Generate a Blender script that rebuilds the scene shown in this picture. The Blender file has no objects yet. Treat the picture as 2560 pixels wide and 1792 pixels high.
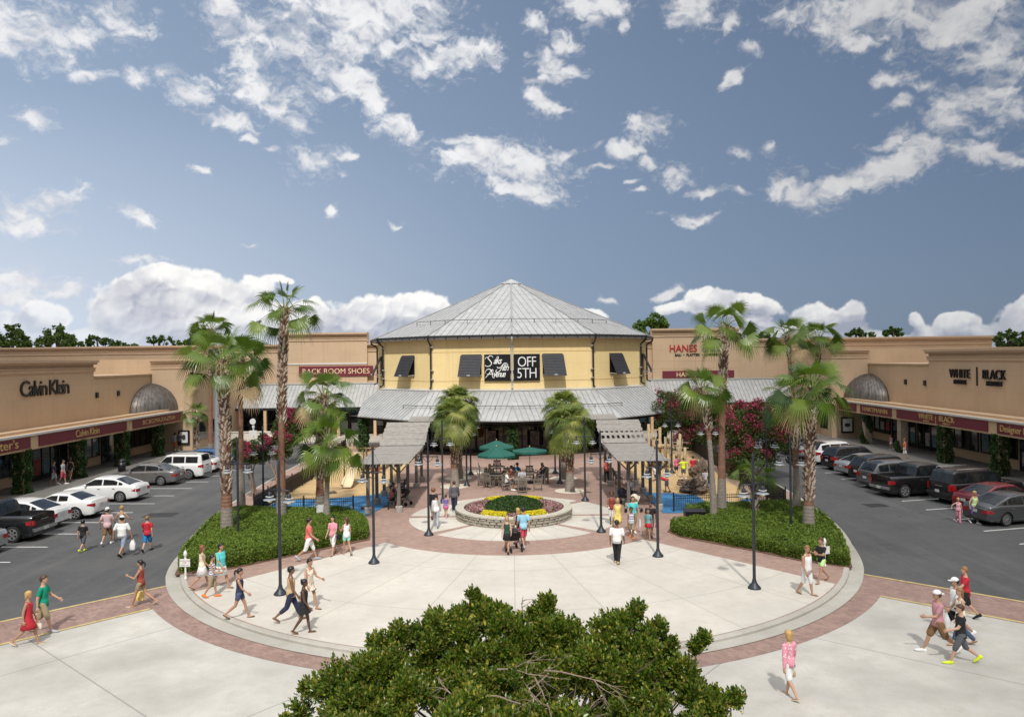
import bpy, bmesh, math, random
import numpy as np
from mathutils import Vector, Matrix, Euler
R = math.radians
sc = bpy.context.scene
col = sc.collection
FOC, HC, ROLL = 1880.0, 8.4, R(.7)

def ray(px, py):
    dx, dy = px-1280, py-896
    return (dx*math.cos(ROLL)-dy*math.sin(ROLL))/FOC, (dy*math.cos(ROLL)+dx*math.sin(ROLL))/FOC
def at(px, py, z=0.0):
    """spot on the level z that the survey point px, py marks"""
    a, b = ray(px, py)
    d = (HC-z)/b
    return a*d, d
def zat(px, py, d):
    return HC-ray(px, py)[1]*d
def xat(px, py, d):
    return ray(px, py)[0]*d

# ------------------------------------------------------------- object bookkeeping
def tag(o, label=None, cat=None, group=None, kind=None):
    if label: o['label'] = label
    if cat: o['category'] = cat
    if group: o['group'] = group
    if kind: o['kind'] = kind
    return o
def thing(name, label, cat, loc=(0, 0, 0), rz=0.0, group=None):
    o = bpy.data.objects.new(name, None)
    o.empty_display_size = .2
    col.objects.link(o)
    o.location = loc
    o.rotation_euler = (0, 0, rz)
    return tag(o, label, cat, group)
def kids(o):
    return [c for c in col.objects if c.parent == o]
def dup(root, loc, rz=None, label=None, group=None, scale=None):
    r = root.copy(); col.objects.link(r)
    r.location = loc
    if rz is not None: r.rotation_euler = (0, 0, rz)
    if scale: r.scale = (scale,)*3
    if label: r['label'] = label
    if group: r['group'] = group
    for ch in kids(root):
        c = ch.copy(); col.objects.link(c); c.parent = r
        for g in kids(ch):
            d = g.copy(); col.objects.link(d); d.parent = c
    return r

class MB:
    def __init__(s):
        s.v = []; s.f = []; s.m = []
        s.T = None
    def add(s, vs, fs, m=0):
        n = len(s.v)
        if s.T is not None: vs = [tuple(s.T @ Vector(v)) for v in vs]
        s.v.extend([tuple(v) for v in vs])
        for f in fs:
            s.f.append(tuple(i+n for i in f)); s.m.append(m)
        return s
    def box(s, x0, x1, y0, y1, z0, z1, m=0):
        return s.add([(x0, y0, z0), (x1, y0, z0), (x1, y1, z0), (x0, y1, z0), (x0, y0, z1), (x1, y0, z1), (x1, y1, z1), (x0, y1, z1)],
                     [(0, 3, 2, 1), (4, 5, 6, 7), (0, 1, 5, 4), (1, 2, 6, 5), (2, 3, 7, 6), (3, 0, 4, 7)], m)
    def cbox(s, c, sz, m=0):
        return s.box(c[0]-sz[0]/2, c[0]+sz[0]/2, c[1]-sz[1]/2, c[1]+sz[1]/2, c[2]-sz[2]/2, c[2]+sz[2]/2, m)
    def obox(s, p, q, w, h, m=0, up=(0, 0, 1)):
        """bar from p to q, width w across, height h along up"""
        p, q = Vector(p), Vector(q); d = (q-p).normalized(); u = Vector(up)
        sd = d.cross(u)
        if sd.length < 1e-4: sd = d.cross(Vector((0, 1, 0)))
        sd.normalize(); u = sd.cross(d)
        a = sd*w/2; b = u*h/2
        vs = [p-a-b, p+a-b, p+a+b, p-a+b, q-a-b, q+a-b, q+a+b, q-a+b]
        return s.add(vs, [(0, 3, 2, 1), (4, 5, 6, 7), (0, 1, 5, 4), (1, 2, 6, 5), (2, 3, 7, 6), (3, 0, 4, 7)], m)
    def tube(s, pts, rad, n=8, m=0, cap=True):
        pts = [Vector(p) for p in pts]
        if not isinstance(rad, (list, tuple)): rad = [rad]*len(pts)
        vs = []; fs = []
        ref = None
        for i, p in enumerate(pts):
            d = (pts[min(i+1, len(pts)-1)]-pts[max(i-1, 0)])
            if d.length < 1e-9: d = Vector((0, 0, 1))
            d.normalize()
            if ref is None:
                ref = d.cross(Vector((1, 0, 0)))
                if ref.length < .1: ref = d.cross(Vector((0, 1, 0)))
            ref = (ref-d*ref.dot(d)).normalized()
            t = d.cross(ref)
            for k in range(n):
                a = 2*math.pi*k/n
                vs.append(p+(ref*math.cos(a)+t*math.sin(a))*rad[i])
        for i in range(len(pts)-1):
            for k in range(n):
                a = i*n+k; b = i*n+(k+1) % n
                fs.append((a, b, b+n, a+n))
        if cap:
            fs.append(tuple(range(n-1, -1, -1)))
            fs.append(tuple(range((len(pts)-1)*n, len(pts)*n)))
        return s.add(vs, fs, m)
    def lathe(s, prof, n=16, c=(0, 0, 0), m=0, cap=True):
        vs = []; fs = []
        for r, z in prof:
            for k in range(n):
                a = 2*math.pi*k/n
                vs.append((c[0]+r*math.cos(a), c[1]+r*math.sin(a), c[2]+z))
        for i in range(len(prof)-1):
            for k in range(n):
                a = i*n+k; b = i*n+(k+1) % n
                fs.append((a, b, b+n, a+n))
        if cap:
            fs.append(tuple(range(n-1, -1, -1)))
            fs.append(tuple(range((len(prof)-1)*n, len(prof)*n)))
        return s.add(vs, fs, m)
    def loft(s, rings, m=0, cap=True):
        n = len(rings[0]); vs = [p for r in rings for p in r]; fs = []
        for i in range(len(rings)-1):
            for k in range(n):
                a = i*n+k; b = i*n+(k+1) % n
                fs.append((a, b, b+n, a+n))
        if cap:
            fs.append(tuple(range(n-1, -1, -1)))
            fs.append(tuple(range((len(rings)-1)*n, len(rings)*n)))
        return s.add(vs, fs, m)
    def poly(s, pts, z0, z1=None, m=0):
        n = len(pts)
        if z1 is None:
            return s.add([(x, y, z0) for x, y in pts], [tuple(range(n))], m)
        vs = [(x, y, z0) for x, y in pts]+[(x, y, z1) for x, y in pts]
        fs = [tuple(range(n-1, -1, -1)), tuple(range(n, 2*n))]
        for k in range(n):
            b = (k+1) % n
            fs.append((k, b, b+n, k+n))
        return s.add(vs, fs, m)
    def ellip(s, c, r, n=10, k=6, m=0):
        prof = []
        vs = []; fs = []
        for i in range(k+1):
            t = -math.pi/2+math.pi*i/k
            for j in range(n):
                a = 2*math.pi*j/n
                vs.append((c[0]+r[0]*math.cos(t)*math.cos(a), c[1]+r[1]*math.cos(t)*math.sin(a), c[2]+r[2]*math.sin(t)))
        for i in range(k):
            for j in range(n):
                a = i*n+j; b = i*n+(j+1) % n
                fs.append((a, b, b+n, a+n))
        return s.add(vs, fs, m)
    def build(s, name, mats, parent=None, smooth=False, bevel=0, loc=None):
        me = bpy.data.meshes.new(name)
        me.from_pydata(s.v, [], s.f)
        if not isinstance(mats, (list, tuple)): mats = [mats]
        for mt in mats: me.materials.append(mt)
        if len(mats) > 1: me.polygons.foreach_set('material_index', s.m)
        if smooth is True:
            me.polygons.foreach_set('use_smooth', [True]*len(me.polygons))
        elif smooth:
            me.polygons.foreach_set('use_smooth', [True]*len(me.polygons))
            me.set_sharp_from_angle(angle=R(smooth))
        me.validate(clean_customdata=False)
        me.update()
        o = bpy.data.objects.new(name, me)
        col.objects.link(o)
        if parent is not None: o.parent = parent
        if loc is not None: o.location = loc
        if bevel:
            b = o.modifiers.new('edge', 'BEVEL'); b.width = bevel; b.segments = 2; b.limit_method = 'ANGLE'; b.angle_limit = R(40)
        return o

def fix_normals(o):
    bm = bmesh.new(); bm.from_mesh(o.data)
    bmesh.ops.recalc_face_normals(bm, faces=bm.faces)
    bm.to_mesh(o.data); bm.free()
    return o

# ------------------------------------------------------------- materials
_mc = {}
def nn(nt, t, **kw):
    n = nt.nodes.new(t)
    for k, v in kw.items(): setattr(n, k, v)
    return n
def mth(nt, op, a, b=None, c=None):
    n = nt.nodes.new('ShaderNodeMath'); n.operation = op
    for i, x in enumerate((a, b, c)):
        if x is None: continue
        if isinstance(x, (int, float)): n.inputs[i].default_value = x
        else: nt.links.new(x, n.inputs[i])
    return n.outputs[0]
def newmat(name):
    m = bpy.data.materials.new(name); m.use_nodes = True
    nt = m.node_tree
    return m, nt, nt.nodes['Principled BSDF']
def mix(nt, f, a, b, blend='MIX'):
    n = nt.nodes.new('ShaderNodeMix'); n.data_type = 'RGBA'; n.blend_type = blend
    for s, x in ((0, f), (6, a), (7, b)):
        if isinstance(x, (int, float)): n.inputs[s].default_value = x
        elif isinstance(x, tuple): n.inputs[s].default_value = (x+(1,))[:4]
        else: nt.links.new(x, n.inputs[s])
    return n.outputs[2]
def noise(nt, scale, detail=4, rough=.55, vec=None, dist=0):
    n = nt.nodes.new('ShaderNodeTexNoise'); n.inputs['Scale'].default_value = scale
    n.inputs['Detail'].default_value = detail; n.inputs['Roughness'].default_value = rough
    n.inputs['Distortion'].default_value = dist
    if vec is not None: nt.links.new(vec, n.inputs['Vector'])
    return n.outputs[0]
def ramp(nt, x, a, b):
    n = nt.nodes.new('ShaderNodeMapRange'); nt.links.new(x, n.inputs[0])
    n.inputs[1].default_value = a; n.inputs[2].default_value = b
    return n.outputs[0]
def pos(nt):
    return nt.nodes.new('ShaderNodeNewGeometry').outputs['Position']
def scl(c, k): return tuple(min(1, x*k) for x in c[:3])
def mat(name, c, rough=.7, metal=0., var=.12, scale=6., bump=0., spec=.5, coat=0., fine=0.):
    """painted / plain surface with uneven tone"""
    if name in _mc: return _mc[name]
    m, nt, p = newmat(name)
    v = pos(nt)
    n = noise(nt, scale, 5, .6, v)
    cc = mix(nt, ramp(nt, n, .3, .7), scl(c, 1-var), scl(c, 1+var))
    if fine:
        n2 = noise(nt, scale*14, 3, .7, v)
        cc = mix(nt, ramp(nt, n2, .35, .65), mix(nt, 1., cc, (1-fine,)*3, 'MULTIPLY'), cc)
    nt.links.new(cc, p.inputs['Base Color'])
    p.inputs['Roughness'].default_value = rough; p.inputs['Metallic'].default_value = metal
    p.inputs['Specular IOR Level'].default_value = spec
    if coat:
        p.inputs['Coat Weight'].default_value = coat; p.inputs['Coat Roughness'].default_value = .05
    if bump:
        b = nn(nt, 'ShaderNodeBump'); b.inputs['Strength'].default_value = bump; b.inputs['Distance'].default_value = .02
        nt.links.new(noise(nt, scale*8, 4, .6, v), b.inputs['Height']); nt.links.new(b.outputs[0], p.inputs['Normal'])
    _mc[name] = m
    return m
def sRGB(r, g, b):
    return tuple(((x/255+.055)/1.055)**2.4 if x > 10 else x/255/12.92 for x in (r, g, b))

def m_concrete(name, c, joint=None, stain=.12, jd=.55):
    m, nt, p = newmat(name)
    v = pos(nt)
    big = noise(nt, .35, 6, .6, v); mid = noise(nt, 2.2, 5, .65, v); fine = noise(nt, 45, 3, .7, v)
    cc = mix(nt, ramp(nt, big, .35, .68), scl(c, 1-stain*1.3), scl(c, 1+stain*.5))
    crk = noise(nt, .9, 7, .75, v, 1.5); cc = mix(nt, mth(nt, 'MULTIPLY', ramp(nt, mth(nt, 'ABSOLUTE', mth(nt, 'SUBTRACT', crk, .5)), .008, .0), .2), cc, scl(c, .6))
    cc = mix(nt, mth(nt, 'MULTIPLY', ramp(nt, noise(nt, 6, 3, .6, v), .62, .72), .25), cc, scl(c, .62))
    cc = mix(nt, mth(nt, 'MULTIPLY', ramp(nt, mid, .48, .75), .6), cc, tuple(x*y for x, y in zip(c[:3], (.8, .77, .72))))
    cc = mix(nt, ramp(nt, fine, .3, .55), mix(nt, 1., cc, (.86, .86, .86), 'MULTIPLY'), cc)
    if joint:
        s = nn(nt, 'ShaderNodeSeparateXYZ'); nt.links.new(v, s.inputs[0])
        x, y = s.outputs[0], s.outputs[1]
        if joint == 'polar':
            y = mth(nt, 'SUBTRACT', y, 40.2)
            r = mth(nt, 'SQRT', mth(nt, 'ADD', mth(nt, 'MULTIPLY', x, x), mth(nt, 'MULTIPLY', y, y)))
            a = mth(nt, 'ARCTAN2', x, y)
            k = math.pi/16
            fa = mth(nt, 'ABSOLUTE', mth(nt, 'SUBTRACT', mth(nt, 'FRACT', mth(nt, 'ADD', mth(nt, 'DIVIDE', a, k), 32.5)), .5))
            d1 = mth(nt, 'MULTIPLY', mth(nt, 'MULTIPLY', fa, k), r)
            d2 = mth(nt, 'ABSOLUTE', mth(nt, 'SUBTRACT', r, 10.35))
            d3 = mth(nt, 'ABSOLUTE', mth(nt, 'SUBTRACT', r, 15.2))
            d = mth(nt, 'MINIMUM', mth(nt, 'MINIMUM', d1, d2), d3)
            ida = mth(nt, 'FLOOR', mth(nt, 'ADD', mth(nt, 'DIVIDE', a, k), 32.5+.5)); idr = mth(nt, 'ADD', mth(nt, 'GREATER_THAN', r, 10.35), mth(nt, 'GREATER_THAN', r, 15.2))
        else:
            ang, sx, sy, ox, oy = joint
            ca, sa = math.cos(ang), math.sin(ang)
            u = mth(nt, 'ADD', mth(nt, 'MULTIPLY', x, ca), mth(nt, 'MULTIPLY', y, sa))
            w = mth(nt, 'SUBTRACT', mth(nt, 'MULTIPLY', y, ca), mth(nt, 'MULTIPLY', x, sa))
            du = mth(nt, 'MULTIPLY', mth(nt, 'ABSOLUTE', mth(nt, 'SUBTRACT', mth(nt, 'FRACT', mth(nt, 'DIVIDE', mth(nt, 'ADD', u, ox), sx)), .5)), sx)
            dw = mth(nt, 'MULTIPLY', mth(nt, 'ABSOLUTE', mth(nt, 'SUBTRACT', mth(nt, 'FRACT', mth(nt, 'DIVIDE', mth(nt, 'ADD', w, oy), sy)), .5)), sy)
            d = mth(nt, 'MINIMUM', du, dw); ida = mth(nt, 'FLOOR', mth(nt, 'DIVIDE', mth(nt, 'ADD', u, ox), sx)); idr = mth(nt, 'FLOOR', mth(nt, 'DIVIDE', mth(nt, 'ADD', w, oy), sy))
        wn = nn(nt, 'ShaderNodeTexWhiteNoise', noise_dimensions='2D'); cb_ = nn(nt, 'ShaderNodeCombineXYZ'); nt.links.new(ida, cb_.inputs[0]); nt.links.new(idr, cb_.inputs[1]); nt.links.new(cb_.outputs[0], wn.inputs[0])
        cc = mix(nt, mth(nt, 'MULTIPLY', wn.outputs[0], .13), cc, scl(c, .62))
        line = ramp(nt, d, .03, .012)
        cc = mix(nt, mth(nt, 'MULTIPLY', line, jd), cc, scl(c, .35))
    nt.links.new(cc, p.inputs['Base Color'])
    p.inputs['Roughness'].default_value = .85; p.inputs['Specular IOR Level'].default_value = .25
    b = nn(nt, 'ShaderNodeBump'); b.inputs['Strength'].default_value = .25; b.inputs['Distance'].default_value = .01
    nt.links.new(fine, b.inputs['Height']); nt.links.new(b.outputs[0], p.inputs['Normal'])
    return m
def m_brick(name, c1, c2, mortar, ang=0., w=.2, h=.1, tone=.2):
    m, nt, p = newmat(name)
    v = pos(nt)
    mp = nn(nt, 'ShaderNodeMapping'); mp.inputs['Rotation'].default_value = (0, 0, ang); nt.links.new(v, mp.inputs[0])
    b = nn(nt, 'ShaderNodeTexBrick'); nt.links.new(mp.outputs[0], b.inputs[0])
    b.inputs['Color1'].default_value = c1+(1,); b.inputs['Color2'].default_value = c2+(1,); b.inputs['Mortar'].default_value = mortar+(1,)
    b.inputs['Scale'].default_value = 1; b.inputs['Brick Width'].default_value = w; b.inputs['Row Height'].default_value = h
    b.inputs['Mortar Size'].default_value = .006; b.inputs['Mortar Smooth'].default_value = .3
    cc = mix(nt, mth(nt, 'MULTIPLY', ramp(nt, noise(nt, .8, 5, .65, v), .35, .7), .7), b.outputs[0], mix(nt, 1., b.outputs[0], (1-tone, 1-tone*1.1, 1-tone*1.15), 'MULTIPLY'))
    cc = mix(nt, mth(nt, 'MULTIPLY', ramp(nt, noise(nt, 3, 4, .7, v), .5, .8), .5), cc, scl(c1, 1.35))
    nt.links.new(cc, p.inputs['Base Color']); p.inputs['Roughness'].default_value = .85; p.inputs['Specular IOR Level'].default_value = .25
    bm_ = nn(nt, 'ShaderNodeBump'); bm_.inputs['Strength'].default_value = .4; bm_.inputs['Distance'].default_value = .01
    nt.links.new(b.outputs[1], bm_.inputs['Height']); bm_.invert = True; nt.links.new(bm_.outputs[0], p.inputs['Normal'])
    return m
def m_leaf(name, cols, rough=.45, trans=.25, spec=.4):
    m, nt, p = newmat(name)
    g = nn(nt, 'ShaderNodeNewGeometry')
    cr = nn(nt, 'ShaderNodeValToRGB')
    nt.links.new(g.outputs['Random Per Island'], cr.inputs[0])
    e = cr.color_ramp.elements
    for i, c in enumerate(cols):
        q = i/(len(cols)-1)
        if i < 2: el = e[i]; el.position = q
        else: el = e.new(q)
        el.color = c+(1,)
    e[0].position = 0
    for i, c in enumerate(cols):
        pass
    cc = mix(nt, ramp(nt, noise(nt, 1.3, 3, .5, g.outputs['Position']), .35, .65), mix(nt, 1., cr.outputs[0], (.8, .84, .8), 'MULTIPLY'), cr.outputs[0])
    nt.links.new(cc, p.inputs['Base Color'])
    p.inputs['Roughness'].default_value = rough; p.inputs['Specular IOR Level'].default_value = spec
    tr = nn(nt, 'ShaderNodeBsdfTranslucent'); nt.links.new(mix(nt, 1., cc, (1., 1.15, .6), 'MULTIPLY'), tr.inputs[0])
    ms = nn(nt, 'ShaderNodeMixShader'); ms.inputs[0].default_value = trans
    nt.links.new(p.outputs[0], ms.inputs[1]); nt.links.new(tr.outputs[0], ms.inputs[2])
    nt.links.new(ms.outputs[0], nt.nodes['Material Output'].inputs[0])
    return m
def m_glass_dark(name, c=(.012, .014, .016), rough=.05, spec=.6, var=.5, scale=.8):
    """shop or car glass in front of a dark interior"""
    m, nt, p = newmat(name)
    v = pos(nt)
    n = noise(nt, scale, 4, .6, v)
    nt.links.new(mix(nt, ramp(nt, n, .4, .7), scl(c, 1-var), scl(c, 1+3*var)), p.inputs['Base Color'])
    p.inputs['Roughness'].default_value = rough; p.inputs['Specular IOR Level'].default_value = spec
    return m

def text_mesh(mb, s, size, origin, right, up, align='CENTER', ext=.02, m=0, shear=0., off=0., space=1., sx=1.):
    """lettering as solid geometry; origin is the middle of the baseline"""
    cu = bpy.data.curves.new('lettering', 'FONT')
    cu.body = s; cu.size = size; cu.align_x = align; cu.extrude = ext; cu.shear = shear; cu.offset = off
    cu.space_character = space; cu.resolution_u = 3
    ob = bpy.data.objects.new('lettering', cu); col.objects.link(ob)
    dg = bpy.context.evaluated_depsgraph_get()
    me = bpy.data.meshes.new_from_object(ob.evaluated_get(dg))
    r = Vector(right).normalized(); u = Vector(up).normalized(); n = r.cross(u); o = Vector(origin)
    vs = [o+r*v.co.x*sx+u*v.co.y+n*v.co.z for v in me.vertices]
    mb.add(vs, [tuple(p.vertices) for p in me.polygons], m)
    bpy.data.objects.remove(ob); bpy.data.meshes.remove(me); bpy.data.curves.remove(cu)
# ------------------------------------------------------------- camera, sun, sky with clouds
cam = bpy.data.cameras.new('camera'); camo = bpy.data.objects.new('camera', cam); col.objects.link(camo)
camo.location = (0, 0, HC); camo.rotation_euler = (R(90), ROLL, 0)
cam.sensor_width = 36; cam.lens = FOC/2560*36; cam.clip_start = .1; cam.clip_end = 3000
sc.camera = camo
sc.render.resolution_x = 1024; sc.render.resolution_y = 716
sc.view_settings.view_transform = 'Standard'; sc.view_settings.look = 'None'
sc.view_settings.exposure = EXPOSURE = 0.57; sc.view_settings.gamma = 1; sc.view_settings.use_curve_mapping = False

SUN_EL, SUN_AZ = R(50), R(.5)      # behind the viewer, a touch to the left
sl = bpy.data.lights.new('sun', 'SUN'); so = bpy.data.objects.new('sun', sl); col.objects.link(so)
sl.energy = 3.1; sl.angle = R(2.6); sl.color = (1, .96, .90)
sd = Vector((math.sin(SUN_AZ)*math.cos(SUN_EL), -math.cos(SUN_AZ)*math.cos(SUN_EL), math.sin(SUN_EL)))   # towards the sun
so.rotation_euler = sd.to_track_quat('Z', 'Y').to_euler()
so.location = sd*50

w = bpy.data.worlds.new('World'); sc.world = w; w.use_nodes = True
nt = w.node_tree
for n in list(nt.nodes): nt.nodes.remove(n)
out = nn(nt, 'ShaderNodeOutputWorld'); bg = nn(nt, 'ShaderNodeBackground'); nt.links.new(bg.outputs[0], out.inputs[0])
sky = nn(nt, 'ShaderNodeTexSky'); sky.sky_type = 'NISHITA'; sky.sun_disc = False
sky.sun_elevation = SUN_EL; sky.sun_rotation = math.atan2(sd.x, sd.y)
sky.altitude = 0; sky.air_density = 1.0; sky.dust_density = 1.0; sky.ozone_density = 2.0
bg.inputs[1].default_value = .06
tc = nn(nt, 'ShaderNodeTexCoord')
sp = nn(nt, 'ShaderNodeSeparateXYZ'); nt.links.new(tc.outputs['Generated'], sp.inputs[0])
skyc = mix(nt, .72, sky.outputs[0], (1.66, 2.32, 3.6))          # thin humid haze over the clear sky
veil = mth(nt, 'MULTIPLY', ramp(nt, sp.outputs[2], .75, -.02), ramp(nt, sp.outputs[0], .55, -.75))
skyc = mix(nt, mth(nt, 'MULTIPLY', veil, .8), skyc, (4.9, 6.0, 7.3))
hz_ = ramp(nt, sp.outputs[2], .38, .0); skyc = mix(nt, mth(nt, 'MULTIPLY', hz_, .5), skyc, (2.4, 3.3, 5.0))
low_ = mth(nt, 'MULTIPLY', ramp(nt, sp.outputs[2], .30, .0), ramp(nt, sp.outputs[0], .05, -.55)); skyc = mix(nt, mth(nt, 'MULTIPLY', low_, .65), skyc, (7.6, 8.0, 8.8))
skyg = nn(nt, 'ShaderNodeCombineColor'); gk = mth(nt, 'ADD', .80, mth(nt, 'MULTIPLY', ramp(nt, sp.outputs[0], .62, -.62), .50))
for i_ in range(3): nt.links.new(gk, skyg.inputs[i_])
nt.links.new(mix(nt, 1., skyc, skyg.outputs[0], 'MULTIPLY'), bg.inputs[0])
w.cycles.sampling_method = 'MANUAL'; w.cycles.sample_map_resolution = 512

# ------------------------------------------------------------- clouds: a shell far above the place
def pxdir(px, py):
    a, b = ray(px, py)
    v = Vector((a, 1, -b)).normalized()
    return math.atan2(v.x, v.y), math.asin(v.z)
# (x, y, half width, half height, tilt deg) survey of the clouds; second list: heaped clouds on the horizon
THIN = [(60, 70, 150, 60, 0), (190, 75, 95, 30, -12), (300, 45, 70, 42, 35), (60, 100, 60, 40, 30), (560, 30, 70, 45, 20), (640, 75, 80, 40, -10), (600, 95, 55, 22, -20), (760, 40, 60, 30, 20),
 (900, 20, 150, 60, 5), (1010, 25, 110, 45, 0), (760, 130, 150, 48, 20), (880, 110, 90, 36, 0), (620, 150, 70, 26, 20), (870, 190, 90, 40, 35), (925, 240, 50, 36, 40), (800, 225, 40, 20, 0), (680, 235, 110, 30, 12), (700, 265, 50, 28, 20), (480, 240, 52, 32, 30), (565, 295, 85, 22, 5),
 (330, 195, 32, 20, -10), (420, 190, 35, 10, -5), (215, 190, 45, 14, -15), (95, 305, 42, 18, -8), (15, 345, 30, 12, 0), (920, 95, 60, 24, 0), (980, 125, 60, 20, 0), (1080, 85, 60, 18, -15),
 (1130, 150, 105, 38, -14), (1040, 165, 50, 22, 15), (985, 320, 62, 26, 22), (785, 405, 62, 30, -4), (865, 398, 26, 8, -5), (755, 325, 28, 16, 20), (620, 345, 26, 9, 0), (680, 372, 22, 8, 0), (495, 427, 30, 10, 5), (1140, 352, 60, 10, -3),
 (1200, 385, 115, 36, -6), (1290, 420, 115, 45, 5), (1300, 460, 95, 28, 12), (1340, 485, 60, 12, 0), (1420, 380, 55, 12, -8), (120, 505, 85, 26, -5), (30, 520, 60, 30, 0), (335, 540, 44, 14, 25), (60, 555, 80, 22, 0), (830, 530, 22, 10, -20), (1000, 552, 20, 7, 0), (630, 618, 16, 6, 0),
 (1415, 105, 34, 20, 0), (1380, 160, 50, 40, 40), (1435, 175, 28, 12, -10), (1370, 205, 60, 12, -8), (1360, 260, 40, 24, 30), (1400, 280, 30, 14, 0), (1500, 15, 90, 30, 10), (1485, 55, 20, 24, 60), (1560, 70, 16, 14, 40), (1740, 25, 70, 45, 30), (1730, 68, 36, 14, 0), (1825, 70, 16, 40, 20), (1620, 320, 62, 30, 5), (1555, 375, 50, 13, 10), (1625, 408, 32, 12, 20), (1505, 412, 40, 8, -5), (1570, 445, 22, 7, 0), (1690, 440, 42, 22, 10), (1485, 365, 22, 8, -20), (1590, 470, 30, 6, 0),
 (1830, 190, 32, 12, -22), (1880, 122, 34, 10, 10), (1855, 388, 38, 11, 5), (1935, 360, 14, 14, 0), (1780, 487, 40, 10, 0), (1835, 478, 26, 9, 10), (1730, 545, 60, 12, 10), (1770, 548, 40, 8, -20),
 (1970, 45, 70, 30, 0), (2110, 60, 75, 50, 30), (2190, 30, 130, 42, 0), (2300, 40, 120, 50, 10), (2420, 60, 150, 62, 10), (2500, 100, 90, 60, 20), (2450, 150, 60, 30, 20), (2520, 175, 50, 30, 0), (2160, 120, 45, 18, -10), (2240, 200, 40, 20, 10), (2380, 40, 160, 60, 5),
 (2430, 260, 90, 40, -5), (2380, 300, 60, 40, 20), (2520, 275, 70, 25, 0), (2230, 345, 60, 16, -5), (2350, 370, 90, 30, 12), (2450, 375, 80, 25, 8), (2540, 380, 50, 20, 10), (2250, 275, 45, 12, -20), (2240, 415, 110, 34, -10), (2140, 430, 100, 22, -14), (1970, 455, 55, 32, 8), (2010, 480, 75, 22, 20), (2090, 450, 50, 18, 0), (1340, 60, 30, 20, 0), (2330, 215, 40, 10, 5), (60, 700, 120, 30, 5), (30, 740, 90, 25, 0), (170, 730, 60, 16, -5), (350, 660, 60, 10, 0), (1660, 730, 40, 10, -20), (1500, 760, 30, 8, 0)]
HEAP = [(430, 748, 175, 72, -2), (500, 810, 230, 70, 0), (335, 712, 50, 42, 0), (400, 690, 80, 30, 0), (500, 722, 95, 34, 12), (640, 722, 52, 34, 0), (275, 790, 50, 50, 0), (110, 800, 70, 38, 0), (25, 820, 60, 36, 0), (90, 780, 42, 26, 0), (70, 845, 160, 22, 0), (200, 850, 120, 26, 0), (620, 800, 160, 70, 0), (780, 800, 120, 50, 0), (900, 820, 130, 45, 0),
 (960, 780, 100, 50, -10), (1060, 765, 62, 38, 10), (1020, 790, 110, 45, 0), (700, 700, 30, 10, 0), (780, 770, 40, 25, 0),
 (1760, 745, 70, 32, -8), (1700, 768, 70, 18, 0), (1880, 760, 70, 26, 12), (1820, 772, 130, 20, 0), (1870, 800, 60, 10, 0), (1890, 840, 60, 40, 0), (2060, 800, 80, 45, 0), (2120, 790, 40, 40, 0), (2040, 830, 110, 30, 0), (1800, 850, 200, 22, 0), (2390, 815, 70, 30, 0), (2330, 835, 60, 20, 0), (2560, 810, 70, 60, 0), (2550, 850, 110, 30, 0), (1480, 790, 40, 18, 0), (2290, 800, 26, 14, 40), (2420, 830, 110, 14, 0), (2215, 845, 90, 14, 0)]

rng = np.random.RandomState(5)
def fbm(X, Y, f0, octs, gain=.55, seed=0):
    out = np.zeros_like(X); amp = 1.; tot = 0.
    for o in range(octs):
        r = np.random.RandomState(seed*97+o); G_ = r.rand(256, 256)
        x = X*f0+r.rand()*50; y = Y*f0+r.rand()*50
        xi = np.floor(x).astype(int); yi = np.floor(y).astype(int); fx = x-xi; fy = y-yi
        fx = fx*fx*(3-2*fx); fy = fy*fy*(3-2*fy); a = xi % 256; b = yi % 256; a1 = (a+1) % 256; b1 = (b+1) % 256
        out += amp*((G_[a, b]*(1-fx)+G_[a1, b]*fx)*(1-fy)+(G_[a, b1]*(1-fx)+G_[a1, b1]*fx)*fy); tot += amp
        amp *= gain; f0 *= 2.07
    return out/tot
def cloud_field(lst, A, E):
    acc = np.full_like(A, -9.)
    for (x, y, hw, hh, t) in lst:
        a, e = pxdir(x, y); hw_ = hw/FOC*1.08/(1+((x-1280)/FOC)**2)**.9; hh_ = hh/FOC*1.1
        dx, dy = A-a, E-e; c, s_ = math.cos(R(-t)), math.sin(R(-t))
        u = (dx*c+dy*s_)/hw_; v_ = (-dx*s_+dy*c)/hh_
        f = 1-np.sqrt(u*u+v_*v_)
        k = .2; h = np.clip(.5+.5*(acc-f)/k, 0, 1); acc = f*(1-h)+acc*h+k*h*(1-h)
    return acc
def sst(x, a, b):
    t = np.clip((x-a)/(b-a), 0, 1); return t*t*(3-2*t)
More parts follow.
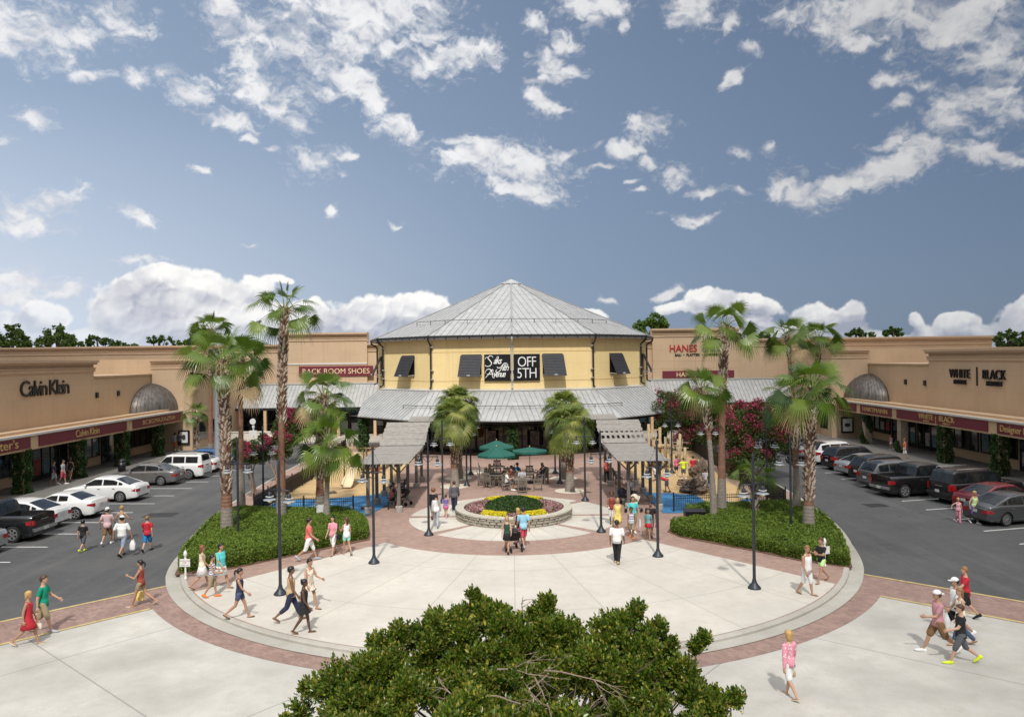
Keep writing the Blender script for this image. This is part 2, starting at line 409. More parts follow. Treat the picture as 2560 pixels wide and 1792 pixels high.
def cloud_colour(A, E):
    k = 1/.06
    wx = (fbm(A, E, 18, 4, .5, 1)-.5)*.030; wy = (fbm(A, E, 20, 4, .5, 2)-.5)*.022
    wx2 = (fbm(A, E, 60, 3, .5, 8)-.5)*.014; wy2 = (fbm(A, E, 60, 3, .5, 9)-.5)*.012
    A1, E1 = A+wx+wx2, E+wy+wy2
    f1 = cloud_field(THIN, A1, E1)
    n = fbm(A1*.8+E1*.25, E1*1.25, 42, 7, .62, 3)
    d1 = f1*1.15+(n-.5)*3.0
    a1 = sst(d1+(fbm(A1*1.2+E1, E1*1.6, 150, 4, .6, 17)-.5)*.9, -.06, 1.05)*.97
    fr = fbm(A1*1.1+E1*.5, E1*2.0, 85, 6, .66, 19)
    a1 = 1-(1-a1)*(1-.42*sst(f1*1.0+(fr-.5)*3.4+.05, -.15, 1.2))
    wx3 = (fbm(A, E, 40, 4, .5, 11)-.5)*.012; wy3 = (fbm(A, E, 40, 4, .5, 12)-.5)*.012
    f2 = cloud_field(HEAP, A+wx3, E+wy3)
    def cell(a, e, f, sd):
        rr = np.random.RandomState(sd); JX, JY, JR = rr.rand(64, 64), rr.rand(64, 64), rr.rand(64, 64)
        x, y = a*f+31.3, e*f+17.7; xi, yi = np.floor(x).astype(int), np.floor(y).astype(int); b = np.zeros_like(x)
        for i in (-1, 0, 1):
            for j in (-1, 0, 1):
                p, q = (xi+i) % 64, (yi+j) % 64; R_ = .55+.35*JR[p, q]
                d2_ = ((x-(xi+i)-JX[p, q])**2+(y-(yi+j)-JY[p, q])**2)/R_**2
                b = np.maximum(b, np.sqrt(np.clip(1-d2_, 0, 1))*R_)
        return b
    def billow(a, e): return cell(a, e, 26, 1)*1.0+cell(a, e, 58, 2)*.52+cell(a, e, 120, 3)*.20
    wx3 = wx3+(fbm(A, E, 90, 3, .5, 41)-.5)*.006; wy3 = wy3+(fbm(A, E, 90, 3, .5, 42)-.5)*.006; h0 = billow(A+wx3, E+wy3); h1 = billow(A+wx3+.0026, E+wy3-.0040)
    d2 = f2+(h0-1.0)*.40+(fbm(A, E, 120, 4, .6, 13)-.5)*.22
    a2 = sst(d2, .0, .20)*(.35+.65*sst(E, R(-1), R(4.5)))*np.clip(1.12-.9*sst(-A, R(18), R(40))*sst(-E, -R(9), 0), 0, 1)
    # tone: thin = white core, grey where thick; heaped = lit shoulders, grey bellies
    t1 = np.clip(.55+(n-.5)*1.4+.22*np.clip(f1, -1, .6), 0, 1)
    g1 = np.clip(1.05-.55*(A+.1), .72, 1.05)     # nearer the sun's side clouds are whiter
    top = np.clip(cloud_field(HEAP, A+wx3, E+wy3+.012)-f2, -.8, .8)
    low = fbm(A, E, 11, 3, .5, 31)
    t2 = np.clip(.40+(h0-h1)*.8-top*.9+(low-.5)*1.3+.30*sst(-d2, -.40, 0)+sst(E, .02, .12)*.12, 0, 1)
    def ramp3(t, lo, hi): return lo[None, :]*(1-t[:, None])+hi[None, :]*t[:, None]
    C1 = ramp3(t1, np.array([.52, .54, .60]), np.array([.90, .90, .91]))*g1[:, None]
    C2 = ramp3(t2, np.array([.44, .46, .55]), np.array([.99, .98, .96]))*np.clip(1.04-.22*(A+.1), .85, 1.04)[:, None]
    al = a1+a2-a1*a2
    C = np.where(al[:, None] > 0, (C1*(a1*(1-a2))[:, None]+C2*a2[:, None])/np.maximum(al, 1e-4)[:, None], C1)
    return C, al
def shell(name, az0, az1, el0, el1, step):
    na = int((az1-az0)/step)+1; ne = int((el1-el0)/step)+1
    a = np.radians(np.linspace(az0, az1, na)); e = np.radians(np.linspace(el0, el1, ne))
    A, E = np.meshgrid(a, e); A = A.ravel(); E = E.ravel()
    # azimuths beyond half a turn take the mirrored pattern of the first half
    Aw = np.where(A > math.pi, 2*math.pi-A, A)
    C, al = cloud_colour(Aw, E)
    rad = 1400.
    V = np.stack([rad*np.sin(A)*np.cos(E), rad*np.cos(A)*np.cos(E), rad*np.sin(E)], 1)
    idx = np.arange(na*ne).reshape(ne, na)
    F = np.stack([idx[:-1, :-1], idx[:-1, 1:], idx[1:, 1:], idx[1:, :-1]], -1).reshape(-1, 4)
    F = F[al[F].max(1) > .015]
    used = np.unique(F); rem = np.full(na*ne, -1); rem[used] = np.arange(len(used)); F = rem[F]; V = V[used]; C = C[used]; al = al[used]
    me = bpy.data.meshes.new(name)
    me.vertices.add(len(V)); me.vertices.foreach_set('co', V.astype(np.float32).ravel())
    me.loops.add(F.size); me.loops.foreach_set('vertex_index', F.astype(np.int32).ravel())
    me.polygons.add(len(F)); me.polygons.foreach_set('loop_start', np.arange(0, F.size, 4, dtype=np.int32)); me.polygons.foreach_set('loop_total', np.full(len(F), 4, dtype=np.int32))
    me.update()
    at_ = me.attributes.new('cloud', 'FLOAT_COLOR', 'POINT')
    at_.data.foreach_set('color', np.concatenate([C, al[:, None]], 1).astype(np.float32).ravel())
    me.materials.append(M_cloud)
    o = bpy.data.objects.new(name, me); col.objects.link(o); o.location = (0, 0, HC)
    return tag(o, kind='structure')
M_cloud, nt, p = newmat('cloud')
nt.nodes.remove(p)
at_n = nn(nt, 'ShaderNodeAttribute'); at_n.attribute_name = 'cloud'
em = nn(nt, 'ShaderNodeEmission'); em.inputs[1].default_value = CLOUD = .66; nt.links.new(at_n.outputs['Color'], em.inputs[0])
tr = nn(nt, 'ShaderNodeBsdfTransparent'); ms = nn(nt, 'ShaderNodeMixShader')
nt.links.new(at_n.outputs['Alpha'], ms.inputs[0]); nt.links.new(tr.outputs[0], ms.inputs[1]); nt.links.new(em.outputs[0], ms.inputs[2])
nt.links.new(ms.outputs[0], nt.nodes['Material Output'].inputs[0])
M_cloud.cycles.emission_sampling = 'NONE'
shell('clouds', -40, 40, -.5, 29, .085)
# unseen bright cloud added overhead and behind the viewer to fill the plaza's shade
def overhead(A, E):
    n = fbm(A*2.2, E*2.6, 2.2, 5, .55, 61); k = np.clip((np.abs(A)-R(45))/R(40), 0, 1)+np.clip((E-R(30))/R(25), 0, 1)
    a = sst(n+.12*np.clip(k, 0, 1), .44, .60)*np.clip(k*2.2, 0, 1)
    t = np.clip(.4+(n-.5)*2, 0, 1)[:, None]
    return (np.array([1.15, 1.16, 1.2])*(1-t)+np.array([1.9, 1.87, 1.82])*t)*OVER*(.30+1.0*sst(E, R(22), R(62)))[:, None], a*.97  # glow raised towards the zenith, lifting ground shade more than wall shade
OVER = .80
cloud_colour = overhead
_AW = np.abs
shell('unseen_fill_clouds', 41, 319, -.5, 29, 1.2)
shell('unseen_fill_clouds', 0, 360, 29.6, 89.5, 1.2)
# ------------------------------------------------------------- ground, paving
ZR = -.12      # roadway level, the plaza stands a kerb higher
M_slab = m_concrete('slab_concrete', (.60, .565, .50), 'polar', .10, .38)
M_fore = m_concrete('street_concrete', (.53, .51, .465), (R(50), 7.5, 7.5, 3.1, 2.2), .2, .6)
M_kerb = m_concrete('kerb_concrete', (.46, .44, .39), None, .15)
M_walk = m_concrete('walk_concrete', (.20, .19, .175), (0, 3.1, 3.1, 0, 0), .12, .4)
M_brick = m_brick('brick_paving', (.39, .265, .215), (.31, .205, .17), (.31, .25, .21), 0, .22, .11)
M_brick2 = m_brick('road_brick', (.345, .235, .195), (.26, .17, .15), (.25, .195, .17), R(45), .2, .1, .28)
m, nt, p = newmat('asphalt'); v = pos(nt)
a_ = mix(nt, ramp(nt, noise(nt, .25, 6, .6, v), .3, .7), (.084, .086, .090), (.122, .122, .122))
a_ = mix(nt, mth(nt, 'MULTIPLY', ramp(nt, noise(nt, 2.2, 5, .7, v, 1.), .55, .8), .5), a_, (.19, .185, .175))
mpa = nn(nt, 'ShaderNodeMapping'); mpa.inputs['Scale'].default_value = (1.1, .07, 1); nt.links.new(v, mpa.inputs[0])
a_ = mix(nt, mth(nt, 'MULTIPLY', ramp(nt, noise(nt, 1., 4, .6, mpa.outputs[0]), .5, .7), .4), a_, (.17, .166, .16))
a_ = mix(nt, mth(nt, 'MULTIPLY', ramp(nt, noise(nt, 1.7, 3, .6, v), .66, .74), .55), a_, (.045, .045, .046))
a_ = mix(nt, ramp(nt, noise(nt, 90, 2, .7, v), .35, .6), mix(nt, 1., a_, (.7, .7, .7), 'MULTIPLY'), a_)
nt.links.new(a_, p.inputs['Base Color']); p.inputs['Roughness'].default_value = .85; p.inputs['Specular IOR Level'].default_value = .2
b = nn(nt, 'ShaderNodeBump'); b.inputs['Strength'].default_value = .3; b.inputs['Distance'].default_value = .01
nt.links.new(noise(nt, 60, 3, .7, v), b.inputs['Height']); nt.links.new(b.outputs[0], p.inputs['Normal'])
M_asph = m
M_white = mat('road_paint_white', (.62, .62, .60), .7, var=.2, scale=9)
M_yellow = mat('road_paint_yellow', (.50, .38, .16), .7, var=.3, scale=5)

def struct(mb, name, m, smooth=False):
    return tag(mb.build(name, m, None, smooth), kind='structure')
def arc(cx, cy, r, a0, a1, n):
    return [(cx+r*math.cos(R(a0+(a1-a0)*i/n)), cy+r*math.sin(R(a0+(a1-a0)*i/n))) for i in range(n+1)]
def ring(mb, cx, cy, r0, r1, a0, a1, z, n=64):
    A = arc(cx, cy, r0, a0, a1, n); B = arc(cx, cy, r1, a0, a1, n)
    mb.add([(x, y, z) for x, y in A+B], [(i, i+n+1, i+n+2, i+1) if (a1 > a0) != (r1 < r0) else (i, i+1, i+n+2, i+n+1) for i in range(n)])

g = MB(); g.poly([(-900, -60), (900, -60), (900, 1500), (-900, 1500)], ZR); struct(g, 'asphalt_ground', M_asph)

CX, CY = 0, 35.5
# island outline (kerb line)
ISL = arc(CX, CY, 14.4, -158, -22, 70)+[(14.15, 31.6), (15.1, 34), (15.9, 37), (16.5, 40.5), (16.9, 44), (17.3, 50), (17.6, 60), (17.6, 77.9), (-17.6, 77.9), (-17.6, 60), (-17.2, 50), (-16.8, 44), (-16.3, 40.5), (-15.7, 37), (-14.9, 34), (-14.1, 31.6)]
ISL = [p for p in ISL if not (abs(p[0]) > 12.9 and 29.9 < p[1] < 31.5)]
for _ in range(2):
    q_ = []
    for i in range(len(ISL)):
        a, b = ISL[i], ISL[(i+1) % len(ISL)]
        q_ += [a] if math.dist(a, b) < .6 else [(a[0]*.75+b[0]*.25, a[1]*.75+b[1]*.25), (a[0]*.25+b[0]*.75, a[1]*.25+b[1]*.75)]
    ISL = q_
g = MB(); g.poly(ISL, ZR-.3, -.008); struct(g, 'plaza_brick_paving', M_brick)
# kerb: a band around the outline, slightly proud
def offset(pts, d):
    n = len(pts); out = []
    for i in range(n):
        a, b, c = Vector(pts[i-1]), Vector(pts[i]), Vector(pts[(i+1) % n])
        t = ((b-a).normalized()+(c-b).normalized()).normalized()
        out.append((b.x+t.y*d, b.y-t.x*d))
    return out
O1 = offset(ISL, .03); I1 = offset(ISL, -.17); _o5 = offset(ISL, .55); _o2 = offset(ISL, .16)
def _w(y): return min(1, max(0, (33.5-y)/3.5))
O2 = [(b[0]+(a[0]-b[0])*_w(b[1]), b[1]+(a[1]-b[1])*_w(b[1])) for a, b in zip(_o5, _o2)]
g = MB(); n = len(ISL)
vs = [(x, y, ZR-.2) for x, y in O1]+[(x, y, -.035) for x, y in O1]+[(x, y, .0) for x, y in offset(ISL, -.01)]+[(x, y, .004) for x, y in I1]
fs = []
for k in range(3):
    for i in range(n):
        j = (i+1) % n; fs.append((k*n+i, k*n+j, (k+1)*n+j, (k+1)*n+i))
g.add(vs, fs); struct(g, 'kerb', M_kerb, 30)
g = MB()
vs = [(x, y, ZR+.016) for x, y in O1]+[(x, y, ZR+.03) for x, y in O2]
g.add(vs, [(i, (i+1) % n, (i+1) % n+n, i+n) for i in range(n)]); struct(g, 'gutter', M_kerb)
# slab between the planter circle and the kerb
A = arc(0, 40.2, 8.1, -137, -43, 40)
B = arc(CX, CY, 14.18, -34, -146, 60)
rt = A[-1]; lf = A[0]
B = [q for q in B if (q[0]-5.75) < (34.3-q[1])*1.0-.0+.0 and (-q[0]-5.75) < (34.3-q[1])*1.0]
g = MB(); g.poly(A+B, 0.0); o = struct(g, 'plaza_slab', M_slab)
bm = bmesh.new(); bm.from_mesh(o.data); bmesh.ops.triangulate(bm, faces=bm.faces); bmesh.ops.recalc_face_normals(bm, faces=bm.faces)
for f in bm.faces:
    if f.normal.z < 0: f.normal_flip()
bm.to_mesh(o.data); bm.free()
# ring of pale segments round the planter, split by brick spokes
g = MB()
for a0 in range(0, 360, 45):
    wd = 2.6
    ring(g, 0, 40.2, 3.0, 5.55, a0+wd, a0+45-wd, -.004, 14)
struct(g, 'planter_ring_paving', M_slab)
# brick ring in the road and the two crossings
g = MB(); ring(g, CX, CY, 14.9, 15.72, -150.5, -29.5, ZR+.012, 90); struct(g, 'brick_ring_band', M_brick2)
def strip(p, q, w0, name, m, z):
    g = MB(); p = Vector(p); q = Vector(q); d = (q-p).normalized(); s = Vector((-d.y, d.x))*w0/2
    g.add([(*(p-s), z), (*(q-s), z), (*(q+s), z), (*(p+s), z)], [(0, 1, 2, 3)]); return struct(g, name, m)
# left crossing: upper edge through U, lower edge through L
UL = [at(417, 1465, ZR), at(0, 1555, ZR)]; LL = [at(375, 1522, ZR), at(0, 1612, ZR)]
UR = [at(2165, 1437, ZR), at(2560, 1505, ZR)]; LR = [at(2200, 1490, ZR), at(2560, 1557, ZR)]
def ext(p, q, k):
    p, q = Vector(p), Vector(q); return tuple(q+(q-p)*k)
for (U, L) in ((UL, LL), (UR, LR)):
    U2, L2 = ext(U[0], U[1], 9), ext(L[0], L[1], 9)
    U0, L0 = ext(U[1], U[0], .12), ext(L[1], L[0], .02)
    g = MB(); g.add([(*U0, ZR+.008), (*U2, ZR+.008), (*L2, ZR+.008), (*L0, ZR+.008)], [(0, 1, 2, 3)]); o = struct(g, 'brick_crossing', M_brick2)
    strip(ext(U[1], U[0], .02), U2, .14, 'yellow_line', M_yellow, ZR+.020)
    strip(L[0], L2, .14, 'yellow_line', M_yellow, ZR+.020)
# street concrete in front
FA = arc(CX, CY, 15.5, -142, -38, 60)
L2, R2 = ext(LL[0], LL[1], 9), ext(LR[0], LR[1], 9)
fa = [q for q in FA if q[1] < 26.1-.0 and (q[0] > LL[0][0]+.1) and q[0] < LR[0][0]-.05]
g = MB(); g.poly([LL[0]]+fa+[LR[0], R2, (90, -40), (-90, -40), L2], ZR+.004); o = struct(g, 'street_concrete', M_fore)
bm = bmesh.new(); bm.from_mesh(o.data); bmesh.ops.triangulate(bm, faces=bm.faces); bmesh.ops.recalc_face_normals(bm, faces=bm.faces)
for f in bm.faces:
    if f.normal.z < 0: f.normal_flip()
bm.to_mesh(o.data); bm.free()
# parking bay lines
g = MB()
def line(p, q, w=.11):
    p = Vector(p); q = Vector(q); d = (q-p).normalized(); s = Vector((-d.y, d.x))*w/2
    g.add([(*(p-s), ZR+.005), (*(q-s), ZR+.005), (*(q+s), ZR+.005), (*(p+s), ZR+.005)], [(0, 1, 2, 3)])
y = 27.2
while y < 76:
    line((-21.75, y), (-27.6, y+.35)); y += 2.62 if y < 46 else 2.72
y = 30.9
while y < 76:
    line((22.45, y), (28.4, y+1.45)); y += 2.52 if y < 46 else 2.72
tag(g.build('parking_lines', M_white), kind='structure')
# raised walks in front of the shops and across the back
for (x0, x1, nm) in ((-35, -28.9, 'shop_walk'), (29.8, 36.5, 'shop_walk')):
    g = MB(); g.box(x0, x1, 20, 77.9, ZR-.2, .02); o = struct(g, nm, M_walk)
g = MB(); g.box(-28.9, 29.8, 77.9, 87, ZR-.2, .024); struct(g, 'back_walk', m_concrete('back_walk_concrete', (.50, .46, .40), (0, 3, 3, 0, 0), .1))
# mulch rings round the palms stay under the trees; a hedge bed each side
M_mulch = mat('mulch', (.16, .085, .06), .95, var=.35, scale=14, bump=.6)
M_gravel = mat('palm_ring_gravel', (.62, .56, .45), .9, var=.12, scale=20, bump=.4)
g = MB()
for (x, y) in ((3.55, 47.6), (3.5, 52.5), (-3.9, 49.8), (-3.9, 53.1), (2.6, 56.0), (-2.7, 56.)):
    g.lathe([(.95, -.1), (.95, .0), (.9, .012), (0.01, .02)], 20, (x, y, 0))
struct(g, 'palm_ring_gravel', M_gravel)
# hedge beds
HL = [(-13.45, 29.75), (-11.55, 30.5), (-9.8, 32.2), (-6.75, 35.2), (-7.0, 36.6), (-7.6, 38.3), (-8.7, 40.2), (-9.9, 40.85), (-12.5, 40.4), (-14.6, 41.2), (-15.9, 40.9), (-15.7, 38.6), (-15.1, 35.8), (-14.5, 33), (-13.85, 31)]
HR = [(13.3, 29.6), (11.65, 30.7), (10.3, 32.3), (7.75, 34.9), (7.35, 36.1), (7.9, 37.1), (9.7, 37.0), (9.4, 39.9), (10.5, 40.5), (12.3, 40.6), (14.6, 41.2), (16., 41.), (16.0, 39.2), (15.5, 36.3), (14.8, 33.6), (13.9, 31.2)]
for h in (HL, HR):
    g = MB(); g.poly(offset(h, .0), -.007, .03); o = struct(g, 'planting_bed', M_mulch); fix_normals(o)
# play surfaces
M_tan = mat('play_rubber_tan', (.52, .36, .175), .9, var=.12, scale=1.2, fine=.15)
M_blue = mat('play_rubber_blue', (.04, .19, .40), .8, var=.12, scale=1.5, fine=.1)
M_bluel = mat('play_rubber_pale', (.35, .5, .56), .8, var=.1)
for s, x0 in ((-1, 8.35), (1, 8.55)):
    g = MB(); g.poly([(s*x0, 40.6), (s*14.2, 40.6), (s*14.4, 52), (s*15.9, 68), (s*11, 70), (s*x0, 66)], .0, .012 if s else 0); o = struct(g, 'play_surface', M_tan); fix_normals(o)
    bl = [(s*8.0, 40.4), (s*14.15, 40.4), (s*14.2, 44.3)]
    if s < 0: bl += [(-14.2, 45.3), (-12.9, 45.6), (-11, 45.9), (-9.4, 46.6), (-8.3, 47.3), (-7.2, 47.6)]+[(-7.2, 44)]
    else: bl += [(13.3, 44.0), (13.0, 42.5), (11.5, 42.2), (11.1, 43.2), (11.0, 45.5), (9.6, 46.2), (8.0, 46.6)]
    g = MB(); g.poly(bl, .004, .02); o = struct(g, 'blue_play_surface', M_blue); fix_normals(o)
    g = MB(); cx, cy = (-10.6, 42.4) if s < 0 else (12.6, 41.9)
    for k in range(9):
        a0 = k*40+8; ring(g, cx, cy, 1.45, 1.57, a0, a0+26, .026, 6)
        if s < 0: ring(g, cx-.1, cy, .8, .88, a0+12, a0+32, .026, 6)
    struct(g, 'painted_play_rings', M_bluel)
# drain grates in the roadway
M_iron = mat('cast_iron', (.03, .03, .03), .6, var=.3)
for (px, py, l, w_) in ((2188, 1263, 1.1, .9), (400, 1287, 1.6, 1.1)):
    x, y = at(px, py, ZR)
    g = MB(); T = Matrix.Translation((x, y, ZR))@Matrix.Rotation(R(8 if x > 0 else 2), 4, 'Z'); g.T = T
    g.box(-l/2, l/2, -w_/2, -w_/2+.07, 0.002, .012); g.box(-l/2, l/2, w_/2-.07, w_/2, 0.002, .012)
    k = -l/2
    while k < l/2:
        g.box(k, k+.05, -w_/2+.07, w_/2-.07, 0.002, .010); k += .1
    tag(g.build('drain_grate', M_iron), 'dark iron drain grate set in the %s roadway' % ('right asphalt' if x > 0 else 'left asphalt'), 'drain grate', 'drain grates')
# ------------------------------------------------------------- buildings
M_yel = None
def stucco(name, c):
    m, nt, p = newmat(name); v = pos(nt); s_ = nn(nt, 'ShaderNodeSeparateXYZ'); nt.links.new(v, s_.inputs[0])
    cc = mix(nt, ramp(nt, noise(nt, .35, 6, .62, v), .32, .7), scl(c, .92), scl(c, 1.06))
    mp_ = nn(nt, 'ShaderNodeMapping'); mp_.inputs['Scale'].default_value = (1.3, 1.3, .09); nt.links.new(v, mp_.inputs[0])
    cc = mix(nt, mth(nt, 'MULTIPLY', ramp(nt, noise(nt, 1.6, 5, .7, mp_.outputs[0]), .52, .75), .35), cc, tuple(a*b for a, b in zip(c, (.72, .69, .66))))
    ln = mth(nt, 'ABSOLUTE', mth(nt, 'SUBTRACT', mth(nt, 'FRACT', mth(nt, 'DIVIDE', s_.outputs[2], 1.22)), .5))
    lx = mth(nt, 'ABSOLUTE', mth(nt, 'SUBTRACT', mth(nt, 'FRACT', mth(nt, 'DIVIDE', mth(nt, 'ADD', s_.outputs[0], s_.outputs[1]), 5.4)), .5))
    j = mth(nt, 'MAXIMUM', ramp(nt, ln, .014, .006), ramp(nt, lx, .0032, .0016))
    cc = mix(nt, mth(nt, 'MULTIPLY', j, .22), cc, scl(c, .55))
    cc = mix(nt, ramp(nt, noise(nt, 14, 3, .7, v), .3, .6), mix(nt, 1., cc, (.95, .95, .94), 'MULTIPLY'), cc)
    nt.links.new(cc, p.inputs['Base Color']); p.inputs['Roughness'].default_value = .88; p.inputs['Specular IOR Level'].default_value = .2
    b = nn(nt, 'ShaderNodeBump'); b.inputs['Strength'].default_value = .2; b.inputs['Distance'].default_value = .02; nt.links.new(noise(nt, 9, 4, .6, v), b.inputs['Height']); nt.links.new(b.outputs[0], p.inputs['Normal'])
    _mc[name] = m; return m
M_tanw = stucco('tan_wall', (.57, .418, .28))
M_tanc = mat('tan_cornice', (.53, .38, .25), .85, var=.06, scale=.8)
M_tanp = mat('tan_trim', (.62, .43, .25), .8, var=.05, scale=1)
M_roofw = mat('pale_flashing', (.52, .52, .50), .5, .3, var=.08)
M_dark = mat('dark_metal_trim', (.028, .03, .034), .45, .3, var=.2)
M_black = mat('black_paint', (.012, .012, .013), .4, var=.2)
M_shut = mat('shutter_charcoal', (.04, .04, .047), .6, var=.12, scale=2)
M_marn = mat('maroon_board', (.165, .02, .032), .55, var=.1)
M_marn2 = mat('maroon_board_rear', (.16, .02, .035), .55, var=.1)  # nearly the same maroon, for the boards on the rear building
M_gold = mat('gold_letters', (.62, .42, .16), .5, var=.1)
M_cream = mat('cream_letters', (.80, .66, .40), .5, var=.05)
M_whl = mat('white_letters', (.8, .8, .78), .5, var=.03)
M_blkl = mat('black_letters', (.01, .01, .012), .35, var=.1)
M_redl = mat('red_letters', (.42, .035, .03), .45, var=.1)
M_navl = mat('navy_letters', (.05, .055, .16), .45, var=.1)
M_glass = m_glass_dark('shop_glass')
M_glass2 = m_glass_dark('shop_glass_pale', (.035, .04, .045), .06, .7, .8, 1.6)
M_gut = mat('white_gutter', (.72, .72, .70), .4, .1, var=.05)
# corrugated galvanised roof: streaky, worn
m, nt, p = newmat('galvanised_roof'); v = pos(nt)
c_ = mix(nt, ramp(nt, noise(nt, 1.6, 6, .65, v), .3, .7), (.34, .35, .35), (.48, .485, .48))
c_ = mix(nt, mth(nt, 'MULTIPLY', ramp(nt, noise(nt, .5, 4, .6, v), .5, .75), .5), c_, (.31, .305, .295))
nt.links.new(c_, p.inputs['Base Color']); p.inputs['Metallic'].default_value = .25; p.inputs['Roughness'].default_value = .55
M_roof = m
M_seam = mat('roof_seam', (.31, .315, .315), .5, .3, var=.15)
m, nt, p = newmat('copper_dome'); v = pos(nt)
mp = nn(nt, 'ShaderNodeMapping'); mp.inputs['Scale'].default_value = (3, 3, .35); nt.links.new(v, mp.inputs[0])
c_ = mix(nt, ramp(nt, noise(nt, 1.5, 6, .7, mp.outputs[0]), .35, .68), (.10, .078, .07), (.22, .215, .20))
nt.links.new(c_, p.inputs['Base Color']); p.inputs['Metallic'].default_value = .5; p.inputs['Roughness'].default_value = .45
M_dome = m

M_yel = stucco('yellow_wall', (.81, .63, .32))
# ---- round pavilion
DC = 80.3
def vp(phi, r, z=0.0):
    return Vector((r*math.sin(R(phi)), DC-r*math.cos(R(phi)), z))
pav = thing('round_pavilion', 'large twelve sided yellow store with a grey metal cone roof at the plaza end', 'store building', (0, 0, 0))
RW = 14.3
PH = [k*30 for k in range(12)]
g = MB(); g.poly([tuple(vp(a, RW)[:2]) for a in PH], 3.0, 10.42); fix_normals(g.build('wall', M_yel, pav))
# thin reveal lines on the wall faces
g = MB()
for a in PH:
    for z in (9.02, 6.42):
        p, q = vp(a, RW+.006), vp(a+30, RW+.006)
        g.obox((p.x, p.y, z), (q.x, q.y, z), .02, .035)
g.build('wall_joints', mat('yellow_wall_joint', (.50, .33, .13), .8), pav)
RE, ZE, ZA = 15.05, 10.5, 16.75
g = MB()
ap = Vector((0, DC, ZA))
for a in PH:
    p, q = vp(a, RE, ZE), vp(a+30, RE, ZE)
    g.add([p, q, ap, p-Vector((0, 0, .06)), q-Vector((0, 0, .06))], [(0, 1, 2), (0, 3, 4, 1)])
g.build('cone_roof', M_roof, pav)
g = MB()
def ribs(g, a, r0, z0, r1, z1, n, w=.05, h=.05, full=False, clip=None):
    """seams of one roof facet between its eave (r0) and its top edge (r1)"""
    p0, q0 = vp(a, r0, z0), vp(a+30, r0, z0)
    p1, q1 = vp(a, r1, z1), vp(a+30, r1, z1)
    mid0, mid1 = (p0+q0)/2, (p1+q1)/2
    t = (q0-p0).normalized(); slope = (mid1-mid0); half0 = (q0-p0).length/2; half1 = (q1-p1).length/2
    nrm = t.cross(slope).normalized()
    if nrm.z < 0: nrm = -nrm
    for i in range(n+1):
        s = -half0+2*half0*i/n
        k = 1.0 if abs(s) <= half1 else (half0-abs(s))/(half0-half1)
        if k < .03: continue
        A = mid0+t*s; B = A+slope*k
        if clip and (abs(A.x) > clip or abs(B.x) > clip):
            if abs(B.x) > clip: continue
            f = (clip-abs(B.x))/(abs(A.x)-abs(B.x)); A = B+(A-B)*f
        g.obox(A+nrm*h*.4, B+nrm*h*.4, w, h, 0, nrm)
for a in PH:
    ribs(g, a, RE, ZE, .4, ZA-.17, 13, .035, .045)
    g.obox(vp(a, RE, ZE+.03), vp(a, .2, ZA-.05), .16, .07)
g.build('roof_seams', M_seam, pav)
g = MB(); g.lathe([(1.25, -.42), (1.3, -.46), (1.2, -.38), (.05, .12)], 12, (0, DC, ZA), cap=False)
g.build('roof_cap', M_roof, pav)
g = MB()
for a in PH:
    p, q = vp(a, RE+.02, ZE-.08), vp(a+30, RE+.02, ZE-.08)
    g.obox(p, q, .15, .17); 
g.build('eave_gutter', M_dark, pav)
g = MB()
for a in PH:
    p, q = vp(a, RE-.14, ZE-.26), vp(a+30, RE-.14, ZE-.26)
    g.obox(p, q, .06, .18)
g.build('fascia', M_roofw, pav)
for a in (-90, -60, -30, 0, 30, 60):
    for k in range(7):
        f = (k+.5)/7
        p = vp(a, RW, 0).lerp(vp(a+30, RW, 0), f); q = vp(a, RE-.1, 0).lerp(vp(a+30, RE-.1, 0), f)
        g = MB(); g.obox((p.x, p.y, ZE-.22), (q.x, q.y, ZE-.22), .09, .2); g.build('rafter_end', M_dark, pav)
# soffit
g = MB()
for a in PH:
    g.add([vp(a, RW-.1, ZE-.1), vp(a+30, RW-.1, ZE-.1), vp(a+30, RE, ZE-.1), vp(a, RE, ZE-.1)], [(0, 1, 2, 3)])
g.build('soffit', mat('soffit_tan', (.45, .34, .2), .8), pav)
# snow rail
def rail(g, r, z, angs, post=.32):
    P = [vp(x, r/math.cos(R((x % 30)-15))*math.cos(R(15)), z) for x in angs]
    for i in range(len(P)-1): g.obox(P[i]+Vector((0, 0, post)), P[i+1]+Vector((0, 0, post)), .045, .045)
    for i, p in enumerate(P):
        if i % 2 == 0: g.obox(p-Vector((0, 0, .04)), p+Vector((0, 0, post)), .05, .05, up=(0, 1, 0))
g = MB()
rr = 12.3; rail(g, rr, ZE+(RE-rr)/(RE-.2)*(ZA-ZE)+.02, [x*5 for x in range(-10, 11)])
g.build('snow_rail', M_dark, pav)
# skirt roof
RS, ZS, ZT, CL = 18.5, 3.28, 5.55, 14.3
g = MB()
def clipseg(p, q):
    """walk from p inside towards q, cut at |x| = CL"""
    if abs(q.x) <= CL: return q
    f = (CL-abs(p.x))/(abs(q.x)-abs(p.x)); return p.lerp(q, f)
for a in (-60, -30, 0, 30):
    i0, i1 = vp(a, RW+.55, ZT), vp(a+30, RW+.55, ZT); e0, e1 = vp(a, RS, ZS), vp(a+30, RS, ZS)
    if a == -60:
        c_ = clipseg(e1, e0); d_ = clipseg(i0, e0)
        pl = [i0, d_, c_, e1, i1]
    elif a == 30:
        c_ = clipseg(e0, e1); d_ = clipseg(i1, e1)
        pl = [i0, e0, c_, d_, i1]
    else: pl = [i0, e0, e1, i1]
    n = len(pl)
    g.add(pl+[p-Vector((0, 0, .09)) for p in pl], [tuple(range(n))]+[(k, k+n, (k+1) % n+n, (k+1) % n) for k in range(n)]+[tuple(range(2*n-1, n-1, -1))])
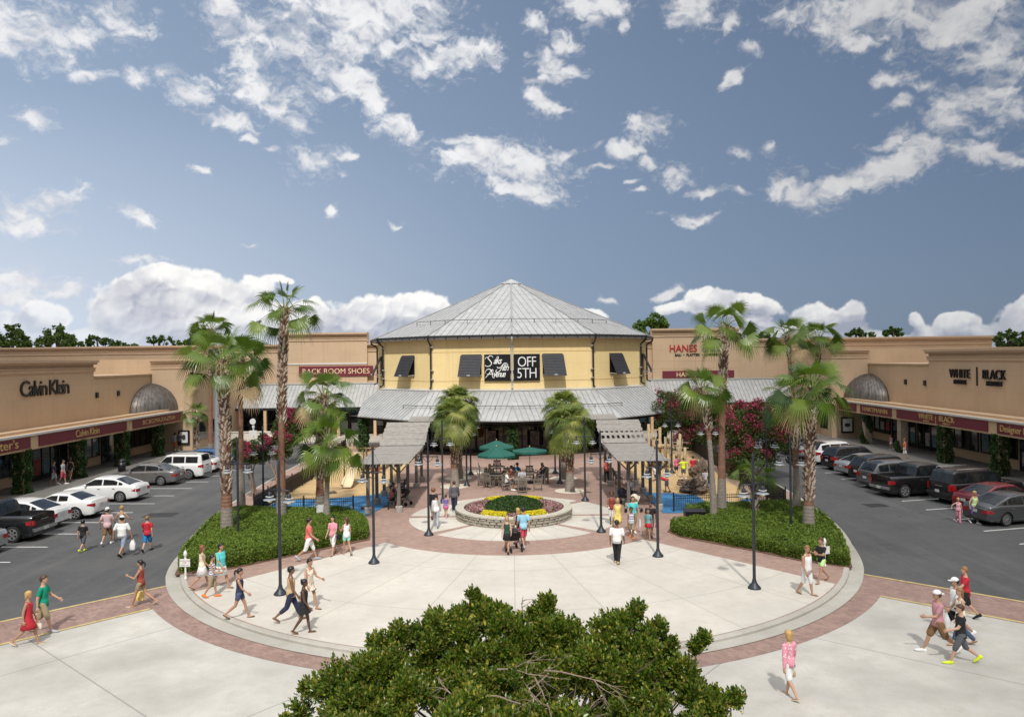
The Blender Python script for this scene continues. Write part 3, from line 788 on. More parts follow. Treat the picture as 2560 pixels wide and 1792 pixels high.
for s in (-1, 1):     # the side wings of the skirt roof behind the cut
    i0, i1 = vp(s*60, RW+.55, ZT), vp(s*75, RW-.3, ZT)
fix_normals(g.build('skirt_roof', M_roof, pav))
g = MB()
for a in (-60, -30, 0, 30):
    ribs(g, a, RS, ZS, RW+.55, ZT, 20, .045, .05, clip=CL)
g.build('skirt_seams', M_seam, pav)
g = MB()
for a in (-60, -30, 0, 30):
    p, q = vp(a, RW+.25, 5.62), vp(a+30, RW+.25, 5.62)
    g.add([vp(a, RW, 5.74), vp(a+30, RW, 5.74), vp(a+30, RW+.62, ZT+.03), vp(a, RW+.62, ZT+.03)], [(3, 2, 1, 0)])
g.build('base_flashing', M_roofw, pav)
g = MB(); rr = 17.2; rail(g, rr, ZS+(RS-rr)/(RS-RW-.55)*(ZT-ZS)+.02, [x*5 for x in range(-7, 8)], .28)
g.build('skirt_snow_rail', M_dark, pav)
# downspouts
for a in (-90, -60, -30, 0, 30, 60, 90):
    light = a == 0
    g = MB(); r0 = RW+.12; k = 4
    e = vp(a, RE-.02, ZE-.16); pts = [e, e-Vector((0, 0, .22)), vp(a+ (0 if a == 0 else math.copysign(.6, a)), r0+.25, ZE-.62), vp(a+(0 if a == 0 else math.copysign(.6, a)), r0, ZE-.82), vp(a+(0 if a == 0 else math.copysign(.6, a)), r0, 5.95), vp(a, r0+.35, 5.8)]
    g.tube(pts, .085, 8)
    for z in (9.5, 7.4, 6.6):
        c_ = vp(a, r0, z); g.cbox(c_, (.26, .26, .06), 1)
    g.build('downspout', [M_roofw if light else M_dark, M_roofw], pav, 40)
# lower storefront behind the skirt roof
g = MB()
for a in PH:
    p, q = vp(a, RW-.9), vp(a+30, RW-.9)
    g.add([(p.x, p.y, -.05), (q.x, q.y, -.05), (q.x, q.y, 3.2), (p.x, p.y, 3.2)], [(0, 1, 2, 3)])
g.build('storefront_glass', M_glass, pav)
g = MB()
for a in (-60, -30, 0, 30):
    p, q = vp(a, RW-.82), vp(a+30, RW-.82)
    for k in range(9):
        c_ = p.lerp(q, k/8); w_ = .06 if k % 4 else .16
        g.cbox((c_.x, c_.y, 1.55), (w_, w_, 3.1))
    for z, h in ((.12, .3), (2.35, .07), (3.0, .3)):
        g.obox((p.x, p.y, z), (q.x, q.y, z), .08, h)
g.build('storefront_frame', M_black, pav)
g = MB()
for a in (-60, -30, 0, 30):
    p, q = vp(a, RW+.2), vp(a+30, RW+.2)
    g.add([(p.x, p.y, 3.16), (q.x, q.y, 3.16), (*vp(a+30, RS-.5)[:2], 3.16), (*vp(a, RS-.5)[:2], 3.16)], [(0, 1, 2, 3)])
    p, q = vp(a, RS-.35), vp(a+30, RS-.35)
    if abs(p.x) > CL: p = clipseg(q, p)
    if abs(q.x) > CL: q = clipseg(p, q)
    g.obox((p.x, p.y, 3.1), (q.x, q.y, 3.1), .12, .26)
g.build('canopy_beam', M_black, pav)
for a in (-52, -30, -15, 0, 15, 30, 52):
    c_ = vp(a, RS-1.0)
    g = MB(); g.cbox((c_.x, c_.y, 1.5), (.26, .26, 3.1)); g.build('canopy_post', M_black, pav)
# a few lit things seen through the glass
rnd = random.Random(4)
for a in (-48, -40, -22, -8, 8, 13, 22, 40):
    g = MB(); g.obox(vp(a-1.6, RW-.78, 1.3), vp(a+1.6, RW-.78, 1.3), .02, 1.3+rnd.random()*.5)
    g.build('window_display', mat('window_display_dim', (.10, .085, .08), .6, var=.9, scale=3), pav)

def facet(a, s, out=0.0, z=0.0):
    """point s metres along the facet that starts at vertex a (towards growing angle), pushed outward"""
    p, q = vp(a, RW), vp(a+30, RW); t = (q-p).normalized(); n = Vector((math.sin(R(a+15)), -math.cos(R(a+15)), 0))
    v = p+t*s+n*out; v.z = z; return v
FL = 2*RW*math.sin(R(15))
def shutter(a, s0, s1):
    t = (facet(a, 1)-facet(a, 0)).normalized()
    o = MB()
    zt, zb, ou = 8.72, 6.85, .95
    A, B = facet(a, s0, .08, zt), facet(a, s1, .08, zt); C, D_ = facet(a, s1, ou, zb), facet(a, s0, ou, zb)
    e = .05
    n = (B-A).cross(D_-A).normalized()*e
    o.add([A, B, C, D_, A+n, B+n, C+n, D_+n], [(0, 1, 2, 3), (7, 6, 5, 4), (0, 4, 5, 1), (1, 5, 6, 2), (2, 6, 7, 3), (3, 7, 4, 0)])
    nn_ = n.normalized(); nn_ = -nn_ if nn_.z < 0 else nn_
    for k in range(1, 14):       # louvre blades
        p = A.lerp(D_, k/14)+nn_*.03; q = B.lerp(C, k/14)+nn_*.03
        o.obox(p+t*.06, q-t*.06, .07, .02, 0, nn_)
    fr = fix_normals(o.build('shutter', M_shut, pav))
    g = MB(); i0, i1 = facet(a, s0+.08, .03), facet(a, s1-.08, .03)
    g.obox((i0.x, i0.y, (zt+zb)/2+.05), (i1.x, i1.y, (zt+zb)/2+.05), .05, zt-zb+.05); g.build('window', M_black, fr)
    g = MB()
    for s in (s0+.1, s1-.1):
        g.obox(facet(a, s, .05, zb+.12), facet(a, s, ou-.05, zb+.05), .04, .04)
    g.obox(facet(a, s0+.05, .1, zb+.07), facet(a, s1-.05, .1, zb+.07), .08, .06)
    g.build('stay_bar', M_roofw, fr)
    g = MB(); c_ = (C+D_)/2; g.cbox((c_.x, c_.y-.02, c_.z+.1), (.28, .06, .09)); g.build('lamp_box', M_roofw, fr)
for a, s0, s1 in ((0, 2.72, 4.75), (-30, FL-4.75, FL-2.72), (30, 2.6, 4.65), (-60, FL-4.65, FL-2.6), (60, 2.6, 4.6), (-90, FL-4.6, FL-2.6)):
    shutter(a, s0, s1)
for a, s0, s1, side in ((-30, FL-2.5, FL-.12, 'L'), (0, .12, 2.5, 'R')):
    n = facet(a, 0, 1)-facet(a, 0, 0); t = (facet(a, 1)-facet(a, 0)).normalized()
    g = MB(); zc, hh = 7.62, 2.32
    g.obox(facet(a, s0, .12, zc), facet(a, s1, .12, zc), .14, hh)
    bd = g.build('sign_board', M_blkl, pav)
    g = MB(); f = .2
    cs = (s0+s1)/2
    def T(s, size, ds, z, **kw):
        text_mesh(g, s, size, facet(a, cs+ds, f+.03, z), t, (0, 0, 1), **kw)
    if side == 'R':
        T('OFF', 1.28, -.02, 7.68, off=-.012, space=.9, sx=.83, ext=.015)
        T('5TH', 1.28, -.02, 6.68, off=-.012, space=.9, sx=.86, ext=.015)
    else:
        T('aks', .82, .02, 7.95, shear=.45, off=.008, space=.82, sx=.8, ext=.015)
        T('ifth', .82, .72, 7.35, shear=.5, off=.004, space=.8, sx=.75, ext=.015)
        T('venue', .78, .18, 6.80, shear=.45, off=.008, space=.8, sx=.72, ext=.015)
        def sw(pts, rad=.035):      # pen strokes of the flourished capitals
            P = [facet(a, cs+u, f+.035, z) for u, z in pts]
            # smooth the stroke
            for _ in range(2):
                Q = [P[0]]
                for i in range(len(P)-1): Q += [P[i].lerp(P[i+1], .25), P[i].lerp(P[i+1], .75)]
                P = Q+[P[-1]]
            g.tube(P, [rad*(.5+.8*math.sin(math.pi*i/(len(P)-1))) for i in range(len(P))], 6)
        sw([(-.35, 8.5), (-.5, 8.68), (-.72, 8.62), (-.85, 8.45), (-.6, 8.2), (-.45, 7.95), (-.7, 7.72), (-1.0, 7.72), (-1.1, 7.85)])
        sw([(-1.12, 8.35), (-.95, 8.55), (-.8, 8.5)], .025)
        sw([(-.15, 8.1), (-.05, 8.45), (.1, 8.62), (.15, 8.5), (-.05, 8.2), (-.2, 8.0)], .025)
        sw([(0, 7.7), (.1, 7.55), (.35, 7.6), (.55, 7.9), (.75, 8.02), (.95, 7.95)])
        sw([(.6, 7.95), (.45, 7.6), (.25, 7.3), (0, 7.15), (-.15, 7.3), (0, 7.45)])
        sw([(-1.1, 7.1), (-1.0, 7.42), (-.75, 7.5), (-.55, 7.4), (-.4, 7.0), (-.42, 6.75), (-.25, 6.7)])
        sw([(-1.1, 6.7), (-.85, 6.95), (-.6, 7.25), (-.4, 7.5), (-.35, 7.2)])
        sw([(-.95, 7.05), (-.6, 7.02), (-.3, 7.08)], .025)
        for sgn in (-1, 1):
            sw([(sgn*1.0+.0, 6.55), (sgn*1.0, 6.55)], .001)
    g.build('lettering', M_whl, bd)
g = MB(); c_ = vp(0, RW+.3); g.cbox((c_.x, c_.y+.02, 7.62), (.1, .1, 2.4)); g.build('sign_joint_cover', M_roofw, pav)

# ---- mirrored long buildings
def cornice(mb, p, q, z, n, m=0, k=1.):
    """stepped cornice along the wall top p-q; n = outward normal"""
    p, q, n = Vector((*p, 0)), Vector((*q, 0)), Vector((*n, 0))
    for (o0, o1, za, zb) in ((0, .07, -.95, -.68), (0, .12, -.68, -.6), (0, .19, -.36, -.2), (0, .3, -.2, 0)):
        c0 = (o0+o1)/2*k
        a = p+n*c0; b = q+n*c0
        a.z = b.z = z+(za+zb)/2*1.0
        mb.obox(a, b, (o1-o0)*k, zb-za-.004, m)
def wallbox(mb, x0, x1, y0, y1, z0, z1): mb.box(x0, x1, y0, y1, z0, z1)
def seamroof(name, parent, e0, e1, t0, t1, n, mk=True):
    """lean-to roof from eave e0-e1 up to t0-t1"""
    e0, e1, t0, t1 = map(Vector, (e0, e1, t0, t1)); d = Vector((0, 0, .08))
    g = MB(); g.add([e0, e1, t1, t0, e0-d, e1-d, t1-d, t0-d], [(0, 1, 2, 3), (0, 4, 5, 1), (7, 6, 5, 4), (1, 5, 6, 2), (3, 2, 6, 7), (0, 3, 7, 4)])
    o = fix_normals(g.build(name, M_roof, parent))
    g = MB()
    for i in range(n+1):
        p, q = e0.lerp(e1, i/n), t0.lerp(t1, i/n); g.obox(p+d*.3, q+d*.3, .045, .05)
    g.build('roof_seams', M_seam, o); return o
def shopfront(par, P, Q, n, bays, zt=2.75, seed=0, kw=.75):
    """glazed bays with knee walls between ground points P and Q, n outward"""
    P, Q, n = Vector((*P, 0)), Vector((*Q, 0)), Vector((*n, 0)); L = (Q-P).length; t = (Q-P).normalized(); rn = random.Random(seed)
    for i in range(bays):
        a, b = L*i/bays+.18, L*(i+1)/bays-.18
        door = rn.random() < .3
        z0 = .05 if door else kw
        g = MB(); pa, pb = P+t*a+n*.04, P+t*b+n*.04
        g.obox(pa+Vector((0, 0, (z0+zt)/2)), pb+Vector((0, 0, (z0+zt)/2)), .05, zt-z0)
        w_ = g.build('shop_door' if door else 'shop_window', M_glass if rn.random() < .65 else M_glass2, par)
        g = MB(); k = max(2, int((b-a)/1.0))
        for j in range(k+1):
            c_ = P+t*(a+(b-a)*j/k)+n*.08; g.obox(c_+Vector((0, 0, z0)), c_+Vector((0, 0, zt)), .08, .07, up=tuple(n))
        for z in (z0+.03, zt-.03): g.obox(pa+n*.04+Vector((0, 0, z)), pb+n*.04+Vector((0, 0, z)), .07, .09)
        g.build('frame', M_black, w_)
        if rn.random() < .9:
            for j in range(k):
                if rn.random() < .6:
                    g = MB()
                    c0 = a+(b-a)*(j+.18)/k; c1 = a+(b-a)*(j+.82)/k; h = .7+rn.random()*.7; zc = z0+.35+h/2
                    g.obox(P+t*c0+n*.072+Vector((0, 0, zc)), P+t*c1+n*.072+Vector((0, 0, zc)), .01, h, rn.randrange(3))
                    g.build('window_poster', [mat('poster_red', (.32, .03, .035), .5, var=.5, scale=4), mat('poster_pale', (.34, .36, .37), .5, var=.6, scale=5), mat('poster_teal', (.08, .18, .22), .5, var=.7, scale=5)], w_)
M_ivy = m_leaf('ivy_leaf', [(.018, .045, .012), (.03, .075, .018), (.045, .10, .022), (.07, .12, .03)], .5, .15)
def leafcloud(mb, pts, size, rn, aspect=.5, jit=.4, up=.35):
    """one folded leaf per point; pts = (x, y, z, outward vector or None)"""
    for (x, y, z, o) in pts:
        d = Vector((rn.gauss(0, 1), rn.gauss(0, 1), rn.gauss(0, 1)+up))
        if o is not None: d = d*.7+Vector(o)*1.1
        d.normalize()
        s = d.cross(Vector((rn.gauss(0, 1), rn.gauss(0, 1), rn.gauss(0, 1))))
        if s.length < .05: s = Vector((1, 0, 0))
        s.normalize(); L = size*(1+rn.uniform(-jit, jit)); c = Vector((x, y, z)); wv = s*L*aspect/2; nrm = d.cross(s)*L*.08
        n0 = len(mb.v)
        mb.v.extend([tuple(c-d*L/2), tuple(c+wv+nrm), tuple(c+d*L/2), tuple(c-wv+nrm)])
        mb.f.append((n0, n0+1, n0+2)); mb.f.append((n0, n0+2, n0+3)); mb.m += [0, 0]
def ivy_column(x, y, h, lbl, r=.42, dens=1500, cover=1.):
    rn = random.Random(int(x*31+y*7)); mb = MB(); pts = []
    for _ in range(int(dens*h*.8)):
        a = rn.uniform(0, 6.283); z = rn.uniform(0, h)
        if cover < 1 and math.sin(a*1.3+z*2.2)+rn.uniform(-.4, .4) > cover*2-1: continue
        rr = r*(1+.12*math.sin(z*5+a*2))*rn.uniform(.86, 1.12)
        k = max(abs(math.cos(a)), abs(math.sin(a)))
        pts.append((x+rr*math.cos(a)/k*.92, y+rr*math.sin(a)/k*.92, z, (math.cos(a), math.sin(a), -.3)))
    leafcloud(mb, pts, .14, rn, .8)
    tag(mb.build('climbing_ivy', M_ivy), lbl, 'ivy', 'ivy grown over the arcade columns')

def side_building(s, XF, XW, YH, YE, YC, HH, HL_, cols, boards, lbl, nm):
    """s = -1 left, 1 right; XF fascia line, XW upper wall; YH end of the high part, YE end of the low part"""
    b = thing('shop_building', lbl, 'shop building', (0, 0, 0))
    xf, xw = s*XF, s*XW; lo, hi = sorted((xw, xw+s*30))
    g = MB(); g.box(lo, hi, 10, YH, -.1, HH); g.build('high_wall', M_tanw, b)
    g = MB(); g.box(lo+(.0 if s > 0 else 0), hi, YH, YE, -.1, HL_); g.build('low_wall', M_tanw, b)
    g = MB(); cornice(g, (xw, 10), (xw, YH+.1), HH, (-s, 0), 0, 1.4)
    g.obox((xw, YH+.04, HH-.1), (xw+s*1.6, YH+.04, HH-.1), .14, .2)
    g.obox((xw-s*.02, YH, HL_-.06), (xw-s*.02, YE, HL_-.06), .2, .12)
    g.build('cornice', M_tanc, b)
    # facing block with its own cornice
    xe = xw-s*YC[0]; lo2, hi2 = sorted((xe, xw+s*24))
    g = MB(); g.box(lo2, hi2, YE, YE+12, -.1, YC[1]); g.build('end_block_wall', M_tanw, b)
    g = MB(); cornice(g, (xe, YE), (xw+s*.0, YE), YC[1], (0, -1)); cornice(g, (xe, YE-.2), (xe, YE+12), YC[1], (-s, 0))
    g.build('end_block_cornice', M_tanc, b)
    g = MB(); g.box(min(xe, xe-s*.03), max(xe, xe-s*.03), YE+1, YE+10, .8, 2.6); g.build('end_block_window', M_glass, b)
    # canopy over the walk
    g = MB(); a, c_ = sorted((xf, xw)); g.box(a, c_, 10, YE+.4, 3.66, 3.86); g.build('canopy_roof', M_tanp, b)
    g = MB(); a, c_ = sorted((xf+s*.5, xf+s*1.0)); g.box(a, c_, 10, YE+.3, 3.864, 4.05); g.build('canopy_parapet', M_tanw, b)
    g = MB(); a, c_ = sorted((xf+s*.02, xf+s*.5)); g.box(a, c_, 10, YE+.35, 2.8, 3.66); g.build('fascia_beam', M_tanp, b)
    g = MB(); y = 12
    while y < YE:
        y2 = min(y+3.0, YE+.4); g.box(*sorted((xf-s*.14, xf)), y+.02, y2-.02, 3.74, 3.88); y += 3.0
    g.build('white_gutter', M_gut, b)
    for (y0, y1, txts) in boards:
        g = MB(); g.box(*sorted((xf-s*.05, xf+s*.0)), y0, y1, 2.94, 3.66)
        bd = g.build('sign_board', M_marn, b)
        for (t, size, dy, z, kw) in txts:
            g = MB(); text_mesh(g, t, size, (xf-s*.075, (y0+y1)/2+dy, z), (0, -s, 0), (0, 0, 1), **kw)
            g.build('lettering', M_gold, bd)
    for y in cols[0]:
        g = MB(); g.box(*sorted((xf+s*.1, xf+s*.7)), y-.3, y+.3, -.05, 2.8); g.build('column', M_tanp if cols[1].get(y) != 'stone' else mat('stone_column', (.34, .27, .2), .9, var=.3, scale=7, bump=.6), b)
        g = MB(); g.box(*sorted((xf+s*.04, xf+s*.04-s*.05)), y-.42, y+.42, 2.80, 3.0); g.build('column_head', M_tanp, b)
    shopfront(b, (xw, 22), (xw, YE), (-s, 0), int((YE-22)/4.2), 2.7, 3 if s < 0 else 11)
    # ribbed metal half dome in the inner corner
    g = MB(); cxx, cyy, cz = xw, YE, 3.86; rx, ry, rz_ = 2.6, 4.1, 2.55; N = 14; K = 8
    vs = []; fs = []
    for i in range(N+1):
        th = (math.pi/2)*i/N
        for k in range(K+1):
            ph_ = (math.pi/2)*k/K
            # raised seams every second meridian
            q = 1.0+(.012 if i % 2 else 0)
            vs.append((cxx-s*rx*math.cos(th)*math.cos(ph_)*q, cyy-ry*math.sin(th)*math.cos(ph_)*q, cz+rz_*math.sin(ph_)))
    for i in range(N):
        for k in range(K):
            a = i*(K+1)+k; fs.append((a, a+1, a+K+2, a+K+1))
    g.add(vs, fs); fix_normals(g.build('metal_dome', M_dome, b, True))
    g = MB()
    for i in range(1, N, 1):
        th = (math.pi/2)*i/N; P = []
        for k in range(K+1):
            ph_ = (math.pi/2)*k/K
            P.append((cxx-s*rx*1.006*math.cos(th)*math.cos(ph_), cyy-ry*1.006*math.sin(th)*math.cos(ph_), cz+rz_*1.006*math.sin(ph_)))
        g.tube(P, .025, 5)
    g.build('dome_seams', M_dome, b)
    return b
LBl = side_building(-1, 31.6, 34.5, 62, 71.8, (3.9, 8.75), 8.68, 7.36, ([36.3, 42.6, 48.9, 55.2, 61.5, 67.7], {}),
  [(30, 38.3, []), (39.2, 49.2, [("Carter's", .80, 3.75, 3.08, dict(sx=1.25, align='RIGHT'))]), (50.1, 61.5, [('Calvin Klein', .74, .0, 3.1, dict(off=-.004, sx=1.0, space=.9))]), (62.5, 71.6, [('BCBGMAXAZRIA', .56, .1, 3.14, dict(space=1.12, off=-.006, sx=1.35))])],
  'long tan arcade building on the left with maroon sign boards', 0)
g = MB(); text_mesh(g, 'Calvin Klein', 1.62, (-34.5+.06, 55.55, 6.12), (0, 1, 0), (0, 0, 1), ext=.05, off=.0, space=.76, sx=1.04); g.build('wall_lettering', M_blkl, LBl)
for y in (62.2, 65.6):
    g = MB(); g.box(-34.5, -34.35, y-.0, y+.28, 5.55, 6.0); g.build('wall_lamp', M_dark, LBl)
RBl = side_building(1, 32.8, 36.0, 65, 75.9, (3.8, 8.95), 8.74, 7.5, ([38.4, 44.8, 51.2, 57.7, 64.1, 70.5], {64.1: 'stone', 70.5: 'stone'}),
  [(38.5, 50.9, [('Designer Fragrances', .62, 5.85, 3.12, dict(align='LEFT', sx=.95))]), (51.9, 64.2, [('WHITE', .6, 1.55, 3.2, dict(sx=1.1)), ('HOUSE', .2, 1.5, 2.99, dict(space=1.5)), ('|', .7, .15, 3.06, {}), ('BLACK', .6, -1.3, 3.2, dict(sx=1.1)), ('MARKET', .2, -1.3, 2.99, dict(space=1.5))]), (65.1, 70.9, [('HARTMANN', .56, 0, 3.13, dict(sx=1.5))]), (71.8, 75.6, [('Kosita', .5, 0, 3.13, dict(sx=1.3))])],
  'long tan arcade building on the right with maroon sign boards', 1)
for (t, size, y, z, kw) in (('WHITE', 1.05, 60.4, 6.4, dict(sx=.84, off=-.012)), ('HOUSE', .52, 60.35, 5.9, dict(sx=.9, space=1.15)), ('BLACK', 1.05, 56.1, 6.4, dict(sx=.84, off=-.012)), ('MARKET', .52, 56.05, 5.9, dict(sx=.85, space=1.15))):
    g = MB(); text_mesh(g, t, size, (36-.08, y, z), (0, -1, 0), (0, 0, 1), ext=.07, **kw); g.build('wall_lettering', M_blkl, RBl)
g = MB(); g.box(35.9, 36, 58.15, 58.22, 5.85, 7.3)
g.build('wall_lettering', M_blkl, RBl)
for y in (65.4, 68.6):
    g = MB(); g.box(35.85, 36, y, y+.28, 5.6, 6.05); g.build('wall_lamp', M_dark, RBl)
for y in (42.6, 48.9, 55.2, 61.5, 67.7): ivy_column(-31.95, y, 2.85, 'green ivy covering the left arcade column %s' % {42.6: 'nearest the camera', 48.9: 'under the cut off left sign', 55.2: 'in the middle of the long maroon sign', 61.5: 'between the two left sign boards', 67.7: 'farthest along, before the corner dome'}[y])
for y, h, cv in ((44.8, 2.85, 1), (51.2, 2.85, 1), (57.7, 2.85, 1), (64.1, 1.0, .5), (70.5, 2.8, .55)): ivy_column(33.15, y, h, 'green ivy on the right arcade column %s' % {44.8: 'nearest the camera', 51.2: 'behind the red car', 57.7: 'in the middle of the long maroon sign', 64.1: 'of stone with a bare upper half', 70.5: 'of stone farthest back'}[y], .42, 1500, cv)
# poster boards on the end blocks
def poster(x, y, z0, z1, w_, lbl, c):
    t = thing('poster_case', lbl, 'poster case', (x, y, 0))
    g = MB(); g.box(-w_/2, w_/2, -.08, 0, z0, z1); g.build('frame', M_black, t)
    g = MB(); g.box(-w_/2+.16, w_/2-.16, -.09, -.081, z0+.16, z1-.16); p = g.build('poster', mat('poster_paper', (.7, .7, .68), .5, var=.05), t)
    g = MB(); g.ellip((0, -.095, (z0+z1)/2), (.17 if c else .3, .004, .28 if c else .2), 12, 8); g.build('printed_figure', mat('poster_ink', (.06, .05, .05) if c else (.3, .25, .25), .5), p)
poster(-31.35, 71.72, .6, 1.95, 1.05, 'black framed poster case on the left end block beside a small palm', 1)
poster(33.7, 75.82, .5, 2.1, 1.25, 'black framed poster case on the right end block behind the parked cars', 0)

# ---- rear building, both sides of the pavilion
for s, lbl in ((-1, 'tan rear building behind the left parking with the shoe shop board'), (1, 'tan rear building behind the right parking with red wall letters')):
    b = thing('rear_shop_building', lbl, 'shop building', (0, 0, 0))
    lo, hi = (-75, -13.9) if s < 0 else (13.9, 55.2)
    Y = 86.5
    g = MB(); g.box(lo, hi, Y, Y+25, -.1, 10.35); g.build('wall', M_tanw, b)
    g = MB()
    segs = [(-75, -26.6), (-16.6, -13.9)] if s < 0 else [(13.9, 16.1), (25.9, 55.2)]
    for a, c_ in segs: cornice(g, (a, Y), (c_, Y), 10.35, (0, -1), 0, 1.3)
    px0, px1 = (-26.6, -16.6) if s < 0 else (16.1, 25.9)
    cornice(g, (px0-.1, Y-.35), (px1+.1, Y-.35), 11.6, (0, -1), 0, 1.3)
    if s > 0: cornice(g, (55.2, Y), (55.2, Y+20), 10.35, (1, 0))
    g.build('cornice', M_tanc, b)
    g = MB(); g.box(px0, px1, Y-.35, Y+1, 0, 11.6); g.build('raised_bay_wall', M_tanw, b)
    g = MB()
    for k in range(1, 4):
        x = px0+(px1-px0)*k/4; g.box(x-.015, x+.015, Y-.356, Y-.35, 5.8, 10.6)
    for z in (7.85, 7.0): g.box(px0, px1, Y-.357, Y-.35, z-.012, z+.012)
    g.build('wall_joints', mat('tan_wall_joint', (.38, .26, .15), .85), b)
    g = MB(); g.box(px0, px1, Y-.42, Y-.35, 7.98, 8.12) if s < 0 else g.box(38, 46, Y-.06, Y, 8.35, 8.5); g.build('white_trim', M_gut, b)
    if s < 0:
        g = MB(); g.box(-24.4, -15.9, Y-.47, Y-.358, 6.62, 7.78); bd = g.build('sign_board', M_marn2, b)
        g = MB(); text_mesh(g, 'RACK ROOM SHOES', .86, (-20.15, Y-.5, 6.9), (1, 0, 0), (0, 0, 1), off=-.004, sx=.98, ext=.03); g.build('lettering', M_cream, bd)
    else:
        g = MB(); g.box(17.2, 25.4, Y-.47, Y-.358, 5.95, 6.75); bd = g.build('sign_board', M_marn2, b)
        g = MB(); text_mesh(g, 'HANES', .78, (18.75, Y-.5, 6.06), (1, 0, 0), (0, 0, 1), align='LEFT', sx=.95, ext=.03); g.build('lettering', M_cream, bd)
        g = MB(); text_mesh(g, 'HANES', 1.12, (18.0, Y-.4, 8.95), (1, 0, 0), (0, 0, 1), align='LEFT', off=.014, sx=.92, ext=.05); g.build('wall_lettering_red', M_redl, b)
        g = MB(); text_mesh(g, 'Brands', 1.12, (21.75, Y-.4, 8.95), (1, 0, 0), (0, 0, 1), align='LEFT', shear=.25, sx=.8, ext=.05); g.build('wall_lettering_navy', M_navl, b)
        g = MB(); text_mesh(g, 'BALI  \u2022  PLAYTEX  \u2022  CHAMPION', .38, (18.65, Y-.4, 8.45), (1, 0, 0), (0, 0, 1), align='LEFT', off=.01, sx=1., ext=.03); g.build('wall_lettering_small', M_blkl, b)
    # lean-to roof and shop fronts
    x0, x1 = (-37.5, -13.2) if s < 0 else (13.2, 39.5)
    seamroof('leanto_roof', b, (x0, 82.9, 3.32), (x1, 82.9, 3.32), (x0, Y-.36, 5.72), (x1, Y-.36, 5.72), int((x1-x0)/.42))
    g = MB(); g.box(x0, x1, Y-.5, Y-.36, 5.7, 5.86); g.build('flashing', M_roofw, b)
    g = MB(); g.box(x0, x1, 83.0, 83.15, 3.0, 3.3); g.build('eave_beam', M_dark, b)
    for k in range(6):
        x = x0+(x1-x0)*(k+.5)/6; g = MB(); g.cbox((x, 83.2, 1.55), (.3, .3, 3.1)); g.build('post', M_tanp, b)
    shopfront(b, (x0, 86.1), (x1, 86.1), (0, -1), 6, 2.9, 5+s, .6)
    g = MB(); g.box(x0, x1, 86.1, 86.5, 0, 3.6); g.build('shop_wall', mat('shop_wall_dark', (.11, .085, .065), .8), b)
for x, lbl in ((-32.6, 'far left'), (-24.4, 'behind the tall palm'), (-16.4, 'next to the round store'), (16.4, 'right of the round store'), (24.5, 'behind the crape myrtles')):
    pass
# ivy on the pavilion posts
for a, lbl in ((0, 'round store centre post behind the green umbrellas'), (-52, 'round store post behind the left pergola'), (52, 'round store post behind the right playground')):
    c_ = vp(a, RS-1.0); ivy_column(c_.x, c_.y, 3.0, 'green ivy wrapped on the '+lbl, .4)
# grey service block on the roof at the right
t = thing('rooftop_unit', 'grey ventilation unit on the rear right roof', 'rooftop unit', (36.5, 95, 10.3))
g = MB(); g.box(-1.2, 1.2, -1, 1, 0, 1.5); g.build('casing', mat('unit_grey', (.5, .5, .5), .5, .3), t)
g = MB(); g.lathe([(.5, 0), (.5, .3), (.4, .35)], 16, (0, 0, 1.5)); g.build('fan_hood', M_seam, t)
# ------------------------------------------------------------- plants
def leaf_mesh(name, mats, C, Dn, L, W, seed=0, fold=.18, mi=None, parent=None, extra=None):
    """many folded leaves in one mesh. C centres (n,3), Dn unit directions, L lengths, W widths"""
    r = np.random.RandomState(seed); n = len(C)
    S = np.cross(Dn, r.normal(size=(n, 3))); S /= np.linalg.norm(S, axis=1, keepdims=True)+1e-9
    N = np.cross(Dn, S)
    L = np.broadcast_to(L, (n,))[:, None]; W = np.broadcast_to(W, (n,))[:, None]
    V = np.stack([C-Dn*L*.5, C+S*W*.5+N*W*fold, C+Dn*L*.5, C-S*W*.5+N*W*fold], 1).reshape(-1, 3)
    b = np.arange(n)[:, None]*4
    F = np.concatenate([b, b+1, b+2, b, b+2, b+3], 1).reshape(-1, 3)
    Mi = np.repeat(mi, 2) if mi is not None else np.zeros(len(F), int)
    V = V.tolist() if extra else V
    me = bpy.data.meshes.new(name)
    if extra:      # extra = MB with further geometry, its material indices kept
        nv = len(V); V = V+[list(v) for v in extra.v]
        faces = F.tolist()+[[i+nv for i in f] for f in extra.f]; Mi = list(Mi)+list(extra.m)
        me.from_pydata(V, [], faces)
    else:
        me.vertices.add(len(V)); me.vertices.foreach_set('co', V.astype(np.float32).ravel())
        me.loops.add(F.size); me.loops.foreach_set('vertex_index', F.astype(np.int32).ravel())
        me.polygons.add(len(F)); me.polygons.foreach_set('loop_start', np.arange(0, F.size, 3, dtype=np.int32)); me.polygons.foreach_set('loop_total', np.full(len(F), 3, dtype=np.int32))
    for m_ in (mats if isinstance(mats, (list, tuple)) else [mats]): me.materials.append(m_)
    if isinstance(mats, (list, tuple)) and len(mats) > 1: me.polygons.foreach_set('material_index', np.array(Mi, dtype=np.int32))
    me.update()
    o = bpy.data.objects.new(name, me); col.objects.link(o)
    if parent: o.parent = parent
    return o
def unit(a): return a/(np.linalg.norm(a, axis=1, keepdims=True)+1e-9)

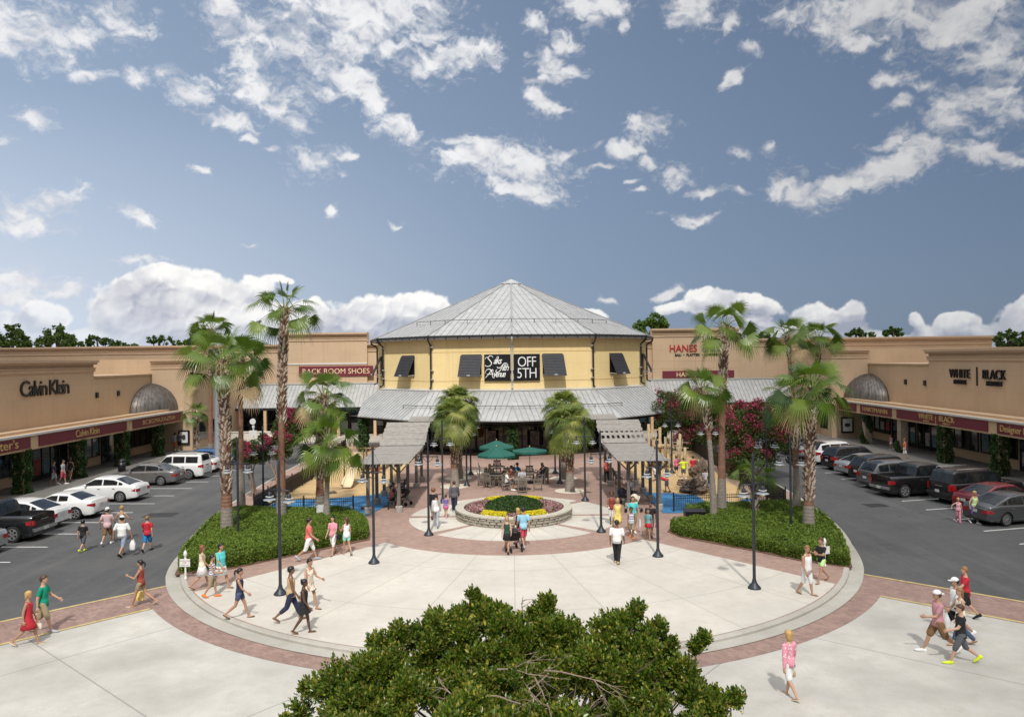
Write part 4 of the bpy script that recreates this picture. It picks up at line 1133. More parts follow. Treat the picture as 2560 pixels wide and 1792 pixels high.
# ---- fan palms
M_fan = m_leaf('fan_frond', [(.032, .075, .010), (.065, .125, .015), (.115, .185, .022), (.20, .27, .04)], .35, .3, .5)
M_fan2 = m_leaf('fan_frond_grey', [(.07, .11, .022), (.13, .18, .035), (.22, .26, .055), (.30, .31, .08)], .45, .25, .4)
M_pet = mat('frond_stalk', (.20, .24, .06), .5, var=.2)
M_dead = mat('dry_frond', (.34, .25, .13), .8, var=.25, scale=8)
M_tr_grey = mat('palm_trunk_grey', (.30, .26, .22), .9, var=.2, scale=9, bump=.7, fine=.3)
M_tr_red = mat('palm_trunk_bare', (.27, .14, .09), .9, var=.3, scale=6, bump=.7, fine=.3)
M_boot = mat('leaf_boot_pale', (.66, .57, .46), .85, var=.3, scale=20)
M_boot_d = mat('leaf_boot_dark', (.17, .095, .065), .9, var=.3, scale=10)
def fan(mb, c, d, up, R0, nb, step, droop, rn, m=0, seg=4, wk=1.):
    """one fan blade: c centre of the fan, d its axis, up its face normal"""
    s = d.cross(up).normalized(); up = s.cross(d)
    nc = len(mb.v); mb.v.append(tuple(c))
    for k in range(nb):
        al = (k-(nb-1)/2)*step
        t = d*math.cos(al)+s*math.sin(al)
        lat = (s*math.cos(al)-d*math.sin(al))
        ln = R0*(1-.22*abs(al)/1.9)*rn.uniform(.92, 1.05)
        cup = .16*math.cos(al)
        P = []
        dr = droop*rn.uniform(.7, 1.3)
        for i in range(seg+1):
            f = i/seg
            r_ = ln*f
            p = c+t*r_+up*(-cup*r_*f*.6)+Vector((0, 0, -1))*dr*ln*max(0, f-.45)**2*2.2
            w_ = step*r_*.52 if f <= .5 else step*ln*.235*(1-((f-.5)*2)**1.5*.97)
            P.append((p, max(w_, .004)*wk))
        n0 = len(mb.v)
        for i, (p, w_) in enumerate(P):
            # pleated: edges lifted
            mb.v.append(tuple(p+lat*w_+up*w_*.35)); mb.v.append(tuple(p-lat*w_+up*w_*.35*(1 if k % 2 else .2)))
        mb.f.append((nc, n0+3, n0+2)); mb.m.append(m)
        for i in range(1, seg):
            a = n0+2*i; mb.f.append((a, a+1, a+3, a+2)); mb.m.append(m)
def palm(x, y, h, lbl, trunk, lean=(0, 0), nf=30, R0=.95, Lp=.85, seed=1, tr=.17, sabal=False, young=False, name='fan_palm', spread=1., group='fan palms'):
    """trunk = (z where the grey smooth foot ends, z where the leaf boots begin)"""
    rn = random.Random(seed); nf = int(nf*.86) if not (sabal or young) else nf
    t = thing(name, lbl, 'palm tree', (x, y, 0), 0, group)
    z1, z2 = trunk
    mb = MB()
    K = max(6, int(h/.35)); pts = []; rad = []
    for i in range(K+1):
        f = i/K; z = h*f
        pts.append((lean[0]*f*f, lean[1]*f*f, z-.05 if i == 0 else z))
        r_ = tr*(1.32-.5*min(1, f*3)) if f < .33 else tr*(.82-.12*f)
        if z > z2: r_ = tr*(.9 if not sabal else .95)
        rad.append(r_)
    def cut(za, zb):
        P = [];
        for i in range(41):
            z = za+(zb-za)*i/40; f = z/h
            k = min(K-1, int(f*K)); g_ = f*K-k
            P.append(((lean[0]*f*f, lean[1]*f*f, z), rad[k]*(1-g_)+rad[min(K, k+1)]*g_+(.006*math.sin(z*38) if za < z2 else 0)))
        return P
    for (za, zb, m_) in ((-.05, z1, 0), (z1, z2, 1), (z2, h, 2)):
        if zb-za < .05: continue
        P = cut(max(za, 0) if za > 0 else za, zb); mb.tube([p for p, _ in P], [r_ for _, r_ in P], 12, m_)
    # old leaf bases: crossing stubs up the trunk
    z = z2; i = 0
    while z < h-.05:
        f = z/h; cx, cy = lean[0]*f*f, lean[1]*f*f
        for j in range(4):
            a = i*2.39996+j*1.571+rn.uniform(-.15, .15); zz = z+rn.uniform(-.03, .03)
            o = Vector((math.cos(a), math.sin(a), 0)); tt = Vector((-o.y, o.x, 0)); r_ = tr*.86
            b0 = Vector((cx, cy, zz))+o*r_*.8; ln = rn.uniform(.13, .22); wd = .07 if not sabal else .05
            tip = b0+o*(.09+.05*rn.random())+Vector((0, 0, ln))
            sgn = rn.choice((-1, 1))*.5
            tip = tip+tt*.05*sgn
            m_ = 3 if rn.random() < .62 else 2
            mb.add([b0-tt*wd-Vector((0, 0, .02)), b0+tt*wd-Vector((0, 0, .02)), tip+tt*wd*.45, tip-tt*wd*.45, b0-tt*wd*.7+o*.02+Vector((0, 0, -.05)), tip+o*.03],
                   [(0, 1, 2, 3), (0, 4, 1), (1, 4, 5, 2), (0, 3, 5, 4), (2, 5, 3)], m_)
        z += .062; i += 1
    mb.build('trunk', [M_tr_grey, M_tr_red, M_boot_d, M_boot], t, 50)
    mb = MB()
    top = Vector((lean[0], lean[1], h))
    for i in range(nf):
        f = (i+.5)/nf
        ev = R(86-116*f*spread+rn.uniform(-8, 8)) if not young else R(80-75*f+rn.uniform(-6, 6))
        a = i*2.39996+rn.uniform(-.2, .2)
        d = Vector((math.cos(a)*math.cos(ev), math.sin(a)*math.cos(ev), math.sin(ev)))
        lp = Lp*rn.uniform(.8, 1.15)*(.75 if f < .2 else 1)
        base = top+Vector((math.cos(a), math.sin(a), 0))*tr*.5+Vector((0, 0, -.25*f))
        mid = base+d*lp*.55; end = base+d*lp+Vector((0, 0, -.13*lp*(1+f)))
        mb.tube([base, mid, end], [.022, .016, .011], 5, 1)
        dd = (end-mid).normalized(); sag = (.15+.35*f)*(1.2 if sabal else 1)
        dd = (dd+Vector((0, 0, -sag))).normalized()
        up = Vector((0, 0, 1))-dd*dd.z
        up = up.normalized() if up.length > .1 else Vector((-math.cos(a), -math.sin(a), 0))
        roll = rn.uniform(-1.0, 1.0) if not sabal else rn.uniform(-.5, .5); s_ = dd.cross(up); up = (up*math.cos(roll)+s_*math.sin(roll)).normalized()
        old = f > .9 and not young
        if sabal: fan(mb, end, dd, up, R0*rn.uniform(.85, 1.1), 26, .135, .5, rn, 0, 4, 1.1)
        else: fan(mb, end, dd, up, R0*rn.uniform(.85, 1.1)*(.8 if f < .15 else 1), 22, .15, .16+.45*f, rn, 2 if old and rn.random() < .6 else 0)
    if not young:      # hanging fibres and dry stalks under the crown
        for j in range(26):
            a = rn.uniform(0, 6.28); r_ = rn.uniform(.1, .5); L_ = rn.uniform(.25, .7)
            p = top+Vector((math.cos(a)*r_*.5, math.sin(a)*r_*.5, -.1)); mb.tube([p, p+Vector((math.cos(a)*r_, math.sin(a)*r_, -L_*.4)), p+Vector((math.cos(a)*r_*1.1, math.sin(a)*r_*1.1, -L_))], [.012, .009, .004], 4, 2)
    mb.build('crown', [M_fan2 if sabal else M_fan, M_pet, M_dead], t)
    return t
def palm_px(bx, by, cx_, cy_, lbl, trunkpx, **kw):
    """foot at (bx, by), crown heart at (cx_, cy_); trunkpx = rows where the grey foot / leaf boots begin"""
    x, y = at(bx, by); h = zat(cx_, cy_, y); lx = xat(cx_, cy_, y)-x
    palm(x, y, h, lbl, (max(.1, zat(bx, trunkpx[0], y)), max(.15, zat(bx, trunkpx[1], y))), (lx, 0), **kw)
palm_px(568, 1350, 556, 898, 'fan palm with a shaggy boot covered trunk, nearest in the left hedge', (1268, 1235), seed=3, nf=32, R0=.98, Lp=1.3, tr=.25)
palm_px(704, 1312, 712, 768, 'tallest fan palm, slender and standing alone in the left hedge', (1230, 1055), seed=4, nf=27, R0=.88, Lp=1.2, tr=.22)
palm_px(605, 1296, 600, 890, 'fan palm just behind the shaggy one at the road side of the left hedge', (1170, 985), seed=5, nf=28, R0=.95, Lp=.85, tr=.17)
palm_px(800, 1300, 810, 985, 'fan palm with a dark booted trunk, left one of the pair near the slide', (1238, 1200), seed=6, nf=26, R0=.86, Lp=1.05, tr=.22)
palm_px(817, 1318, 822, 1098, 'low fan palm with a wide drooping crown, right one of the pair near the slide', (1205, 1190), seed=7, nf=28, R0=.98, Lp=1.15, tr=.17)
palm_px(1805, 1300, 1812, 815, 'tallest fan palm on the right, crossing trunks with its shorter neighbour', (1195, 985), seed=8, nf=27, R0=.86, Lp=1.1, tr=.21)
palm_px(1782, 1312, 1757, 962, 'leaning fan palm with a smooth lower trunk, left one of the right hand pair', (1110, 1100), lean=(0, 0), seed=9, nf=24, R0=.85, Lp=.75, tr=.16) if False else None
x_, y_ = at(1785, 1312)
palm(x_, y_, zat(1757, 968, y_), 'leaning fan palm with a smooth lower trunk, left one of the right hand pair', (zat(0, 1120, y_)-.0, zat(0, 1110, y_)+.3), (xat(1757, 968, y_)-x_, 0), 24, .85, .75, 9, .16)
palm_px(1992, 1295, 1985, 990, 'fan palm with a straight pale trunk at the road side of the right hedge', (1170, 1120), seed=10, nf=28, R0=.92, Lp=1.15, tr=.19)
palm_px(2022, 1342, 2030, 968, 'stout booted fan palm nearest the road in the right hedge', (1262, 1252), seed=11, nf=32, R0=1.055, Lp=1.05, tr=.235)
x_, y_ = at(1887, 1302); palm(x_, y_, 2.35, 'small young fan palm with upright fronds in the right hedge', (.2, .3), (0, 0), 15, .75, .7, 12, .15, young=True)
# farther ones
for (bx, y_, cx_, cy_, lbl, sd) in ((527, 64, 528, 822, 'far fan palm behind the shaggy palm at the left shops', 21), (1990, 62, 1968, 838, 'far left fan palm of the two rising behind the right hedge', 22), (2045, 66, 2046, 842, 'far right fan palm of the two rising behind the right hedge', 23)):
    x_ = xat(bx, 1130, y_); h_ = zat(cx_, cy_, y_)
    palm(x_, y_, h_, lbl, (1.5, h_-4.0), (xat(cx_, cy_, y_)-x_, 0), 28, 1.15, 1.2, sd, .22)
x_, y_ = xat(491, 1100, 67), 67
palm(x_, y_, 4.0, 'small fan palm beside the poster case on the left end block', (.1, .4), (0, 0), 22, .8, .75, 24, .2)
# sabal palms in the plaza
for (px, py, h_, lbl, sd) in ((1137, 1216, 4.75, 'front cabbage palm left of the green umbrellas', 31), (1147, 1196, 5.35, 'rear cabbage palm left of the green umbrellas', 32), (1425, 1228, 4.35, 'front cabbage palm right of the green umbrellas', 33), (1411, 1197, 5.0, 'rear cabbage palm right of the green umbrellas', 34)):
    x_, y_ = at(px, py); palm(x_, y_, h_, lbl, (1.2, 1.3), (.0, 0), 58, .92, .95, sd, .25, True, name='cabbage_palm', spread=1.12, group='cabbage palms in the plaza')

# ---- hedges
M_hedge = m_leaf('hedge_leaf', [(.07, .125, .016), (.125, .195, .025), (.185, .265, .038), (.27, .34, .06)], .5, .2, .3)
M_hin = mat('hedge_core_dark', (.02, .03, .01), .9, var=.4, scale=10)  # near-black green filler core that keeps the hedge from being see-through
def inside(poly, P):
    x, y = P[:, 0], P[:, 1]; c = np.zeros(len(P), bool); n = len(poly)
    for i in range(n):
        x0, y0 = poly[i]; x1, y1 = poly[(i+1) % n]
        k = ((y0 > y) != (y1 > y)) & (x < (x1-x0)*(y-y0)/((y1-y0) if y1 != y0 else 1e-9)+x0); c ^= k
    return c
def edge_dist(poly, P):
    d = np.full(len(P), 9e9)
    for i in range(len(poly)):
        a = np.array(poly[i]); b = np.array(poly[(i+1) % len(poly)]); ab = b-a
        t = np.clip(((P-a)@ab)/(ab@ab), 0, 1); d = np.minimum(d, np.linalg.norm(P-(a+t[:, None]*ab), axis=1))
    return d
def hedge(poly, H, dens, lbl, seed):
    r = np.random.RandomState(seed); P_ = np.array(poly); lo, hi = P_.min(0), P_.max(0)
    n = int((hi-lo).prod()*dens); Q = lo+r.rand(n, 2)*(hi-lo); Q = Q[inside(poly, Q)]
    ed = edge_dist(poly, Q)
    def bumps(Q): return (fbm(Q[:, 0], Q[:, 1], 1.1, 3, .6, seed)-.5)*.34+(fbm(Q[:, 0], Q[:, 1], 4.2, 2, .6, seed+5)-.5)*.22
    top = (H+bumps(Q))*np.sqrt(np.clip(1-(1-np.clip(ed/.38, 0, 1))**2, .04, 1))
    z = top-np.abs(r.normal(size=len(Q)))*.05
    C = np.column_stack([Q, z]); D_ = r.normal(size=C.shape)*.75+[0, -.1, .8]
    # flanks
    m = int(dens*len(poly)*.9); SC = []; SD = []
    for i in range(len(poly)):
        a = np.array(poly[i]); b = np.array(poly[(i+1) % len(poly)]); L = np.linalg.norm(b-a); k = int(L*dens*.75)
        t = r.rand(k)[:, None]; p = a+t*(b-a); nrm = np.array([(b-a)[1], -(b-a)[0]])/L
        if inside(poly, ((a+b)/2+nrm*.05)[None])[0]: nrm = -nrm
        zz = r.rand(k)*H*.95; bul = .05*np.sin(zz/H*3.1)+(fbm(p[:, 0], p[:, 1], 3.5, 2, .6, seed+9)-.5)*.3-.03
        p = p+nrm*bul[:, None]+r.normal(size=(k, 2))*.02
        SC.append(np.column_stack([p, zz])); SD.append(np.column_stack([np.tile(nrm, (k, 1)), np.full(k, .35)])+r.normal(size=(k, 3))*.6)
    C = np.vstack([C]+SC); D_ = unit(np.vstack([D_]+SD))
    # solid core
    g = MB(); N = len(poly)
    core = [tuple(np.array(p)+(P_.mean(0)-np.array(p))*.02) for p in poly]
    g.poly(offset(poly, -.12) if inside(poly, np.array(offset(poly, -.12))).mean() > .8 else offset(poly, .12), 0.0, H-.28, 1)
    L = .075*(1+r.uniform(-.5, .35, len(C)))
    o = leaf_mesh('hedge', [M_hedge, M_hin], C, D_, L, L*.55, seed, extra=g)
    return tag(o, lbl, 'hedge', 'clipped hedges on the plaza island')
hl = [(-13.35, 29.9), (-11.55, 30.65), (-9.8, 32.35), (-6.95, 35.35), (-7.15, 36.6), (-7.7, 38.3), (-8.9, 40.0), (-9.9, 40.5), (-12.5, 40.1), (-14.3, 40.6), (-15.3, 40.3), (-15.35, 38.4), (-14.85, 35.8), (-14.3, 33), (-13.75, 31)]
hr = [(13.2, 29.75), (11.65, 30.9), (10.3, 32.5), (7.75, 35.15), (7.55, 36.1), (7.9, 36.75), (9.3, 36.9), (10.1, 38.2), (9.3, 39.1), (9.2, 40.0), (10.5, 40.3), (12.3, 40.3), (14.4, 40.8), (15.5, 40.5), (15.6, 39.0), (15.2, 36.3), (14.55, 33.6), (13.75, 31.3)]
hedge(hl, .66, 1350, 'broad clipped green hedge bed on the left with palms growing out of it', 41)
hedge(hr, .62, 1350, 'broad clipped green hedge bed on the right with a black utility box', 42)

# ---- broadleaf trees
def lump_points(lumps, n, r, shell=.35, up=True):
    w_ = np.array([l[3]**2 for l in lumps]); w_ = w_/w_.sum(); idx = r.choice(len(lumps), n, p=w_); Lm = np.array(lumps, float)[idx]
    d = unit(r.normal(size=(n, 3)))
    q = 1-np.abs(r.normal(size=n))*shell*.5
    sc_ = np.ones((n, 3))
    if Lm.shape[1] > 4: sc_[:, 2] = Lm[:, 4]
    C = Lm[:, :3]+d*(Lm[:, 3]*q)[:, None]*sc_
    return C, d
def branchy(mb, base, lumps, rn, r0=.09, m=0, k=None, stems=3):
    base = Vector(base)
    for i, l in enumerate(lumps):
        c = Vector(l[:3]); s = base+Vector((rn.uniform(-.1, .1)*stems*.5, rn.uniform(-.1, .1)*stems*.5, 0))
        mid = s.lerp(c, .5)+Vector((rn.uniform(-.15, .15), rn.uniform(-.15, .15), .12*(c-s).length))
        q1 = s.lerp(mid, .5)*1.0+Vector((rn.uniform(-.06, .06), rn.uniform(-.06, .06), .04))
        mb.tube([s, q1, mid, c], [r0, r0*.75, r0*.5, r0*.15], 7, m)
        for j in range(4):
            a = mid.lerp(c, rn.uniform(.1, .8)); b = c+Vector((rn.gauss(0, 1), rn.gauss(0, 1), rn.gauss(0, .8)))*l[3]*.6
            mb.tube([a, a.lerp(b, .5)+Vector((0, 0, .05)), b], [r0*.3, r0*.18, r0*.05], 5, m)
M_bark = mat('bark_brown', (.15, .115, .09), .9, var=.3, scale=12, bump=.6)
M_bark2 = mat('crape_bark', (.28, .2, .15), .8, var=.25, scale=8, bump=.3)
M_cmg = m_leaf('crape_leaf', [(.025, .06, .012), (.05, .10, .018), (.09, .14, .025), (.10, .09, .03)], .5, .25)
M_cmp = m_leaf('crape_blossom', [(.16, .012, .035), (.30, .018, .07), (.42, .035, .11), (.50, .09, .18)], .6, .25)
def crape(x, y, lumps, lbl, seed, nl=5200, nb=3000, flower=.5):
    """lumps are (dx, dy, z, r)"""
    r = np.random.RandomState(seed); rn = random.Random(seed)
    t = thing('crape_myrtle', lbl, 'tree', (x, y, 0), 0, 'crape myrtles')
    mb = MB(); branchy(mb, (0, 0, -.05), lumps, rn, .075); mb.build('trunk', M_bark2, t, 50)
    small = []
    for l in lumps:
        for _ in range(9):
            d = unit(r.normal(size=(1, 3)))[0]; d[2] = abs(d[2])*.8 if r.rand() < .65 else d[2]
            small.append((l[0]+d[0]*l[3]*.75, l[1]+d[1]*l[3]*.75, l[2]+d[2]*l[3]*.65, l[3]*r.uniform(.28, .48)))
    nl *= 3; C, d = lump_points(small, nl, r, .8); D_ = unit(d+r.normal(size=C.shape)*.7)
    L = .15*(1+r.uniform(-.3, .3, nl)); leaf_mesh('crown', M_cmg, C, D_, L, L*.6, seed, parent=t)
    pick = [s_ for s_ in small if r.rand() < flower]; nb = int(nb*1.8)
    tops = [(s_[0]+r.normal()*.1, s_[1]+r.normal()*.1, s_[2]+s_[3]*.5, s_[3]*.85) for s_ in pick]
    C, d = lump_points(tops, nb, r, 1.1); D_ = unit(r.normal(size=C.shape))
    L = .11*(1+r.uniform(-.3, .3, nb)); leaf_mesh('blossoms', M_cmp, C, D_, L, L*.85, seed+1, parent=t)
def crown_px(x, y, lst, ry=1.):
    """lumps measured as (px, py, radius px) at the distance of the tree"""
    return [(xat(a, b, y+k)-x, k, zat(a, b, y+k), c*1.25*y/FOC) for (a, b, c, k) in lst]
x, y = 16.6, 52.
crape(x, y, crown_px(x, y, [(1905, 1110, 62, 0), (1850, 1075, 50, .6), (1940, 1060, 46, 0), (1880, 1160, 45, -.5), (1955, 1125, 38, .3), (1905, 1040, 36, 0), (1860, 1130, 40, -.4)]), 'large pink flowering crape myrtle right of the leaning palm', 51, 9000, 7500, .85)
x, y = 16.4, 61.
crape(x, y, crown_px(x, y, [(1820, 1050, 46, 0), (1780, 1040, 42, 0), (1830, 1095, 44, .4), (1785, 1090, 38, -.3)]), 'pink flowering crape myrtle behind the pair of right palms', 52, 6500, 4800, .75)
x, y = 15.6, 68.
crape(x, y, crown_px(x, y, [(1700, 1030, 50, 0), (1750, 1055, 60, 0), (1690, 1080, 46, 0), (1735, 1110, 48, 0), (1665, 1005, 28, 0), (1765, 1010, 46, 0), (1790, 1080, 44, 0)]), 'large crape myrtle beside the wooden rope tower', 53, 9500, 4200, .5)
x, y = -16.5, 62.
crape(x, y, crown_px(x, y, [(745, 1060, 40, 0), (715, 1090, 30, 0), (775, 1090, 30, 0), (725, 1045, 22, 0)]), 'crape myrtle with dull red blossoms behind the tallest palm', 54, 4500, 3200, .7)
x, y = -16.3, 52.
crape(x, y, crown_px(x, y, [(690, 1120, 32, 0), (655, 1112, 26, 0), (720, 1105, 24, 0)]), 'thin crape myrtle with bare stems beside the left fence', 55, 1600, 1300, .55)
x, y = -15.9, 46.
crape(x, y, crown_px(x, y, [(622, 1150, 32, 0), (600, 1120, 26, 0), (640, 1135, 22, 0)]), 'small drooping crape myrtle nearest on the left fence side', 56, 2000, 900, .4)

# ---- trees beyond the roofs
M_pine = m_leaf('pine_needles', [(.08, .14, .04), (.13, .20, .05), (.18, .25, .07)], .7, .1, .2)
M_oak = m_leaf('oak_leaf', [(.055, .11, .02), (.10, .18, .03), (.15, .25, .045)], .6, .15, .3)
def far_tree(px, py, y, lst, lbl, seed, m_=None, size=.5, n=1500, name='pine_tree'):
    """lst lumps (px, py, r px)"""
    r = np.random.RandomState(seed); rn = random.Random(seed); x = xat(px, py, y)
    t = thing(name, lbl, 'tree', (x, y, 0), 0, 'trees beyond the roofs')
    lumps = [(xat(a, b, y)-x, rn.uniform(-1, 1)*c*y/FOC*.4, zat(a, b, y), c*y/FOC) for a, b, c in lst]
    mb = MB(); mb.tube([(0, 0, -.1), (.1, 0, lumps[0][2]*.5), (lumps[0][0]*.4, 0, lumps[0][2])], [.45, .35, .12], 8)
    for l in lumps: mb.tube([(lumps[0][0]*.3, 0, min(l[2], lumps[0][2])*.8), (l[0], l[1], l[2])], [.16, .04], 6)
    mb.build('trunk', M_bark, t, True)
    small = []
    for l in lumps:
        for _ in range(10):
            d = unit(r.normal(size=(1, 3)))[0]; small.append((l[0]+d[0]*l[3]*.8, l[1]+d[1]*l[3]*.6, l[2]+d[2]*l[3]*.6, l[3]*r.uniform(.22, .42)))
    C, d = lump_points(small, n, r, 1.); D_ = unit(d+r.normal(size=C.shape)*.8); L = size*(1+r.uniform(-.4, .4, n))
    leaf_mesh('crown', m_ or M_pine, C, D_, L, L*.5, seed, parent=t)
far_tree(30, 845, 112, [(32, 822, 22), (10, 850, 28), (55, 858, 26), (35, 850, 30), (80, 868, 20)], 'dark pine at the far left edge beyond the roof', 61, n=2600)
far_tree(145, 845, 112, [(145, 818, 14), (140, 840, 26), (165, 855, 28), (120, 858, 26), (150, 862, 36), (190, 868, 20)], 'pointed dark pine second from the left edge', 62, n=3000)
far_tree(250, 860, 118, [(232, 852, 16), (268, 860, 18), (212, 862, 14), (300, 866, 20), (335, 868, 14)], 'row of low dark pine tops left of the flat topped pine', 63, n=1900)
far_tree(400, 850, 118, [(395, 846, 15), (412, 850, 16), (378, 850, 12), (432, 860, 12)], 'small flat topped pine with an open crown beyond the left roof', 64, M_oak, n=800, size=.4)
far_tree(480, 850, 104, [(490, 845, 26), (465, 858, 22), (505, 830, 18)], 'light green broadleaf tree behind the far left palm', 65, M_oak, n=1500, name='broadleaf_tree')
far_tree(1635, 820, 112, [(1635, 800, 22), (1608, 815, 24), (1662, 812, 22), (1640, 825, 26), (1612, 835, 20)], 'round green pine between the cone roof and the red wall letters', 66, M_oak, n=2600)
far_tree(2140, 835, 118, [(2138, 826, 12), (2155, 832, 14), (2124, 832, 10), (2180, 838, 10)], 'low dark pine top right of the far palms', 67, n=900)
far_tree(2235, 832, 118, [(2232, 826, 14), (2218, 832, 10), (2250, 831, 12)], 'rounded green tree top in the middle of the right roof line', 68, M_oak, n=900)
far_tree(2530, 850, 100, [(2515, 835, 16), (2545, 842, 20), (2490, 848, 14), (2525, 858, 22), (2556, 856, 18), (2500, 862, 16)], 'open crowned pine at the far right edge beyond the roof', 69, n=1700)
far_tree(1905, 842, 118, [(1915, 836, 12), (1895, 842, 10)], 'small tree top beyond the roof between the right palms', 70, M_oak, n=500)
far_tree(760, 850, 125, [(700, 858, 8)], 'sliver of tree beyond the rear left roof', 71, M_oak, n=200) if False else None

# ---- planter with flowers
t = thing('stone_planter', 'round flower planter with a low rough stone wall in the middle of the plaza', 'planter', (0, 40.25, 0))
M_stone = mat('planter_stone', (.38, .345, .28), .9, var=.28, scale=5, bump=.9, fine=.25)
M_cap = mat('planter_cap', (.50, .465, .39), .85, var=.12, scale=4, bump=.3, fine=.15)
M_gap = mat('planter_core', (.06, .05, .045), .9)
rn = random.Random(7); RP = 3.08
g = MB(); g.lathe([(RP-.10, -.02), (RP-.10, .41), (RP-.42, .41), (RP-.42, .2)], 64, (0, 0, 0), cap=False); g.build('wall_core', M_gap, t, 40)
g = MB()
for row in range(3):
    a = rn.uniform(0, .1); z0 = .0+row*.14
    while a < 6.283+.0:
        da = rn.uniform(.26, .42)/RP; o_ = RP+rn.uniform(-.015, .03); b = min(a+da-.012, 6.28)
        if b-a < .02: break
        ins = RP-.14; zt_ = z0+.128
        e = .025
        P = [(o_-e, a, z0+.004), (o_-e, b, z0+.004), (o_-e, b, zt_), (o_-e, a, zt_), (o_+.02, a+.012, z0+.03), (o_+.02, b-.012, z0+.03), (o_+.02, b-.012, zt_-.025), (o_+.02, a+.012, zt_-.025), (ins, a, z0+.004), (ins, b, z0+.004), (ins, b, zt_), (ins, a, zt_)]
        g.add([(r_*math.cos(q), r_*math.sin(q), z) for r_, q, z in P], [(4, 5, 6, 7), (0, 1, 5, 4), (1, 2, 6, 5), (2, 3, 7, 6), (3, 0, 4, 7), (0, 8, 9, 1), (3, 2, 10, 11), (0, 3, 11, 8), (1, 9, 10, 2)])
        a += da
tag(g.build('stone_courses', M_stone, t), kind='stuff')
g = MB()
for k in range(44):
    a0, a1 = k*2*math.pi/44, (k+1)*2*math.pi/44-.006
    P = [(r_*math.cos(q), r_*math.sin(q), z) for z in (.425, .505) for r_, q in ((RP-.40, a0), (RP+.05, a0), (RP+.05, a1), (RP-.40, a1))]
    g.add(P, [(0, 3, 2, 1), (4, 5, 6, 7), (0, 1, 5, 4), (1, 2, 6, 5), (2, 3, 7, 6), (3, 0, 4, 7)])
tag(g.build('cap_stones', M_cap, t), kind='stuff')
g = MB(); g.lathe([(RP-.38, .37), (.01, .43)], 40, (0, 0, 0), cap=False); g.build('soil', M_mulch, t)
M_shrub = m_leaf('planter_shrub_leaf', [(.02, .05, .01), (.035, .085, .016), (.055, .115, .02)], .5, .2)
M_fyel = m_leaf('yellow_petal', [(.80, .60, .01), (.88, .72, .02), (.82, .76, .08)], .6, .2)
M_fpink = m_leaf('pink_petal', [(.42, .10, .15), (.55, .26, .30), (.68, .50, .50), (.16, .03, .04)], .6, .2)
M_fgrn = m_leaf('bedding_leaf', [(.04, .09, .018), (.07, .14, .025), (.09, .05, .03)], .5, .2)
def patch(fn, n, name, mats, lbl, cat, group, seed, size=.07, pf=.5):
    r = np.random.RandomState(seed); C = fn(r, n); D_ = unit(r.normal(size=C.shape)*.8+[0, 0, .7]); L = size*(1+r.uniform(-.3, .3, len(C)))
    mi = (r.rand(len(C)) > pf).astype(int)
    C[mi == 1, 2] -= .03
    tag(leaf_mesh(name, mats, C, D_, L, L*.75, seed, mi=mi), lbl, cat, group)
def mound(cx, cy, rx, ry, z0, h):
    def f(r, n):
        a = r.rand(n)*6.283; q = np.sqrt(r.rand(n)); x = np.cos(a)*q; y = np.sin(a)*q
        z = z0+h*np.sqrt(np.clip(1-q**2*.95, 0, 1))*(1+.25*(fbm(x+3, y+3, 3, 2, .5, 7)-.5)*2)
        return np.column_stack([cx+x*rx, cy+y*ry, z-np.abs(r.normal(size=n))*.03])
    return f
patch(mound(0, 40.35, 1.55, 2.1, .45, .42), 9000, 'shrub', [M_shrub, M_shrub], 'low dark green shrub mound in the middle of the round planter', 'shrub', None, 81, .08)
def arcp(a0, a1, r0, r1, z0, h):
    def f(r, n):
        a = np.radians(a0+(a1-a0)*r.rand(n)); q = r0+(r1-r0)*r.rand(n); e = np.sin(np.clip((q-r0)/(r1-r0), 0, 1)*3.14)
        return np.column_stack([np.cos(a)*q, 40.25+np.sin(a)*q, z0+h*e+r.normal(size=n)*.015])
    return f
YG, PG = 'yellow flower patches in the planter', 'pink flower patches in the planter'
for i, (a0, a1, w_) in enumerate(((-128, -103, 'front left'), (-77, -52, 'front right'), (52, 80, 'back right'), (100, 128, 'back left'))):
    patch(arcp(a0-4, a1+4, 1.95, 2.6, .46, .18), 2300, 'yellow_flowers', [M_fyel, M_fgrn], 'yellow flower patch in the %s of the round planter' % w_, 'flowers', YG, 82+i, .07, .85)
for i, (a0, a1, r0, w_) in enumerate(((132, 225, 1.65, 'left end of the round planter'), (-45, 48, 1.65, 'right end of the round planter'), (-100, -80, 2.0, 'front between the yellow patches'), (82, 98, 2.05, 'back edge behind the shrub'))):
    patch(arcp(a0, a1, r0, 2.6, .44, .14), 2600 if i < 2 else 900, 'pink_flowers', [M_fpink, M_fgrn], 'pink and dark red bedding flowers at the '+w_, 'flowers', PG, 90+i, .075, .5)

